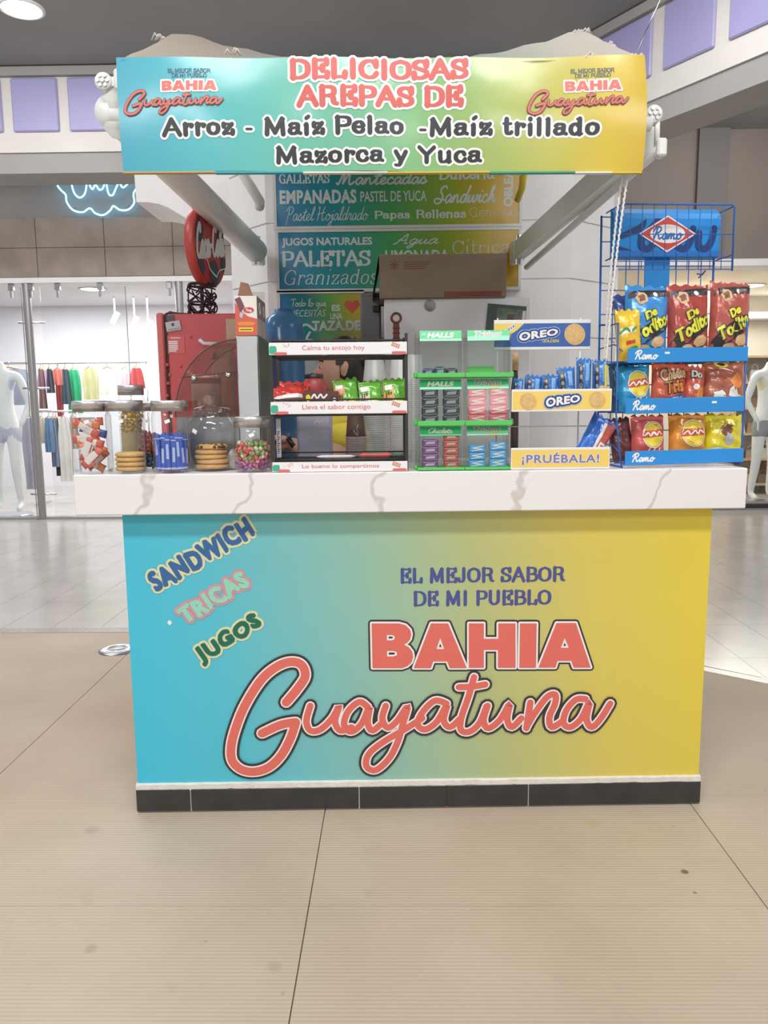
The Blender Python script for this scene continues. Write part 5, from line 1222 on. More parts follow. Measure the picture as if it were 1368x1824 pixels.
# ------------------------------------------------------------------ golden biscuit stand
M_wht = mat('stand_white', (232, 230, 228), .4); M_ob = mat('biscuit_blue', (62, 98, 170), .35); M_oy = mat('biscuit_yellow', (238, 206, 108), .35); M_onav = mat('biscuit_navy', (74, 90, 160), .4); M_bis = mat('golden_biscuit', (222, 186, 124), .7, var=.1, vscale=90, bump=.4, bscale=300); M_oyd = mat('biscuit_amber', (232, 178, 84), .4)
OY = .015
ox0, ox1 = X(911, OY, 715), X(1089, OY, 715); ocx = (ox0+ox1)/2; ohw = (ox1-ox0)/2
od = kthing('biscuit_stand', 'white wire biscuit stand with a blue header and yellow shelf strips', 'display', ocx, OY, ZT)
oz = lambda py, y=OY: Z(1000, py, y)-ZT
HY = .17
for x in (-ohw, ohw-.004):
    q = MB(); xx = x-.02 if x < 0 else x-.055
    q.tube([(x, .004, .004), (x, HY-OY, .004), (xx+.02*0, HY-OY, .008), (xx, HY-OY+.0, oz(566, HY))], .0026, M_wht, 8); q.build('wire_side', od)
def wordmark(ink, x0, z0, x1, z1, ly):
    ink_m = [(.0042, M_ob if ly == 5 else M_onav, ly), (0, P_w, ly+1)]
    ln = x1-x0; h = z1-z0; rs = .16
    def mp(u, v): return (x0+u, z0+(v)*(1-.28*u/ln)+u*rs)
    sans(ink, 'OREO', (0, 0, ln, h), [(.0075, mat('wordmark_halo', (150, 190, 226), .4), ly), (.005, mat('wordmark_deep', (50, 62, 130), .4), ly+1), (0, P_w, ly+2)], off=.045, space=1.06, mapf=mp)
def bisc(ink, x, z, r, ly):
    ink.items.g += 1; ink.blob(x+.003, z-.003, r, r, M_oyd, ly, 28, 2); ink.blob(x, z, r, r, M_bis, ly+1, 28, 2)
    ink.blob(x, z, r*.86, r*.86, mat('biscuit_rim', (206, 166, 104), .7), ly+2, 28, 2); ink.blob(x, z, r*.82, r*.82, M_bis, ly+3, 28, 2)
# header
h0 = Vector((PK(879, 624, HY)[0]-ocx, PK(879, 624, HY)[1]-ZT)); h1 = Vector((PK(1052, 569, HY)[0]-ocx, PK(1052, 569, HY)[1]-ZT)); hy = HY-OY-.006
q = MB(); q.box(h0.x, h1.x, hy, hy+.004, h0.y, h1.y, M_wht, b=.0012); hb = q.build('header_board', od)
ink = Ink(); W_, H_ = h1.x-h0.x, h1.y-h0.y
ink.rect(h0.x+.001, h0.y+H_*.1, h1.x-.001, h1.y-H_*.12, M_ob, 0)
ink.poly([(h0.x+.001, h0.y+H_*.3), (h0.x+W_*.12, h0.y+H_*.42), (h0.x+W_*.24, h0.y+H_*.66), (h0.x+W_*.31, h0.y+H_*.88), (h0.x+.001, h0.y+H_*.88)], M_oy, 1)
sans(ink, 'NUEVA', (0, 0, W_*.15, H_*.10), [(.0022, P_w, 2), (0, M_onav, 3)], off=.02, mapf=lambda u, v: (h0.x+W_*.1+u*.82-v*.55, h0.y+H_*.5+u*.55+v*.82))
wordmark(ink, h0.x+W_*.26, h0.y+H_*.28, h0.x+W_*.66, h0.y+H_*.58, 3)
letters(ink, 'GOLDEN', SER, (h0.x+W_*.5, h0.y+H_*.24, h0.x+W_*.67, h0.y+H_*.34), .18, [(0, P_y, 3)], con=.6, serif=.1)
bisc(ink, h0.x+W_*.83, h0.y+H_*.52, H_*.34, 2)
ink.words(flat(hy), 'header_print', hb, eps=.0003, base=.0003)
# shelf strips
for i, (p0, p1) in enumerate(((693, 733), (797, 836))):
    z1, z0 = oz(p0), max(oz(p1), .001); hh = z1-z0
    q = MB(); q.box(-ohw, ohw, -.004, .0, z0, z1, M_wht, b=.0015); sb = q.build('shelf_strip', od)
    ink = Ink(); ink.rect(-ohw+.003, z0+hh*.1, ohw-.003, z1-hh*.1, M_oy, 0)
    if i == 0:
        wordmark(ink, -ohw+2*ohw*.34, z0+hh*.18, -ohw+2*ohw*.68, z0+hh*.62, 3)
        k = hh*.36; bisc(ink, -ohw+2*ohw*.16, z0+hh*.48, k, 2); bisc(ink, -ohw+2*ohw*.85, z0+hh*.52, k, 2)
    else: sans(ink, '\u00a1PRU\u00c9BALA!', (-ohw+2*ohw*.11, z0+hh*.2, -ohw+2*ohw*.89, z0+hh*.78), [(.0018, P_w, 2), (0, mat('strip_violet', (124, 120, 176), .4), 3)], off=.025, space=1.12)
    ink.words(flat(-.004), 'strip_print', sb, eps=.0003, base=.0003)
    zs = z0+.006 if i else z0+.004; q = MB()
    for k in range(12): q.tube([(-ohw+.006+(2*ohw-.012)*k/11, .0, zs), (-ohw+.006+(2*ohw-.012)*k/11, HY-OY, zs)], .0013, M_wht, 5)
    q.tube([(-ohw, .002, zs), (ohw, .002, zs)], .002, M_wht, 6); q.tube([(-ohw, HY-OY, zs), (ohw-.055, HY-OY, zs)], .002, M_wht, 6)
    if i: q.tube([(-ohw+.002, .002, zs+.02), (-ohw+.06, .02, zs+.03), (-ohw+.13, .03, zs+.036), (-ohw+.146, .02, zs+.034), (-ohw+.15, .004, zs+.02)], .0018, M_wht, 6)
    q.build('wire_shelf', od)
q = MB(); q.tube([(-ohw-.016, HY-OY, oz(762)), (ohw-.03, HY-OY, oz(762))], .0016, M_wht, 6); q.tube([(-ohw-.016, HY-OY, oz(773)), (-ohw+.02, HY-OY, oz(773))], .0016, M_wht, 6); q.build('cross_wire', od)
sz0 = ZT+oz(733)+.0058
def iblue(k, w_, h_):
    k.grid(-w_*.4, h_*.3, -w_*.12, h_*.92, P_k, 0, 3, 6); k.blob(w_*.12, h_*.24, w_*.3, h_*.17, P_k, 1, 14); k.blob(w_*.12, h_*.25, w_*.2, h_*.11, mat('pack_cocoa', (84, 66, 66), .5), 2, 12); k.blob(-w_*.02, h_*.12, w_*.15, h_*.07, P_w, 3, 10)
    for i in range(3): k.blob(-w_*.26, h_*(.45+.17*i), w_*.09, h_*.05, mat('pack_grey', (146, 150, 164), .4), 1, 10, 2); 
    k.grid(w_*.06, h_*.55, w_*.3, h_*.9, mat('pack_pale_blue', (124, 166, 216), .4), 0, 3, 5)
def igold(k, w_, h_):
    iblue(k, w_, h_); k.blob(w_*.1, h_*.3, w_*.36, h_*.17, P_tan, 4, 16); k.blob(w_*.1, h_*.3, w_*.14, h_*.08, P_w, 5, 10)
    k.grid(w_*.25, h_*.4, w_*.44, h_*.9, P_y, 2, 2, 5)
Mbl = foil('blue', (62, 122, 196))
for i, (p, rl, lb) in enumerate((((911, 674, 931, 700), .05, 'lying low at the far left of the stand'), ((930, 668, 962, 700), .1, 'second from the left on the stand'), ((961, 667, 992, 700), .08, 'third from the left on the stand'), ((996, 654, 1030, 700), -.06, 'with a white tear strip, fourth from the left on the stand'), ((1026, 638, 1055, 700), .02, 'tallest on the stand'), ((1054, 641, 1083, 700), .03, 'with a golden biscuit, at the right end of the stand'))):
    bag('biscuit_pack', 'blue biscuit pack %s' % lb, 'biscuits', p, .06+.008*(i % 2), Mbl, igold if i == 5 else iblue, th=.03, lean=.12, roll=rl, z=sz0+.001, grp='blue biscuit packs on the stand', seed=20+i)
def ilean(k, w_, h_):
    k.grid(-w_*.02, h_*.04, w_*.1, h_*.96, P_w, 1, 2, 10); k.grid(w_*.1, h_*.04, w_*.46, h_*.96, mat('pack_brick', (204, 96, 78), .4), 0, 4, 10); k.grid(w_*.16, h_*.1, w_*.42, h_*.5, P_w, 1, 3, 5); k.grid(w_*.22, h_*.2, w_*.38, h_*.46, mat('pack_grey', (146, 150, 164), .4), 2, 2, 3)
bag('biscuit_pack', 'large blue and red biscuit pack leaning at the bottom right of the stand', 'biscuits', (1014, 734, 1064, 802), .085, foil('blue2', (58, 116, 206)), ilean, th=.045, lean=.15, roll=.52, z=ZT+.016, seed=31)
# ------------------------------------------------------------------ blue wire snack rack
M_rb = mat('rack_blue', (44, 98, 176), .4); M_rs = mat('rack_strip_blue', (44, 140, 214), .35); M_rh = mat('rack_header_blue', (36, 140, 218), .35); M_rd = mat('rack_header_dark', (32, 62, 120), .4)
FY = .07
fx0, fx1 = X(1114, FY, 720), X(1326, FY, 720); fcx = (fx0+fx1)/2; fhw = (fx1-fx0)/2
FRZ, FROLL = .10, -.012
sr = kthing('snack_rack', 'tall blue wire snack rack at the right end of the worktop', 'rack', fcx, FY, ZT, FRZ); sr.rotation_euler[1] = FROLL
def fl(px, py, yl):
    """photo point -> rack coordinates at rack depth yl"""
    rz = KR+FRZ; c, s_ = math.cos(rz), math.sin(rz); o = KW(fcx, FY, ZT); d = _ray(px, py)
    ox, oy = -o.x, -o.y; Ox, Oy = ox*c+oy*s_, -ox*s_+oy*c; Dx, Dy = d.x*c+d.y*s_, -d.x*s_+d.y*c
    t_ = (yl-Oy)/Dy; return Vector((Ox+t_*Dx, CAMZ+t_*d.z-ZT))
dep = .2
f_z = lambda py, yl=0: fl(1215, py, yl).y
ztop = fl(1190, 376, dep).y
# uprights and back grid
xl_, xr_ = -fhw-.012, fhw+.004
for x in (xl_, xr_):
    q = MB(); q.tube([(x, 0, .004), (x+.004, dep*.5, .004), (x, dep, .006), (x, dep, ztop*.98)], .0036, M_rb, 8); q.build('side_frame', sr)
    q = MB(); q.tube([(x, 0, .004), (x-.012 if x < 0 else x+.004, -.004, f_z(795)), (x-.022 if x < 0 else x+.008, .0, f_z(735)), (x-.02 if x < 0 else x+.008, .004, f_z(574)), (x, dep*.5, f_z(572)), (x, dep, f_z(566))], .003, M_rb, 8); q.build('side_hoop', sr)
q = MB()
for k in range(1, 9): x = xl_+(xr_-xl_)*k/9; q.tube([(x, dep, .006), (x, dep, ztop)], .0018, M_rb, 5)
for k in range(11): z = .03+k*(ztop-.05)/10; q.tube([(xl_, dep, z), (xr_, dep, z)], .0018, M_rb, 5)
q.build('back_grid', sr)
q = MB()
for s_ in (0, 1):
    yy = dep-.075*s_*0; 
hb0, hb1 = fl(1096, 460, dep-.03), fl(1288, 378, dep-.03)
q.tube([(hb0.x-.012, dep-.1, hb0.y+.01), (hb0.x-.012, dep-.1, hb1.y-.004), (hb0.x-.004, dep-.1, hb1.y+.004), (hb1.x+.0, dep-.1, hb1.y+.004), (hb1.x+.008, dep-.1, hb1.y-.006), (hb1.x+.008, dep-.1, hb0.y-.05)], .003, M_rb, 8)
for k in range(1, 10): x = hb0.x-.012+(hb1.x-hb0.x+.02)*k/10; q.tube([(x, dep-.1, hb1.y+.003), (x, dep-.1, hb0.y-.045)], .0013, M_rb, 5)
for z in (hb0.y+.062, hb0.y-.02, hb0.y-.045): q.tube([(hb0.x-.012, dep-.1, z), (hb1.x+.008, dep-.1, z)], .0016, M_rb, 5)
for z in (hb1.y, hb0.y): 
    for x in (hb0.x-.012, hb1.x+.008): q.tube([(x, dep-.1, z), (x, dep, z)], .0024, M_rb, 6)
q.build('header_cage', sr)
q = MB(); pr = [(dep-.005, hb0.y), (dep-.03, hb0.y+.006), (dep-.034, hb1.y-.024), (dep-.028, hb1.y-.006), (dep-.004, hb1.y+.012)]
vs = [(x, y, z) for x in (hb0.x, hb1.x) for y, z in pr]; n = len(pr); q.add(vs, [(k, n+k, n+k+1, k+1) for k in range(n-1)] + [tuple(range(n)), tuple(range(n, 2*n))[::-1], (n-1, 2*n-1, n, 0)], M_rh); hbo = q.build('header_board', sr)
ink = Ink(); W_, H_ = hb1.x-hb0.x, hb1.y-.024-hb0.y-.006; z0 = hb0.y+.006; x0 = hb0.x
ink.rect(x0+W_*.0, z0, x0+W_, z0+H_*.16, mat('rack_header_mid', (34, 112, 190), .4), 0)
ink.poly([(x0+W_*.02, z0+H_*.55), (x0+W_*.22, z0+H_*.82), (x0+W_*.3, z0+H_), (x0+W_*.3, z0+H_*.86), (x0+W_*.26, z0+H_*.66), (x0+W_*.02, z0+H_*.43)], M_rd, 1)
ink.poly([(x0+W_*.02, z0+H_*.3), (x0+W_*.18, z0+H_*.16), (x0+W_*.02, z0+H_*.16)], M_rd, 1)
ink.poly([(x0+W_*.38, z0+H_), (x0+W_*.46, z0+H_), (x0+W_*.4, z0+H_*.7), (x0+W_*.32, z0+H_*.78)], M_rd, 1)
for a_, b_ in ((.26, .38), (.6, .72), (.8, .92)): ink.stroke([(x0+W_*a_, z0+H_*.62), (x0+W_*(a_-.0), z0+H_*.3), (x0+W_*(a_+.06), z0+H_*.2), (x0+W_*b_, z0+H_*.42), (x0+W_*(b_+.02), z0+H_*.74)], .022, M_rd, 1)
cx, cz = x0+W_*.5, z0+H_*.6; rw, rh = W_*.25, H_*.44
ink.poly([(cx-rw*1.08, cz), (cx, cz-rh*1.1), (cx+rw*1.08, cz), (cx, cz+rh*1.1)], P_w, 2); ink.poly([(cx-rw, cz), (cx, cz-rh), (cx+rw, cz), (cx, cz+rh)], mat('logo_red', (206, 72, 66), .4), 3)
ink.blob(cx, cz, rw*.66, rh*.56, P_w, 4, 24, 2); letters(ink, 'Ramo', SCR, (cx-rw*.56, cz-rh*.36, cx+rw*.6, cz+rh*.42), .13, [(0, mat('logo_blue', (40, 110, 176), .4), 5)], shear=.15)
q = MB(); ink.put(q, flat(dep-.034), eps=.0003, base=.0006); q.build('header_print', hbo)
c0, c1 = fl(1152, 505, dep-.01), fl(1198, 462, dep-.01)
q = MB(); q.box(c0.x, c1.x, dep-.008, dep-.004, c0.y-.05, c1.y, M_rs); q.build('back_card', sr)
q = MB(); c = fl(1245, 488, dep-.1); q.tube([(c.x, dep-.1, c.y), (c.x+.012, dep-.112, c.y-.006), (c.x+.02, dep-.115, c.y+.006), (c.x-.004, dep-.118, c.y-.016)], .002, M_rd, 6); q.build('wire_hook', sr)
# shelves with name strips
shz = []
for i, (p0, p1, a0, a1) in enumerate(((619, 645, 1120, 1334), (708, 735, 1115, 1326), (801, 826, 1113, 1324))):
    yl = (-.004, -.008, -.010)[i]; A, B = fl(a0, (p0+p1)/2+3, yl), fl(a1, (p0+p1)/2-4, yl); z1, z0 = fl(1220, p0, yl).y, fl(1220, p1, yl).y
    q = MB(); q.box(A.x, B.x, yl-.003, yl, z0, z1, M_rs, b=.001); sp = q.build('name_strip', sr)
    ink = Ink(); letters(ink, 'Ramo', SCR, (A.x+.022, z0+(z1-z0)*.22, A.x+.098, z0+(z1-z0)*.86), .15, [(0, P_w, 0)], shear=.2); xx = A.x+(.118, .28, .29)[i]
    if i < 2: ink.rect(xx, z0+(z1-z0)*.58, xx+.016, z0+(z1-z0)*.72, P_w, 0)
    q = MB(); ink.put(q, flat(yl-.003), base=.0004); q.build('strip_print', sp)
    zs = z0+.006; shz.append(zs); q = MB()
    for k in range(13): x = A.x+.004+(B.x-A.x-.008)*k/12; q.tube([(x, yl, zs), (x, dep, zs)], .0014, M_rb, 5)
    for y in (yl+.001, .06, .12, dep): q.tube([(xl_, y, zs-.0025), (xr_, y, zs-.0025)], .0022, M_rb, 6)
    q.tube([(xl_, dep, zs+.05), (xl_-.006, .06, zs+.055), (xl_-.006, .0, zs+.03)], .002, M_rb, 6)
    q.build('wire_shelf', sr)
# bags on the rack: placed in rack coordinates
def rbag(name, label, px, yl, tier, mats, inkfn, th=.06, lean=.1, rz=0, roll=0, seed=0, grp='snack bags on the blue rack'):
    a, b = fl(px[0], px[3], yl), fl(px[2], px[1], yl); w_, zb = b.x-a.x, shz[tier]+.0022; h_ = b.y-zb
    rzz = KR+FRZ; c, s_ = math.cos(rzz), math.sin(rzz); o = KW(fcx, FY, ZT); x = (a.x+b.x)/2
    t = thing(name, label, 'snack bag', (o.x+x*c-yl*s_, o.y+x*s_+yl*c, ZT+zb-x*math.sin(FROLL)*1.0), rzz+rz, grp); t.rotation_euler = (-lean, roll, rzz+rz)
    return bagmesh(t, w_, h_, th, mats, inkfn, seed)
def itod(k, w_, h_, blue=False):
    k.grid(-w_*.46, h_*.80, w_*.46, h_*.90, P_k, 0, 8, 3, sh=h_*.06); k.blob(-w_*.2, h_*.81, w_*.13, h_*.085, P_tan, 1, 12, 2, jit=.15); k.blob(-w_*.2, h_*.81, w_*.08, h_*.05, P_br, 2, 9, 2, jit=.3)
    k.blob(w_*.12, h_*.87, w_*.06, h_*.035, P_w, 1, 10, 2)
    k.stroke([(-w_*.34, h_*.2), (-w_*.02, h_*.36), (w_*.36, h_*.5)], h_*.2, P_k, 1, taper=.2)
    r_ = .55; c, s_ = math.cos(r_), math.sin(r_)
    mp = lambda ox, oz: (lambda u, v: (ox+u*c-v*s_*.55, oz+u*s_+v*c))
    sans(k, 'De', (0, 0, w_*.32, h_*.13), [(.0022, P_k, 2), (0, P_lime, 3)], off=.05, mapf=mp(-w_*.1, h_*.5))
    sans(k, 'Todito', (0, 0, w_*.9, h_*.2), [(.0022, P_k, 2), (0, P_lime, 3)], off=.05, space=1.0, mapf=mp(-w_*.32, h_*.2))
    k.blob(w_*.2, h_*.24, w_*.17, h_*.07, P_tan, 2, 14, 2, rot=.4, jit=.08); k.blob(-w_*.08, h_*.12, w_*.17, h_*.075, P_tan, 2, 14, 2, rot=-.2, jit=.08); k.blob(-w_*.08, h_*.11, w_*.09, h_*.035, P_br, 3, 10, 2); k.blob(w_*.34, h_*.14, w_*.07, h_*.04, P_w, 2, 8, 2)
def iyel(k, w_, h_):
    k.grid(-w_*.4, h_*.5, w_*.2, h_*.62, P_w, 0, 5, 2, sh=h_*.05); k.stroke([(-w_*.4, h_*.54), (-w_*.2, h_*.62), (w_*.0, h_*.56), (w_*.2, h_*.64)], h_*.05, P_g, 1); k.grid(-w_*.2, h_*.3, w_*.16, h_*.37, P_r, 0, 3, 2, sh=h_*.03); k.blob(w_*.14, h_*.2, w_*.22, h_*.08, P_g, 0, 12, 2, jit=.1); k.blob(w_*.3, h_*.14, w_*.14, h_*.1, P_w, 1, 10, 2)
def imarg(ring=True, word=True):
    def f(k, w_, h_):
        k.blob(w_*.06, h_*.56, w_*.30, h_*.27, P_y, 0, 26, 3)
        if ring: k.stroke([(w_*.06+w_*.32*math.cos(a), h_*.56+h_*.29*math.sin(a)) for a in [2*PI*i/24 for i in range(25)]], .003, P_w, 1)
        k.grid(-w_*.28, h_*.48, w_*.4, h_*.64, mat('ribbon_red', (204, 84, 62), .4), 1, 8, 3, sh=h_*.05)
        k.stroke([(-w_*.22, h_*.54), (-w_*.12, h_*.6), (-w_*.04, h_*.53), (w_*.06, h_*.61), (w_*.14, h_*.55), (w_*.24, h_*.63), (w_*.34, h_*.58)], h_*.035, P_w, 2)
        if word: letters(k, 'onduladas', SCR, (-w_*.34, h_*.12, w_*.42, h_*.27), .16, [(0, P_w, 1)], shear=.1)
    return f
def ichee(k, w_, h_):
    r_ = .22; c, s_ = math.cos(r_), math.sin(r_); mp = lambda ox, oz: (lambda u, v: (ox+u*c-v*s_, oz+u*s_+v*c))
    sans(k, 'Cheese', (0, 0, w_*.78, h_*.26), [(.0022, P_k, 1), (0, P_tan, 2)], off=.04, mapf=mp(-w_*.3, h_*.56)); sans(k, 'Tris', (0, 0, w_*.56, h_*.28), [(.0022, P_k, 1), (0, P_or, 2)], off=.04, mapf=mp(-w_*.16, h_*.3))
    k.grid(-w_*.3, h_*.06, w_*.44, h_*.2, P_b, 0, 8, 2, sh=h_*.16); sans(k, 'CONTIENE', (0, 0, w_*.6, h_*.1), [(0, P_w, 1)], mapf=mp(-w_*.22, h_*.1))
def idor(k, w_, h_): sans(k, 'Do', (-w_*.3, h_*.7, w_*.2, h_*.88), [(.002, P_k, 1), (0, P_w, 2)], off=.05); k.blob(w_*.2, h_*.3, w_*.2, h_*.2, P_or, 0, 14, 3, jit=.1); k.blob(-w_*.05, h_*.5, w_*.16, h_*.07, P_w, 0, 10, 2)
def ichoc(k, w_, h_):
    k.blob(-w_*.12, h_*.9, w_*.16, h_*.08, P_y, 0, 16, 2); k.blob(-w_*.12, h_*.9, w_*.09, h_*.045, P_k, 1, 12, 2); k.blob(-w_*.2, h_*.2, w_*.15, h_*.15, P_w, 0, 10, 3, jit=.2); k.blob(w_*.12, h_*.24, w_*.13, h_*.2, P_w, 0, 8, 3, jit=.15); k.blob(w_*.2, h_*.55, w_*.15, h_*.16, P_or, 0, 8, 3, jit=.12); k.blob(w_*.28, h_*.2, w_*.06, h_*.08, P_y, 0, 8, 2)
def ichip(k, w_, h_):
    k.blob(-w_*.04, h_*.62, w_*.18, h_*.16, P_br, 0, 10, 3, jit=.15); k.blob(w_*.02, h_*.42, w_*.13, h_*.14, mat('pack_silver', (176, 172, 170), .4), 1, 10, 2, jit=.2); k.blob(-w_*.3, h_*.16, w_*.18, h_*.06, P_w, 0, 12, 2, rot=.2); k.stroke([(-w_*.3, h_*.5), (-w_*.16, h_*.66), (0, h_*.8)], h_*.04, P_tan, 0); k.grid(-w_*.3, h_*.06, w_*.4, h_*.12, P_br, 0, 6, 2)
bl = foil('rackblue', (66, 146, 214)); rd = foil('rackred', (172, 76, 68)); 
rbag('snack_bag', 'blue snack bag with lime lettering on the top tier', (1108, 506, 1192, 628), .075, 0, bl, itod, th=.07, lean=.12, roll=.06, seed=1)
rbag('snack_bag', 'navy snack bag half hidden behind the blue one on the top tier', (1100, 520, 1168, 628), .13, 0, foil('racknavy', (58, 76, 136)), None, th=.05, lean=.16, roll=-.05, seed=2)
rbag('snack_bag', 'yellow snack bag with green lettering at the left of the top tier', (1098, 550, 1146, 640), .03, 0, foil('rackyellow', (238, 196, 62)), iyel, th=.045, lean=.06, roll=-.05, seed=3)
rbag('snack_bag', 'red snack bag with lime lettering in the middle of the top tier', (1188, 506, 1268, 622), .07, 0, rd, itod, th=.07, lean=.1, seed=4)
rbag('snack_bag', 'brick red snack bag with lime lettering at the right of the top tier', (1260, 502, 1338, 618), .065, 0, foil('rackbrick', (180, 92, 80)), itod, th=.07, lean=.1, roll=.05, seed=5)
rbag('snack_bag', 'turquoise snack bag with a yellow disc on the middle tier', (1102, 649, 1164, 718), .06, 1, foil('rackcyan', (54, 158, 206)), imarg(), th=.06, lean=.14, roll=-.06, seed=6)
rbag('snack_bag', 'dark teal snack bag behind the turquoise one on the middle tier', (1088, 646, 1128, 716), .11, 1, foil('rackteal', (62, 96, 118)), None, th=.045, lean=.2, seed=7)
rbag('snack_bag', 'rust red snack bag with slanted tan lettering on the middle tier', (1157, 645, 1222, 714), .05, 1, foil('rackrust', (196, 92, 64)), ichee, th=.06, lean=.12, roll=.07, seed=8)
rbag('snack_bag', 'slim orange red snack bag on the middle tier', (1214, 651, 1253, 712), .05, 1, foil('rackorange', (200, 96, 74)), idor, th=.05, lean=.14, roll=.12, seed=9)
rbag('snack_bag', 'brown orange bag of small cakes at the right of the middle tier', (1250, 642, 1330, 708), .06, 1, foil('rackcake', (176, 104, 80)), ichoc, th=.07, lean=.16, roll=.04, seed=10)
rbag('snack_bag', 'maroon snack bag at the left end of the bottom tier', (1092, 742, 1134, 808), .075, 2, foil('rackmaroon', (112, 62, 62)), None, th=.05, lean=.2, roll=-.1, seed=11)
rbag('snack_bag', 'coral red snack bag with a yellow disc on the bottom tier', (1124, 739, 1186, 808), .055, 2, foil('rackcoral', (208, 98, 92)), imarg(), th=.065, lean=.12, seed=12)
rbag('snack_bag', 'orange snack bag with a shield emblem on the bottom tier', (1190, 737, 1260, 804), .05, 2, foil('rackamber', (222, 148, 58)), imarg(True, False), th=.07, lean=.14, roll=.03, seed=13)
rbag('snack_bag', 'bright yellow snack bag at the right of the bottom tier', (1254, 738, 1324, 802), .055, 2, foil('racklemon', (228, 214, 52)), ichip, th=.065, lean=.16, roll=.06, seed=14)
# ================================================================== BEHIND THE COUNTER
# red cooler turned sideways
CY = .72
M_cool = mat('cooler_red', (198, 84, 86), .4, var=.05, vscale=5, bump=.1, bscale=30)
c0 = PK(277, 559, CY); c1 = PK(440, 557, CY)
t = kthing('red_cooler', 'tall red drinks cooler seen from its side, left of the kiosk', 'cooler', (c0[0]+c1[0])/2, CY, 0)
hw = (c1[0]-c0[0])/2; zc = c0[1]; dw = .028
q = MB(); q.box(-hw+dw+.014, hw, 0, .54, .05, zc, M_cool, b=.006); q.build('cabinet', t)
q = MB(); q.box(-hw, -hw+dw, .002, .54, .06, zc+.004, mat('cooler_door_red', (206, 104, 104), .35), b=.006); q.build('door', t)
q = MB(); q.box(-hw+dw+.0005, -hw+dw+.0135, .012, .53, .07, zc-.004, mat('gasket_black', (58, 50, 52), .7)); q.build('door_gasket', t)
q = MB(); q.box(-hw+dw+.03, hw-.02, .02, .52, .001, .049, P_k); q.build('base_plinth', t)
q = MB(); q.tube([(-hw+.01, .1, zc+.006), (-hw+.03, .1, zc+.016), (-hw+.06, .1, zc+.010), (-hw+.1, .1, zc+.008)], .006, P_k, 8); q.build('hinge_cable', t)
pc = lambda px, py: (PK(px, py, CY)[0]-(c0[0]+c1[0])/2, PK(px, py, CY)[1])
bc = lambda *a: bx(*a, f=pc)
for k, (px, py) in enumerate(((298, 650), (322, 652), (303, 668), (300, 683), (298, 705), (305, 718), (340, 600), (352, 640))):
    x, z = pc(px, py); q = MB(); q.lathe([(.007, 0), (.006, .003), (.001, .004)], M_cool, 10); q.build('rivet', t, (x, 0, z), (PI/2, 0, 0))
ink = Ink(); M_mg = mat('magnet_grey', (150, 146, 150), .5); M_mgd = mat('magnet_dark', (84, 78, 84), .5)
b_ = bc(297, 562, 311, 571); q = MB(); q.box(b_[0], b_[2], -.003, -.0005, b_[1], b_[3], M_mgd); q.build('fridge_magnet', t)
b_ = bc(296, 571, 322, 591); R = Matrix.Translation(((b_[0]+b_[2])/2, -.004, (b_[1]+b_[3])/2)) @ Matrix.Rotation(-.15, 4, 'Y')
w2, h2 = (b_[2]-b_[0])/2, (b_[3]-b_[1])/2-.003
q = MB(); q.box(-w2, w2, -.001, .001, -h2, h2, mat('photo_paper', (186, 184, 186), .4), M=R); q.box(-w2*.2, w2*.2, -.0016, -.001, 0, h2*.6, M_mgd, M=R); q.box(-w2*.8, w2*.85, -.0016, -.001, -h2*.8, -h2*.5, M_mg, M=R); q.build('photo_print', t)
b_ = bc(299, 598, 329, 630); q = MB(); q.box(b_[0], b_[2], -.0018, -.0005, b_[1], b_[3], mat('notice_red', (206, 98, 98), .5)); nt_ = q.build('notice_sticker', t)
ink = Ink(); W_, H_ = b_[2]-b_[0], b_[3]-b_[1]
for k in range(6): ink.rect(b_[0]+W_*.06, b_[1]+H_*(.12+.105*k), b_[0]+W_*(.6 if k else .5), b_[1]+H_*(.18+.105*k), P_w)
ink.rect(b_[0]+W_*.18, b_[1]+H_*.86, b_[0]+W_*.76, b_[1]+H_*.9, P_w)
q = MB(); ink.put(q, flat(-.0018), base=.0003); q.build('notice_print', nt_)
b_ = bc(403, 568, 423, 612); q = MB(); q.box(b_[0], b_[2], -.003, -.0005, b_[1], b_[3], mat('beige_card', (196, 166, 140), .7)); q.build('beige_card', t)
q = MB(); q.tube([(*pc(358, 606)[:1], -.03, pc(358, 606)[1]), (pc(366, 613)[0], -.03, pc(366, 613)[1]), (pc(374, 613)[0], -.028, pc(374, 613)[1]), (pc(386, 613)[0], -.02, pc(386, 613)[1]), (pc(388, 614)[0], .004, pc(388, 614)[1])], .007, M_white, 8); q.build('pipe_hook', t)
# round cola sign on a twig tower, standing on the cooler
SX, SYk = PK(361, 555, CY+.32)[0], CY+.32
tw = kthing('twig_tower', 'dark woven twig tower on top of the red cooler', 'stand', SX, SYk, zc+.0005)
q = MB(); random.seed(17); M_twig = mat('dark_twig', (62, 48, 54), .8, var=.2, vscale=60)
th_ = PK(361, 507, SYk)[1]-zc; tr_ = .055
for k in range(46):
    a0 = random.uniform(0, 2*PI); z0 = random.uniform(0, th_*.95); da = random.choice((-1, 1))*random.uniform(.8, 2.2); dz = random.uniform(-.12, .12)
    pts = []
    for i in range(6):
        u = i/5; zz = min(max(z0+dz*u, .004), th_); rr = tr_*(1+.12*math.sin(k+u*5)); pts.append((rr*math.cos(a0+da*u), rr*math.sin(a0+da*u), zz))
    q.tube(pts, .0034, M_twig, 5)
for zz in (.006, th_*.5, th_-.004): q.tube([(tr_*math.cos(2*PI*i/16), tr_*math.sin(2*PI*i/16), zz) for i in range(16)], .005, M_twig, 5, closed=True)
o = q.build('woven_twigs', tw); o['kind'] = 'stuff'
q = MB(); q.cyl(0, 0, 0, th_, .008, M_twig, 8); q.build('core_rod', tw)
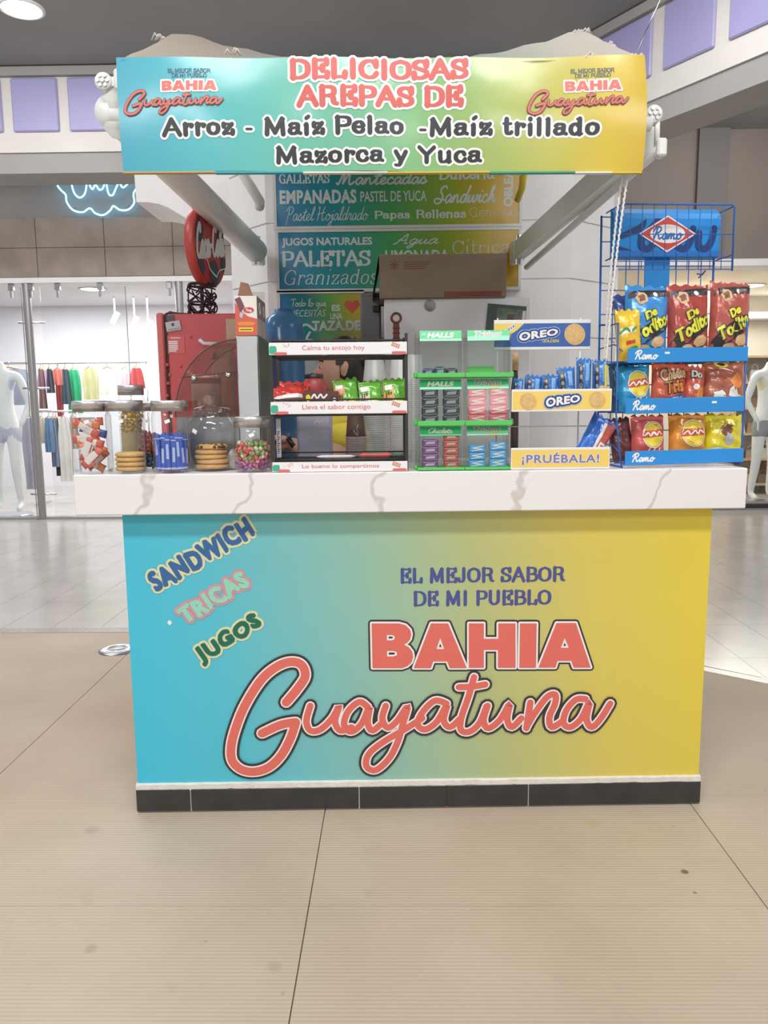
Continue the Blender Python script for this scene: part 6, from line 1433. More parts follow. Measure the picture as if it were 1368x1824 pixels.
dr = (PK(366, 368, SYk)[1]-PK(366, 512, SYk)[1])/2; dcz = PK(366, 441, SYk)[1]; dcx = PK(366, 441, SYk)[0]
ds = kthing('cola_sign', 'round red cola sign with white script on the twig tower', 'sign', dcx, SYk, dcz-dr, 1.36)
M_cr = mat('cola_red', (190, 74, 70), .35); M_ck = mat('cola_dark', (70, 70, 84), .4)
R = Matrix.Translation((0, 0, dr)) @ Matrix.Rotation(PI/2, 4, 'X')
q = MB(); q.lathe([(.001, -.022), (dr*.96, -.022), (dr, -.016), (dr, .016), (dr*.97, .022), (.001, .024)], M_cr, 44, M=R); q.build('sign_disc', ds)
ink = Ink(); 
for a, rr, s_ in ((.55, .78, .30), (1.75, .80, .26), (2.75, .76, .32), (-1.3, .62, .34), (-2.4, .86, .24), (-.35, .86, .2)): 
    cx, cz = rr*dr*math.cos(a), dr+rr*dr*math.sin(a); pts = []
    for i in range(5):
        x, z = cx+s_*dr*math.cos(a+2*PI*i/5), cz+s_*dr*math.sin(a+2*PI*i/5); d = math.hypot(x, z-dr)
        if d > dr*.96: x, z = x/d*dr*.96, dr+(z-dr)/d*dr*.96
        pts.append((x, z))
    ink.poly(pts, M_ck, 0)
ink.stroke([(-dr*.7, dr*.62), (-dr*.3, dr*.66), (-dr*.1, dr*.44), (dr*.3, dr*.3)], .007, P_w, 1); ink.stroke([(dr*.3, dr*.32), (dr*.5, dr*.5), (dr*.85, dr*.6)], .005, P_w, 1)
rs = .2; letters(ink, 'Coca-Cola', SCR, (0, 0, dr*1.8, dr*.86), .13, [(0, P_w, 2)], shear=.1, mapf=lambda u, v: (-dr*.9+u, dr*.56+v+u*rs))
q = MB(); ink.put(q, flat(-.0245), eps=.0004, base=.0005); q.build('sign_print', ds)
# quarter glass food warmer with its steel post
WY = .20
w0, w1 = PK(426, 745, WY), PK(463, 745, WY); wcx = w0[0]
fw = kthing('food_warmer', 'steel food warmer with a quarter round smoked glass end', 'food warmer', wcx, WY, ZT)
pw_ = lambda px, py: (PK(px, py, WY)[0]-wcx, PK(px, py, WY)[1]-ZT)
ztop_ = pw_(440, 598)[1]; wd = w1[0]-w0[0]
M_foil = mat('crumpled_steel', (236, 236, 234), .2, 1.0, bump=.5, bscale=7, var=.06, vscale=8)
q = MB(); q.box(0, wd, 0, .3, 0, ztop_, M_foil, b=.002); q.build('steel_post', fw)
q = MB(); q.box(wd+.0005, wd+.003, .004, .298, .004, ztop_-.002, mat('warmer_side_green', (92, 112, 108), .3, .3, var=.2, vscale=9, bump=.3, bscale=14)); q.build('side_panel', fw)
ctr = pw_(426, 742); R_ = Vector(pw_(426, 604))-Vector(ctr); R_ = R_.length; Rx = ctr[0]-pw_(312, 742)[0]; zb_ = max(ctr[1], .002)
pts = [(0, 0)]+[(-Rx*math.sin(a), R_*math.cos(a)) for a in [PI/2*i/18 for i in range(19)]]
for yy in (.004, .28):
    q = MB(); q.add([(x-.0005, yy, zb_+z) for x, z in pts]+[(x-.0005, yy+.005, zb_+z) for x, z in pts], [tuple(range(20))[::-1], tuple(range(20, 40))]+[(i, (i+1) % 20, 20+(i+1) % 20, 20+i) for i in range(20)], M_smoke); q.build('end_glass', fw)
    q = MB(); q.tube([(x-.0005, yy+.0025, zb_+z) for x, z in pts[1:]], .0022, mat('glass_edge_dark', (92, 70, 70), .4), 6); q.build('glass_edge', fw)
q = MB(); q.add([(x-.0005, y, zb_+z) for y in (.0095, .2795) for x, z in pts[1:]], [(i, i+1, 19+i+1, 19+i) for i in range(18)], M_smoke, True); q.build('curved_glass', fw)
s0, s1 = pw_(322, 672), pw_(425, 661)
q = MB(); q.add([(s0[0]+.004, .01, s0[1]), (-.001, .01, s1[1]), (-.001, .278, s1[1]), (s0[0]+.004, .278, s0[1])], [(0, 1, 2, 3)], M_smoke); q.tube([(s0[0], .008, s0[1]), (-.001, .008, s1[1])], .002, mat('glass_edge_dark', (92, 70, 70), .4), 6); q.build('glass_shelf', fw)
for px, py in ((345, 674), (406, 668)):
    c = pw_(px, py); q = MB(); q.lathe([(.009, 0), (.009, .005), (.006, .008), (.001, .009)], M_chrome, 16); q.build('glass_screw', fw, (c[0], .0035, c[1]), (PI/2, 0, 0))
q = MB(); q.box(-Rx*.98, -.001, .0, .29, .0, zb_-.001, M_steel) if zb_ > .01 else None
if q.v: q.build('base_tray', fw)
# things inside and behind the warmer
t = kthing('steel_canister', 'dull steel canister seen through the smoked warmer glass', 'canister', X(372, .33), .33, ZT)
r = (X(398, .33)-X(347, .33))/2; h_ = Z(372, 668, .33)-ZT
q = MB(); q.lathe([(.001, zb_+.002), (r, zb_+.002), (r, h_-.01), (r*.96, h_), (.001, h_)], mat('dull_tin', (186, 166, 158), .35, .6), 28); q.build('can_body', t); q = MB(); q.lathe([(r*1.02, h_-.03), (r*1.03, h_-.02), (r*1.02, h_-.012)], P_br, 28); q.build('can_band', t)
t = kthing('paper_bag', 'tan paper bag standing behind the warmer glass', 'paper bag', X(402, .62), .62, ZT-1.132)
t.location.z = 1.0
hb_ = Z(395, 615, .62)-1.0; q = MB(); w2 = .045
q.add([(-w2, -.03, 0), (w2, -.03, 0), (w2, .03, 0), (-w2, .03, 0), (-w2*.8, -.028, hb_*.9), (w2*.75, -.03, hb_*.92), (w2*.8, .03, hb_), (-w2*.7, .028, hb_*.97), (0, -.04, hb_*.5)], [(0, 1, 8), (1, 5, 8), (5, 4, 8), (4, 0, 8), (1, 2, 6, 5), (2, 3, 7, 6), (3, 0, 4, 7), (3, 2, 1, 0)], mat('tan_paper', (176, 140, 112), .8)); q.build('bag_paper', t)
t = kthing('paper_tissue', 'crumpled white tissue on the worktop beside the squat jar', 'tissue', X(414, .17), .17, ZT)
q = MB(); random.seed(4); rings = [(.030, .0), (.034, .012), (.026, .03), (.014, .05), (.004, .062)]
vs = [(r_*(1+random.uniform(-.25, .25))*math.cos(2*PI*k/9), r_*(1+random.uniform(-.25, .25))*math.sin(2*PI*k/9), max(z_+random.uniform(-.004, .004), 0)) for r_, z_ in rings for k in range(9)]
q.add(vs, [(j*9+k, j*9+(k+1) % 9, (j+1)*9+(k+1) % 9, (j+1)*9+k) for j in range(4) for k in range(9)] + [tuple(range(36, 45)), tuple(range(9))[::-1]], mat('tissue_white', (232, 228, 226), .9)); q.build('tissue_paper', t)
t = kthing('sauce_bottle', 'slim dark sauce bottle with a tan cap behind the biscuit stand', 'bottle', X(916, .3), .3, ZT)
h_ = Z(916, 628, .3)-ZT; r = .013
q = MB(); q.lathe([(.001, .0), (r, .0), (r*1.05, .01), (r*1.05, h_*.68), (r*.7, h_*.8), (r*.6, h_*.86), (.001, h_*.86)], mat('sauce_dark', (84, 66, 66), .3), 18); q.build('bottle_body', t)
q = MB(); q.lathe([(r*.85, h_*.84), (r*.85, h_*.97), (r*.6, h_), (.001, h_)], P_tan, 18); q.build('bottle_cap', t)
# a back bench that carries the things behind the counter
bb = kthing('back_bench', 'low steel bench behind the counter under the canisters', 'bench', -.4, .62, 0)
q = MB(); q.box(-.22, .40, -.05, .08, .96, .999, M_steel, b=.004); q.build('bench_top', bb)
for x in (-.2, .37):
    for y in (-.035, .06): q = MB(); q.box(x, x+.02, y, y+.02, 0, .959, M_steel); q.build('leg', bb)
# carton of crisps on the warmer post
pcx = wd/2; t = kthing('snack_carton', 'open white and red snack carton on top of the steel post', 'carton', wcx+wd/2, WY, ZT+ztop_+.001)
cw = wd/2+.001; pz = lambda py: PK(444, py, WY)[1]-ZT-ztop_-.001; ch = pz(527)
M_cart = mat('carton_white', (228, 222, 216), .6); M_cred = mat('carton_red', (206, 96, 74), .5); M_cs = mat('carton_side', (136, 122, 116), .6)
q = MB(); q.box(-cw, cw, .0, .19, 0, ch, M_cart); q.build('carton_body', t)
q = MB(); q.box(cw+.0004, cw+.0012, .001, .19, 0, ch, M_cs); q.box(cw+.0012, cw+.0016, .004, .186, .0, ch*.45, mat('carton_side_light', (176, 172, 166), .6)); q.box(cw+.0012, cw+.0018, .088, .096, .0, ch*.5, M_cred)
for yy in (.03, .12): 
    R = Matrix.Translation((cw+.0016, yy+.025, ch*.72)) @ Matrix.Rotation(PI/2, 4, 'Y'); q.lathe([(.02, 0), (.02, .0006), (.011, .0006), (.011, 0)], M_cart, 18, M=R)
q.build('carton_side_print', t)
ink = Ink(); z1 = ch
ink.poly([(-cw, 0), (cw, 0), (cw, ch*.42), (cw*.2, ch*.48), (-cw*.4, ch*.62), (-cw, ch*.84)], M_cred, 0); ink.blob(cw*.25, ch*.64, cw*.5, ch*.075, mat('carton_logo', (196, 70, 66), .5), 1); letters(ink, 'Tory', {**SCR, 'y': SCR['g']}, (-cw*.02, ch*.61, cw*.55, ch*.68), .18, [(0, P_w, 2)]); ink.blob(0, ch*.3, cw*.8, ch*.05, P_or, 1, pw=3, jit=.06); ink.rect(-cw*.7, ch*.1, cw*.6, ch*.2, P_y, 1); ink.rect(-cw*.6, ch*.135, cw*.5, ch*.165, P_br, 2)
ink.poly([(-cw*1.0, ch*.92), (-cw*.5, ch*.98), (-cw*.1, ch*.72), (-cw*.5, ch*.58)], mat('carton_plum', (120, 70, 84), .4), 2); ink.poly([(-cw*.5, ch*.6), (-cw*.2, ch*.56), (-cw*.4, ch*.42), (-cw*.62, ch*.5)], mat('foil_silver', (206, 206, 210), .25, .6), 3)
q = MB(); ink.put(q, flat(0), eps=.0003, base=.0004); q.build('carton_print', t)
q = MB(); q.add([(-cw*.7, .002, ch), (cw*.7, .002, ch), (cw*.4, -.02, ch+.035), (-cw*.3, -.02, ch+.04)], [(0, 1, 2, 3)], mat('carton_flap', (170, 132, 112), .7)); q.add([(-cw*.7, .0, ch), (cw*.7, .0, ch), (cw*.4, -.022, ch+.035), (-cw*.3, -.022, ch+.04)], [(3, 2, 1, 0)], mat('carton_flap', (170, 132, 112), .7)); q.build('carton_flap', t); q = MB(); q.add([(-cw, .19, ch), (cw, .19, ch), (cw, .2, ch+.04), (-cw, .2, ch+.04)], [(0, 1, 2, 3)], M_cart); q.build('carton_flap', t)
# blue water bottle behind
WBY = 1.42; c = PK(506, 620, WBY); t = kthing('water_bottle', 'big blue water bottle standing behind the carton', 'bottle', c[0], WBY, 0)
zt_ = PK(508, 553, WBY)[1]; r = .098
st = MB(); st.box(-.13, .13, -.11, .11, .74, .765, M_steel); 
for x in (-.12, .1):
    for y in (-.1, .08): st.box(x, x+.02, y, y+.02, 0, .74, M_steel)
tb = thing('bottle_stand', 'small steel stand under the blue water bottle', 'stand', KW(c[0], WBY, 0), KR); st.build('stand_frame', tb)
q = MB(); q.lathe([(.001, .766), (r*.9, .766), (r, .79), (r, .95), (r*.95, .965), (r, .98), (r, 1.2), (r*.95, 1.215), (r, 1.23), (r, zt_-.09), (r*.85, zt_-.04), (r*.4, zt_-.005), (.001, zt_)], mat('water_blue', (84, 140, 190), .2, var=.05, vscale=8), 28); q.build('bottle_body', t)
q = MB(); q.lathe([(r*.42, zt_-.012), (r*.42, zt_+.006), (.001, zt_+.006)], mat('cap_blue', (66, 120, 176), .4), 18); q.build('bottle_cap', t)
# white fridge, cardboard box, grey cabinet
FYk = 1.25
f0, f1 = PK(684, 536, FYk), PK(946, 526, FYk)
fr = kthing('white_fridge', 'white fridge behind the green gum display', 'fridge', (f0[0]+f1[0])/2, FYk, 0, -.035)
fhw_ = (f1[0]-f0[0])/2; fzt = (f0[1]+f1[1])/2
M_frw = mat('fridge_white', (240, 240, 242), .3, var=.03, vscale=3)
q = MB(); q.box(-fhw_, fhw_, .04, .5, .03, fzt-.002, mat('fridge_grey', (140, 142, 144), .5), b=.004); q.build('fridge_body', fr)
zs_ = .62
for a, b in ((.05, zs_-.004), (zs_+.004, fzt)): q = MB(); q.box(-fhw_, fhw_, .0, .038, a, b, M_frw, b=.006); q.build('fridge_door', fr)
q = MB(); q.box(-fhw_+.02, fhw_-.02, .03, .48, .0, .029, P_k); q.build('base_grille', fr)
pfr = lambda px, py: (PK(px, py, FYk)[0]-(f0[0]+f1[0])/2, PK(px, py, FYk)[1])
x, z = pfr(766, 540); q = MB(); q.lathe([(.026, 0), (.026, .003), (.001, .004)], mat('badge_grey', (172, 170, 172), .4), 20); q.build('fridge_badge', fr, (x, 0, z-.01), (PI/2, 0, 0))
a, b = pfr(866, 600), pfr(935, 541); q = MB(); R = Matrix.Translation(((a[0]+b[0])/2, -.003, (a[1]+b[1])/2)) @ Matrix.Rotation(.09, 4, 'Y'); w2, h2 = (b[0]-a[0])/2, (b[1]-a[1])/2-.006
q.box(-w2, w2, -.0015, .0015, -h2, h2, mat('photo_dark', (78, 88, 84), .3), M=R); q.box(-w2*.5, w2*.78, -.0022, -.0015, -h2*.55, h2*.75, mat('photo_green', (110, 124, 108), .3, var=.4, vscale=30), M=R); q.box(w2*.05, w2*.4, -.0028, -.0022, -h2*.3, h2*.4, mat('photo_brown', (112, 84, 74), .4), M=R); q.box(-w2*.5, w2*.78, -.0028, -.0022, -h2*.55, -h2*.3, mat('photo_pale', (196, 192, 186), .4), M=R); q.box(w2*.82, w2*.98, -.0022, -.0015, -h2*.9, h2*.7, P_w, M=R); q.build('photo_magnet', fr)
ink = Ink(); x, z = pfr(706, 688); ink.stroke([(x-.03, z), (x-.01, z+.02), (x-.005, z+.005), (x+.01, z+.022), (x+.03, z+.018)], .003, M_mg); ink.stroke([(x-.03, z-.006), (x+.03, z-.004)], .002, M_mg); q = MB(); ink.put(q, flat(0)); q.build('pen_scribble', fr)
ox_, oz_ = PK(706, 605, FYk-.03)[0], PK(706, 605, FYk-.03)[1]; zt2 = PK(706, 558, FYk-.03)[1]
t = kthing('bottle_opener', 'brown bottle opener with a ring head on the white fridge door', 'opener', ox_, FYk-.03, oz_-.05)
q = MB(); h_ = zt2-oz_+.05; M_op = mat('opener_brown', (132, 78, 72), .4, .2); rr = .021
q.tube([(rr*math.cos(2*PI*i/18), 0, h_-rr+rr*math.sin(2*PI*i/18)) for i in range(18)], .006, M_op, 8, closed=True); q.build('ring_head', t)
q = MB(); q.box(-.014, .014, -.006, .006, 0, h_-2*rr-.002, M_op, b=.003); 
for k in range(5): q.box(-.017, .017, -.008, .008, .01+k*.022, .016+k*.022, M_op, b=.002)
q.build('handle', t)
BYk = 1.22
b0, b1 = PK(676, 533, BYk), PK(904, 450, BYk)
cb = kthing('cardboard_box', 'brown cardboard box lying on top of the white fridge', 'box', (b0[0]+b1[0])/2, BYk+.02, fzt+.001, -.02)
bw, bh = (b1[0]-b0[0])/2, b1[1]-fzt; M_cb = mat('cardboard_brown', (148, 132, 112), .8, var=.05, vscale=10)
q = MB(); q.box(-bw, bw, 0, .3, 0, bh, M_cb, b=.003); q.build('box_body', cb)
q = MB(); q.box(-bw, bw, .148, .152, bh+.0003, bh+.0015, P_tan); q.build('tape_strip', cb)
q = MB(); q.add([(-bw, .003, bh*.98), (-bw, .29, bh*.98), (-bw-.035, .29, -.0+bh*.1), (-bw-.03, .01, bh*.08)], [(0, 1, 2, 3)], M_cb); q.add([(-bw-.002, .003, bh*.98), (-bw-.002, .29, bh*.98), (-bw-.037, .29, bh*.1), (-bw-.032, .01, bh*.08)], [(3, 2, 1, 0)], M_cb); q.build('side_flap', cb)
ink = Ink(); M_cbr = mat('stamp_red', (142, 88, 74), .8); ink.rect(bw*.02, bh*.02, bw*.92, bh*.14, M_cbr); ink.items.g += 1
for k in range(4): ink.rect(-bw*.62, bh*(.66+.05*k), -bw*(.28-.03*k), bh*(.68+.05*k), M_cbr)
for k in range(8): a = 2*PI*k/8; ink.stroke([(-bw*.76, bh*.76), (-bw*.76+.022*math.cos(a), bh*.76+.022*math.sin(a))], .004, M_cbr, curve=False)
ink.words(flat(0), 'box_stamp', cb)
g0, g1 = PK(645, 522, 1.5), PK(682, 522, 1.5)
gc = kthing('grey_cabinet', 'narrow grey cabinet left of the white fridge', 'cabinet', (g0[0]+g1[0])/2-.01, 1.5, 0); gw = (g1[0]-g0[0])/2
q = MB(); q.box(-gw, gw, 0, .2, 0, g0[1], mat('cabinet_grey', (128, 130, 132), .5, var=.03, vscale=4), b=.004); q.build('cabinet_body', gc)
q = MB(); q.box(-gw+.006, gw-.006, -.012, -.0005, .08, g0[1]-.02, mat('cabinet_door_grey', (136, 138, 140), .5), b=.003); dd = q.build('cabinet_door', gc)
q = MB(); c = PK(655, 545, 1.48); q.box(gw*.2, gw*.9, -.03, -.0125, c[1]-.03, c[1]+.0, P_k, b=.004); q.build('latch', dd)
# ------------------------------------------------------------------ seller behind the counter
def skin(vs, es, rs, sub=2):
    me = bpy.data.meshes.new('sk'); me.from_pydata(vs, es, []); o = bpy.data.objects.new('sk', me); COL.objects.link(o)
    o.modifiers.new('s', 'SKIN').use_smooth_shade = True
    for i, r in enumerate(rs):
        d = me.skin_vertices[0].data[i]; d.radius = (r, r) if not isinstance(r, tuple) else r; d.use_root = (i == 0)
    s = o.modifiers.new('u', 'SUBSURF'); s.levels = sub; s.render_levels = sub
    dg = bpy.context.evaluated_depsgraph_get(); ev = o.evaluated_get(dg); m2 = ev.to_mesh()
    out = ([tuple(v.co) for v in m2.vertices], [tuple(p.vertices) for p in m2.polygons]); ev.to_mesh_clear(); bpy.data.objects.remove(o); bpy.data.meshes.remove(me)
    return out
def remesh(o, vox=.006):
    import bmesh
    b = bmesh.new(); b.from_mesh(o.data); bmesh.ops.remove_doubles(b, verts=b.verts, dist=1e-6); bmesh.ops.holes_fill(b, edges=[e for e in b.edges if e.is_boundary], sides=0); bmesh.ops.recalc_face_normals(b, faces=b.faces); b.to_mesh(o.data); b.free()
    r = o.modifiers.new('r', 'REMESH'); r.mode = 'VOXEL'; r.voxel_size = vox; r.use_smooth_shade = True
    s = o.modifiers.new('c', 'SMOOTH'); s.factor = .5; s.iterations = 3
    dg = bpy.context.evaluated_depsgraph_get(); dg.update(); me = bpy.data.meshes.new_from_object(o.evaluated_get(dg)); o.modifiers.clear(); o.data = me
    if not me.materials: me.materials.append(M_skin)
M_skin = mat('skin', (216, 172, 148), .5, var=.05, vscale=30); M_hair = mat('dark_hair', (46, 38, 38), .45, var=.2, vscale=60, stretch=(1, 6, 1)); M_yel = mat('yellow_shirt', (222, 202, 70), .7, var=.06, vscale=8, bump=.2, bscale=12); M_trou = mat('dark_trousers', (54, 54, 58), .8)
hx, hz = PW(612, 664, 3.24)
per = thing('person', 'person in a yellow shirt with dark tied hair behind the black rack', 'person', (hx+.0, 3.24, 0), 0)
HZ = hz+.015                                  # head centre height; the figure looks to the left (-x)
sh = HZ-.20
V = [(.03, 0, .86), (.02, 0, 1.0), (.0, 0, sh-.10), (.01, 0, sh-.01), (-.0, 0, sh+.05), (-.012, 0, HZ-.09),
     (.01, -.15, sh-.03), (-.05, -.19, sh-.22), (-.17, -.17, sh-.12), (-.215, -.155, sh-.085),
     (.01, .15, sh-.03), (-.04, .19, sh-.24), (-.17, .13, sh-.16), (-.21, .11, sh-.13),
     (.03, -.09, .8), (.02, -.1, .46), (.05, -.1, .09), (-.1, -.11, .03), (.03, .09, .8), (.02, .1, .46), (.05, .1, .09), (-.1, .11, .03)]
E_ = [(0, 1), (1, 2), (2, 3), (3, 4), (4, 5), (3, 6), (6, 7), (7, 8), (8, 9), (3, 10), (10, 11), (11, 12), (12, 13), (0, 14), (14, 15), (15, 16), (16, 17), (0, 18), (18, 19), (19, 20), (20, 21)]
Rr = [.13, .12, .12, .09, .05, .05, .055, .042, .032, .025, .055, .042, .032, .025, .085, .056, .04, .035, .085, .056, .04, .035]
q = MB(); vv, ff = skin(V, E_, Rr); q.add(vv, ff, M_skin, True)
# head: a shaped ellipsoid with brow, nose, lips and chin, facing -x
def headpt(a, b):
    cx_, cy_, cz_ = math.cos(b)*math.cos(a), math.cos(b)*math.sin(a), math.sin(b)
    x, y, z = cx_*.097, cy_*.074, cz_*.118
    if cx_ < 0:
        f = (-cx_)**2
        x -= .012*f*math.exp(-((cz_+.62)/.22)**2); x -= .026*math.exp(-((cy_)/.16)**2)*math.exp(-((cz_+.14)/.14)**2)*f
        x -= .008*math.exp(-((cy_)/.3)**2)*math.exp(-((cz_+.42)/.07)**2)*f; x += .007*math.exp(-((abs(cy_)-.42)/.16)**2)*math.exp(-((cz_-.06)/.12)**2)
    if cz_ < -.3: y *= 1-.35*(-cz_-.3); x += .02*(-cz_-.3)*(1 if cx_ > 0 else 0)*-1
    return (x, y, z)
def headmesh(q, m_, off, cond=None, k=1.0):
    na, nb = 40, 28
    if cond is None:                            # closed surface with single pole points
        vs = [tuple(Vector(headpt(0, -PI/2))*k+off)] + [tuple(Vector(headpt(2*PI*i/na, -PI/2+PI*j/nb))*k+off) for j in range(1, nb) for i in range(na)] + [tuple(Vector(headpt(0, PI/2))*k+off)]
        fs = [(0, 1+(i+1) % na, 1+i) for i in range(na)] + [(1+j*na+i, 1+j*na+(i+1) % na, 1+(j+1)*na+(i+1) % na, 1+(j+1)*na+i) for j in range(nb-2) for i in range(na)]
        o_ = 1+(nb-2)*na; fs += [(o_+i, o_+(i+1) % na, o_+na) for i in range(na)]
        q.add(vs, fs, m_, True); return
    vs = [tuple(Vector(headpt(2*PI*i/na, -PI/2+PI*j/nb))*k+off) for j in range(nb+1) for i in range(na)]
    fs = [(j*na+i, j*na+(i+1) % na, (j+1)*na+(i+1) % na, (j+1)*na+i) for j in range(nb) for i in range(na) if cond(2*PI*(i+.5)/na, -PI/2+PI*(j+.5)/nb)]
    q.add(vs, fs, m_, True)
ho = Vector((-.01, 0, HZ))
headmesh(q, M_skin, ho)
for s_ in (-1, 1): q.tube([(.008, s_*.066, HZ-.036), (.004, s_*.074, HZ-.022), (.008, s_*.08, HZ), (.016, s_*.082, HZ+.016), (.014, s_*.074, HZ+.026)], [.006, .012, .015, .013, .006], M_skin, 10)
def hand(q, wr, d, up, m_, curl=.6):
    wr, d, up = Vector(wr), Vector(d).normalized(), Vector(up).normalized(); sd = d.cross(up).normalized(); up = sd.cross(d)
    vv, ff = skin([wr, wr+d*.04, wr+d*.085], [(0, 1), (1, 2)], [.024, (.034, .016), (.036, .014)], 1); q.add(vv, ff, m_, True)
    for k, L_ in enumerate((.066, .074, .07, .056)):
        b0 = wr+d*.08+sd*(.027-.018*k); b1 = b0+d*L_*.5-up*.004; b2 = b1+d*L_*.3-up*L_*.25*curl; b3 = b2+d*L_*.15-up*L_*.35*curl
        q.tube([b0-d*.015, b0, b1, b2, b3], [.009, .009, .0085, .008, .006], m_, 8)
    b0 = wr+d*.03+sd*.028; q.tube([wr+d*.02+sd*.015, b0, b0+d*.03+sd*.018-up*.006, b0+d*.055+sd*.02-up*.016], [.012, .011, .0095, .007], m_, 8)
hand(q, V[9], (-1, .1, .15), (.1, .4, 1), M_skin); hand(q, V[13], (-1, -.1, .1), (.1, -.3, 1), M_skin)
bo = q.build('body', per); remesh(bo, .0055)
q = MB()
def hc(a, b):
    x = math.cos(b)*math.cos(a); z = math.sin(b); y = abs(math.cos(b)*math.sin(a))
    return (x > .02 and z > -.72) or (z > .30+.35*max(0, -x) and x > -.72) or (z > .62) or (x > -.22 and z > .12 and y > .3)
headmesh(q, M_hair, ho, hc, 1.09); headmesh(q, M_hair, ho, hc, 1.03)
q.lathe([(.001, -.05), (.035, -.036), (.05, 0), (.036, .036), (.001, .05)], M_hair, 18, M=Matrix.Translation((.105, 0, HZ+.03)))
q.lathe([(.001, -.02), (.045, -.016), (.05, 0), (.042, .02), (.001, .026)], M_hair, 18, M=Matrix.Translation((.01, 0, HZ+.11)))
o = q.build('hair', per)
for s_ in (-1, 1):
    q = MB(); q.lathe([(.001, -.010), (.008, -.006), (.0105, 0), (.008, .006), (.001, .010)], P_w, 12, M=Matrix.Translation((-.084, s_*.031, HZ+.006))); q.build('eye', per)
    q = MB(); q.lathe([(.001, -.0052), (.0045, -.003), (.005, 0), (.0045, .003), (.001, .0052)], P_k, 10, M=Matrix.Translation((-.0925, s_*.032, HZ+.006))); q.build('iris', per)
    q = MB(); q.tube([(-.098, s_*.016, HZ+.03), (-.095, s_*.032, HZ+.036), (-.08, s_*.05, HZ+.03)], .003, M_hair, 6); q.build('eyebrow', per)
q = MB(); q.tube([(-.104, -.02, HZ-.05), (-.114, 0, HZ-.048), (-.104, .02, HZ-.05)], [.003, .006, .003], mat('lips', (176, 100, 96), .4), 8); q.build('lips', per)
q = MB(); vv, ff = skin([(.02, 0, .98), (.0, 0, sh-.10), (.01, 0, sh-.005), (.004, 0, sh+.03), (.01, -.155, sh-.03), (-.022, -.175, sh-.14), (.01, .155, sh-.03), (-.02, .172, sh-.14)], [(0, 1), (1, 2), (2, 3), (2, 4), (4, 5), (2, 6), (6, 7)], [.15, .145, .105, .07, .075, .066, .075, .066]); q.add(vv, ff, M_yel, True); q.build('shirt', per)
q = MB(); vv, ff = skin([(.03, 0, 1.0), (.03, 0, .86), (.03, -.09, .8), (.02, -.1, .46), (.05, -.1, .1), (.03, .09, .8), (.02, .1, .46), (.05, .1, .1)], [(0, 1), (1, 2), (2, 3), (3, 4), (1, 5), (5, 6), (6, 7)], [.145, .155, .1, .072, .06, .1, .072, .06]); q.add(vv, ff, M_trou, True); q.build('trousers', per)
for s_ in (-1, 1):
    q = MB(); vv, ff = skin([(.05, s_*.105, .045), (-.03, s_*.105, .036), (-.12, s_*.11, .03)], [(0, 1), (1, 2)], [.045, .042, .032]); q.add([(a, b, max(c, .002)) for a, b, c in vv], ff, P_k, True); q.build('shoe', per)
q = MB(); w_ = Vector(V[8]).lerp(Vector(V[9]), .6); q.tube([w_+Vector((-.008, 0, -.006)), w_+Vector((.008, 0, .006))], .033, P_k, 14); q.build('wrist_band', per)
# ================================================================== CLOTHES SHOP ON THE LEFT
M_post = mat('shop_post_steel', (160, 158, 158), .35, .8)
M_pane = glassmat('shop_glass', (252, 254, 254), .99, refl=.03)
w1_ = thing('window_1', 'tall frameless glass front of the clothes shop', None, (0, 0, 0), kind='structure')
p1x = PW(58, 700, SY)[0]; p2x = PW(318, 530, SY)[0]
for xa, xb in ((-6.8, p1x-.06), (p1x+.16, p1x+1.15)):
    q = MB(); q.box(xa, xb, SY+.02, SY+.032, .03, 2.70, M_pane); q.build('pane', w1_)
    q = MB(); q.box(xb-.004, xb, SY+.0195, SY+.0325, .03, 2.70, mat('glass_edge_grey', (110, 118, 118), .3)); q.build('pane_edge', w1_)
for x in (p1x, p2x):
    q = MB(); q.cyl(x, SY+.03, .0, 2.738, .045, M_post, 20); q.build('steel_post', w1_)
    q = MB(); q.cyl(x, SY+.03, .0, .012, .075, M_post, 20); q.build('post_base', w1_)
for k, z in enumerate((.3, 1.55, 2.3)):
    q = MB(); q.tube([(p1x-.12, SY+.025, z), (p1x+.19, SY+.025, z)], .012, M_chrome, 8); q.build('glass_clamp', w1_)
for px in (17, 52, 100, 176, 300):
    x = PW(px, 497, SY)[0]; q = MB(); q.box(x-.03, x+.03, SY-.0, SY+.05, 2.66, 2.738, M_steel, b=.006); q.cyl(x, SY+.02, 2.58, 2.66, .016, M_steel, 10); q.build('top_clamp', w1_)
q = MB(); q.box(-6.8, -1.0, SY-.02, SY+.08, .0, .028, M_steel); q.build('floor_track', w1_)
# shop lamps
def shoplamp(px, py, zc_, r, label):
    d = _ray(px, py); t_ = (zc_-CAMZ)/d.z; return downlight(d.x*t_, d.y*t_, zc_-.0005, r, label)
shoplamp(165, 514, 2.95, .16, 'bright round ceiling lamp inside the clothes shop')
q = MB()
def spot(px, py, lab):
    Y = 11.7; x, z = PW(px, py, Y); dz = z-2.949
    t = thing('spot_lamp', lab, 'lamp', (x, Y, 2.949))
    q = MB(); q.cyl(0, 0, dz, .001, .012, M_white, 8); q.build('stem', t)
    q = MB(); q.cyl(0, 0, -.09, .09, .042, M_white, 18, M=Matrix.Translation((0, 0, dz)) @ Matrix.Rotation(.5, 4, 'Y')); q.build('lamp_can', t)
    q = MB(); q.cyl(0, 0, -.094, -.0905, .034, M_lamp, 16, M=Matrix.Translation((0, 0, dz)) @ Matrix.Rotation(.5, 4, 'Y')); q.build('lens', t)
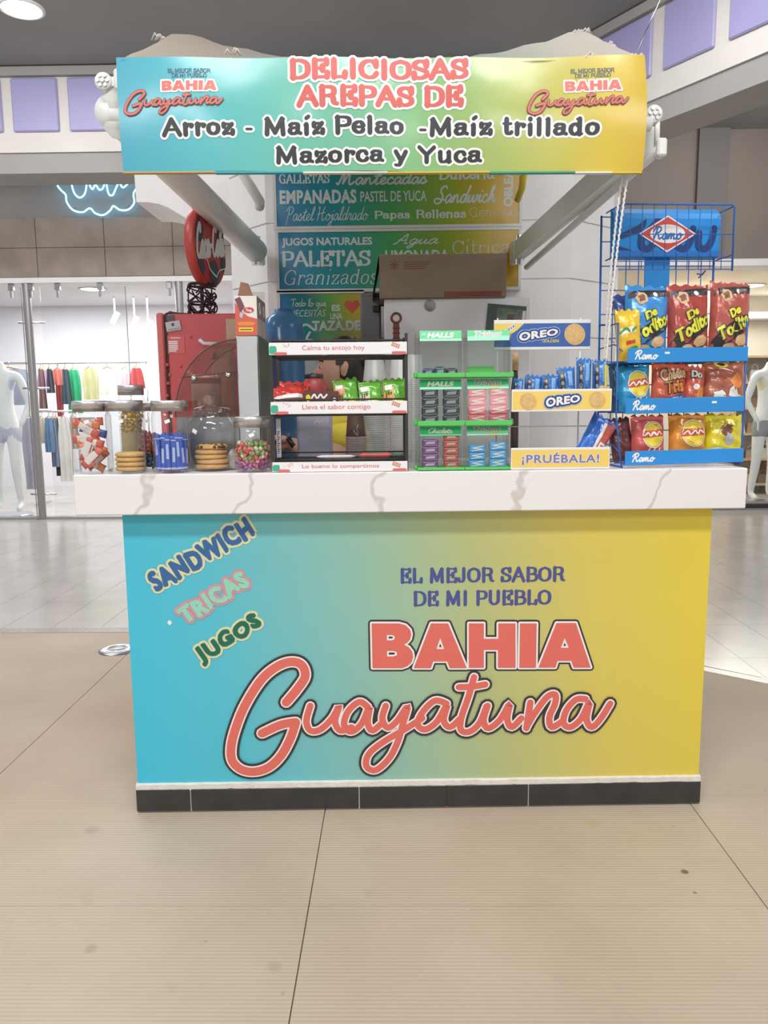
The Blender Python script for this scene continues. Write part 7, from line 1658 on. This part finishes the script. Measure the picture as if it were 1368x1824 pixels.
for px, py, lb in ((205, 566, 'white spot lamp in the clothes shop, leftmost of three'), (240, 574, 'white spot lamp in the clothes shop, middle of three'), (264, 580, 'white spot lamp in the clothes shop, rightmost of three')): spot(px, py, lb)
q = MB(); d = _ray(180, 573); t_ = 11.6/d.y; q.box(-.05, .05, -.03, .03, -.06, .06, mat('camera_box', (120, 116, 118), .5), b=.006)
# rails and garments
RYW = 11.0
def rail(label, px0, px1, py, Y):
    xa, z = PW(px0, py, Y); xb, _ = PW(px1, py, Y); t = thing('clothes_rail', label, 'rail', ((xa+xb)/2, Y, 0)); h = (xb-xa)/2
    q = MB(); q.tube([(-h, 0, z), (h, 0, z)], .014, M_chrome, 10); q.build('rail_bar', t)
    for x in (-h+.02, h-.02): q = MB(); q.tube([(x, 0, .0), (x, 0, z-.014)], .014, M_chrome, 10); q.build('upright', t); 
    for x in (-h+.02, h-.02): q = MB(); q.box(x-.02, x+.02, -.22, .22, 0, .02, M_chrome); q.build('foot', t)
    return z
zr1 = rail('high clothes rail along the back of the clothes shop', -30, 262, 648, RYW)
zr2 = rail('low clothes rail near the shop post', 64, 140, 733, 10.55)
M_hng = mat('wood_hanger', (214, 180, 128), .6)
def garment(label, px0, px1, py1, Y, zr, rgb, cat='garment', top=.6, fold=4, seed=0, name='hanging_garment', hem=.0):
    xa, zb = PW(px0, py1, Y); xb, _ = PW(px1, py1, Y); cx, w_ = (xa+xb)/2, (xb-xa)
    t = thing(name, label, cat, (cx, Y+.0015*seed, zb), group='clothes hanging in the shop'); H = zr-.09-zb; random.seed(seed)
    mm = mat('cloth_%d_%d_%d' % rgb, rgb, .8, var=.08, vscale=6); ph = random.uniform(0, 6); nx, nz = 14, 9; vs = []; bk = []
    for j in range(nz+1):
        v = j/nz; ww = w_*(1-(1-top)*max(0, (v-.55)/.45)**1.5)*(.92+.08*math.sin(v*5+ph))
        for i in range(nx+1):
            u = i/nx*2-1; d = .022*(1-u*u)**.5 if abs(u) < 1 else 0; f = .022*math.sin(u*fold*2+ph+v)*(1-v*.6)
            z = H*v + hem*math.sin(u*3+ph)*(1-v); vs.append((u*ww/2, -d-.01+f, z)); bk.append((u*ww/2, d+.01+f, z))
    fs = [(j*(nx+1)+i, j*(nx+1)+i+1, (j+1)*(nx+1)+i+1, (j+1)*(nx+1)+i) for j in range(nz) for i in range(nx)]
    q = MB(); q.add(vs, fs, mm, True); q.add(bk, [f[::-1] for f in fs], mm, True); q.build('cloth', t)
    q = MB(); hw = w_*top*.48; q.tube([(-hw, 0, H-.02), (0, 0, H+.035), (hw, 0, H-.02)], .009, M_hng, 6); q.tube([(0, 0, H+.035), (0, 0, H+.072), (.012, 0, H+.09), (0, 0, H+.106), (-.014, 0, H+.094)], .004, M_chrome, 6); q.build('hanger', t)
    return t
G_ = [('mauve skirt on the high rail at the left edge', -14, 50, 696, (198, 166, 186), .9), ('slate blue skirt below the mauve one', -20, 60, 722, (150, 156, 176), .9), ('lilac blouse beside the shop post', 66, 92, 692, (176, 150, 190), .6), ('navy top beside the coral blouse', 84, 97, 700, (64, 62, 82), .7), ('coral blouse on the high rail', 92, 116, 686, (224, 128, 116), .7), ('dark red dress hanging long on the high rail', 103, 114, 742, (186, 76, 76), .7), ('brown patterned top beside the dark red dress', 70, 84, 728, (136, 108, 108), .7), ('dark teal dress left of the green one', 111, 128, 720, (62, 84, 100), .7), ('bright green ruffled dress on the high rail', 120, 149, 736, (44, 186, 128), .55), ('pale yellow blouse on the high rail', 146, 178, 712, (222, 222, 164), .6), ('glaring white shirt on the high rail', 172, 214, 704, (244, 244, 240), .8), ('white and pink striped top on the high rail', 210, 236, 694, (238, 216, 222), .7), ('red blouse at the right end of the high rail', 230, 258, 692, (216, 96, 98), .6)]
for k, (lb, a, b, y1, rgb, tp) in enumerate(G_): garment(lb, a, b, y1, RYW+(-.26 if k == 1 else .0) + .16*(k % 3) - .14, zr1, rgb, top=tp, seed=k+1)
G2 = [('blue jeans on the low rail', 80, 97, 806, (108, 140, 178), .9), ('blue speckled trousers on the low rail', 92, 104, 832, (132, 142, 166), .9), ('long black dress on the low rail', 99, 108, 848, (60, 56, 66), .8), ('long white dress on the low rail', 104, 132, 858, (236, 230, 226), .5), ('cream blouse at the left of the low rail', 66, 82, 790, (226, 212, 190), .7), ('beige top at the right of the low rail', 122, 139, 800, (196, 178, 164), .7), ('grey lilac dress seen through the left glass', 42, 74, 872, (178, 174, 190), .7)]
for k, (lb, a, b, y1, rgb, tp) in enumerate(G2): garment(lb, a, b, y1, 10.55+.14*(k % 3)-.12, zr2, rgb, top=tp, seed=k+31)
# mannequins
M_man = mat('mannequin_white', (236, 236, 234), .35)
def mannequin(label, px, Y, cl, arm_side=1, H=1.62, rz=0):
    x = PW(px, 800, Y)[0]; t = thing('mannequin', label, 'mannequin', (x, Y, 0), rz); s = H/1.62
    V = [(0, 0, .86), (0, 0, 1.02), (0, .0, 1.2), (0, 0, 1.34), (0, 0, 1.42), (0, 0, 1.49), (.17, 0, 1.34), (.25, .02, 1.08), (.2, -.1, .86), (-.17, 0, 1.34), (-.25, .02, 1.08), (-.2, -.1, .86), (.085, 0, .8), (.09, -.02, .46), (.1, .02, .1), (.12, -.1, .04), (-.085, 0, .8), (-.1, .0, .46), (-.12, .04, .1), (-.14, -.08, .04)]
    E_ = [(0, 1), (1, 2), (2, 3), (3, 4), (4, 5), (3, 6), (6, 7), (7, 8), (3, 9), (9, 10), (10, 11), (0, 12), (12, 13), (13, 14), (14, 15), (0, 16), (16, 17), (17, 18), (18, 19)]
    R_ = [.125, .095, .105, .085, .045, .04, .048, .036, .026, .048, .036, .026, .078, .052, .034, .03, .078, .052, .034, .03]
    sc_ = lambda p: (p[0]*s, p[1]*s, p[2]*s+.03)
    q = MB(); vv, ff = skin([sc_(p) for p in V], E_, [r*s for r in R_]); q.add(vv, ff, M_man, True)
    for a, d in ((8, 1), (11, -1)): 
        w = Vector(sc_(V[a])); 
        for k in range(5): q.tube([w+Vector((.002*k, 0, .0)), w+Vector((d*.008*(k-2), -.015*k*.3, -.06)), w+Vector((d*.010*(k-2), -.01, -.13+.012*abs(k-2)))], [.016, .009, .006], M_man, 6)
    o = q.build('figure', t); remesh(o, .012); 
    if not o.data.materials: o.data.materials.append(M_man)
    q = MB(); vv, ff = skin([sc_(p) for p in ((0, 0, 1.0), (0, 0, 1.2), (0, 0, 1.32), (.12, 0, 1.36), (-.12, 0, 1.36))], [(0, 1), (1, 2), (2, 3), (2, 4)], [.118, .122, .1, .062, .062]); q.add(vv, ff, mat('mannequin_top_%d_%d_%d' % cl[0], cl[0], .8, var=.06, vscale=14, bump=.3, bscale=30), True); q.build('top', t)
    q = MB(); vv, ff = skin([sc_(p) for p in ((0, 0, 1.0), (0, 0, .88), (.09, 0, .78), (.092, 0, .64), (-.09, 0, .78), (-.095, 0, .64))], [(0, 1), (1, 2), (2, 3), (1, 4), (4, 5)], [.112, .14, .098, .085, .098, .085]); q.add(vv, ff, mat('mannequin_shorts_%d_%d_%d' % cl[1], cl[1], .8, var=.06, vscale=14), True); q.build('shorts', t)
    q = MB(); q.cyl(0, 0, 0, .028, .2*s, M_chrome, 28, b=.006); q.build('base_plate', t)
    return t
mannequin('white headless mannequin in pale blue behind the left shop glass', 12, 9.36, ((206, 212, 228), (196, 196, 216)), H=2.02)
mannequin('headless mannequin in a pale yellow top in the right shop', 1362, 9.9, ((232, 226, 186), (150, 152, 156)), H=1.95, rz=.3)
pl = PW(20, 915, 9.4); q = MB(); q.box(-5.6, -4.15, SY+.1, SY+.9, 0, .0, M_white) if False else None
# neon cloud sign
M_neon = mat('neon_blue', (120, 214, 255), emit=5.5)
NYs = SY-.06
ns = thing('neon_sign', 'blue neon cloud sign on the grey fascia', 'sign', (0, NYs, 0))
def ntube(pts, nm, r=.009, cl=False):
    q = MB(); P = [PW(px, py, NYs) for px, py in pts]; c = crv(P, 6, cl); c = c[:-1] if cl else c; q.tube([(p.x, 0, p.y) for p in c], r, M_neon, 6, closed=cl); q.build(nm, ns)
ntube([(102, 328), (110, 340), (117, 347), (119, 360), (130, 374), (147, 378), (160, 371), (170, 380), (184, 383), (196, 375), (202, 367), (214, 374), (229, 373), (239, 361), (238, 344), (248, 326), (238, 306), (222, 300), (212, 284), (186, 278), (166, 290), (140, 282), (122, 296), (106, 306)], 'cloud_outline', cl=True)
ntube([(126, 310), (128, 330), (133, 345), (142, 352), (151, 345), (154, 328), (152, 312)], 'neon_letter')
ntube([(158, 318), (160, 330), (165, 337), (170, 329), (177, 338), (184, 334), (187, 318)], 'neon_letter')
ntube([(188, 306), (190, 330), (194, 346), (201, 347), (207, 334), (212, 326), (219, 334), (228, 326), (230, 314)], 'neon_letter')
for px, py in ((110, 300), (235, 300), (130, 368), (225, 365)):
    p = PW(px, py, NYs); q = MB(); q.cyl(0, 0, 0, .055, .008, M_chrome, 10, M=Matrix.Translation((p[0], .02, p[1])) @ Matrix.Rotation(-PI/2, 4, 'X')); q.build('standoff', ns)
# ================================================================== SHOP ON THE RIGHT
shoplamp(1334, 508, 3.0, .2, 'bright oval looking ceiling lamp inside the right shop')
q = MB(); x0, z0 = PW(1330, 561, 12.6); q.box(x0-.1, x0+1.6, -.03, .03, z0-.03, z0+.03, M_lamp); tt = thing('strip_lamp', 'bright strip lamp on the far wall of the right shop', 'lamp', (0, 12.6, 0)); q.build('lamp_tube', tt)
q = MB(); q.box(x0-.12, x0+1.62, .031, .36, z0-.05, z0+.05, M_white); q.build('lamp_housing', tt)
w2_ = thing('window_2', 'glass front of the right shop', None, (0, 0, 0), kind='structure')
q = MB(); q.box(2.0, 8.0, 9.55, 9.562, .12, 2.89, M_pane); q.build('pane', w2_)
q = MB(); q.box(2.0, 8.0, 9.44, 9.66, .0, .10, M_steel); q.build('floor_track', w2_)
q = MB(); q.box(2.0, 8.0, 9.40, 9.438, .02, .07, P_k); q.build('dark_strip', w2_)  # solid black strip in front of the floor track
sx0, _ = PW(1292, 800, 11.2); sx1, _ = PW(1372, 800, 11.2)
sh_ = thing('display_shelf', 'pale wooden display shelf behind the right mannequin', 'shelf', ((sx0+sx1)/2, 11.2, 0)); hw = (sx1-sx0)/2
M_wd = mat('pale_wood', (206, 178, 146), .6, var=.1, vscale=6, stretch=(1, 1, 8))
for x in (-hw, hw-.04): q = MB(); q.box(x, x+.04, -.2, .2, 0, 1.95, M_wd); q.build('side_board', sh_)
zz = [.12, .48, .84, 1.2, 1.56, 1.92]
for z in zz: q = MB(); q.box(-hw+.0405, hw-.0405, -.2, .2, z, z+.03, M_wd); q.build('shelf_board', sh_)
q = MB(); q.box(-hw+.0405, hw-.0405, .2005, .215, 0, 1.95, M_cream); q.build('back_board', sh_)
random.seed(77); pal = [((176, 146, 112), 'tan'), ((214, 196, 168), 'cream'), ((138, 108, 84), 'brown'), ((190, 160, 140), 'rose beige'), ((226, 216, 204), 'ivory')]
for i, z in enumerate(zz[:-1]):
    for k in range(3):
        rgb, nm = pal[(i*2+k) % 5]; bw = .085; x = (sx0+sx1)/2 - hw + .13 + k*(2*hw-.26)/2; bh = random.uniform(.16, .24)
        t = thing('handbag', '%s handbag on the %s shelf, %s place' % (nm, ('lowest', 'second', 'third', 'fourth', 'fifth')[i], ('left', 'middle', 'right')[k]), 'handbag', (x, 11.12, z+.031), group='handbags on the display shelf')
        q = MB(); q.add([(-bw, -.05, 0), (bw, -.05, 0), (bw, .05, 0), (-bw, .05, 0), (-bw*.8, -.03, bh*.7), (bw*.8, -.03, bh*.7), (bw*.8, .03, bh*.7), (-bw*.8, .03, bh*.7)], [(3, 2, 1, 0), (4, 5, 6, 7), (0, 1, 5, 4), (1, 2, 6, 5), (2, 3, 7, 6), (3, 0, 4, 7)], mat('bag_%d_%d_%d' % rgb, rgb, .5)); q.build('bag_body', t)
        q = MB(); q.tube([(-bw*.5, 0, bh*.68), (-bw*.4, 0, bh*.95), (0, 0, bh*1.05), (bw*.4, 0, bh*.95), (bw*.5, 0, bh*.68)], .008, mat('bag_%d_%d_%d' % rgb, rgb, .5), 6); q.build('bag_handle', t)
# panels standing in the right shop, seen through the blue rack
t = thing('poster_panel', 'pale poster panel with dark figures behind the blue rack', 'panel', (PW(1235, 500, 11.5)[0], 11.5, 0))
q = MB(); q.box(-.5, .5, 0, .04, 2.0, 2.9, mat('poster_pale', (222, 206, 194), .6)); q.box(-.5, .5, .0, .04, 0, 1.999, M_cream); q.build('panel_board', t)
ink = Ink(); ink.blob(-.2, 2.7, .09, .11, P_br, 0, 14, 3, jit=.2); ink.blob(-.16, 2.5, .06, .09, P_k, 0, 12, 2, jit=.2); ink.blob(.12, 2.72, .05, .05, P_tan, 0, 10, 2); q = MB(); ink.put(q, flat(0)); q.build('poster_print', t)
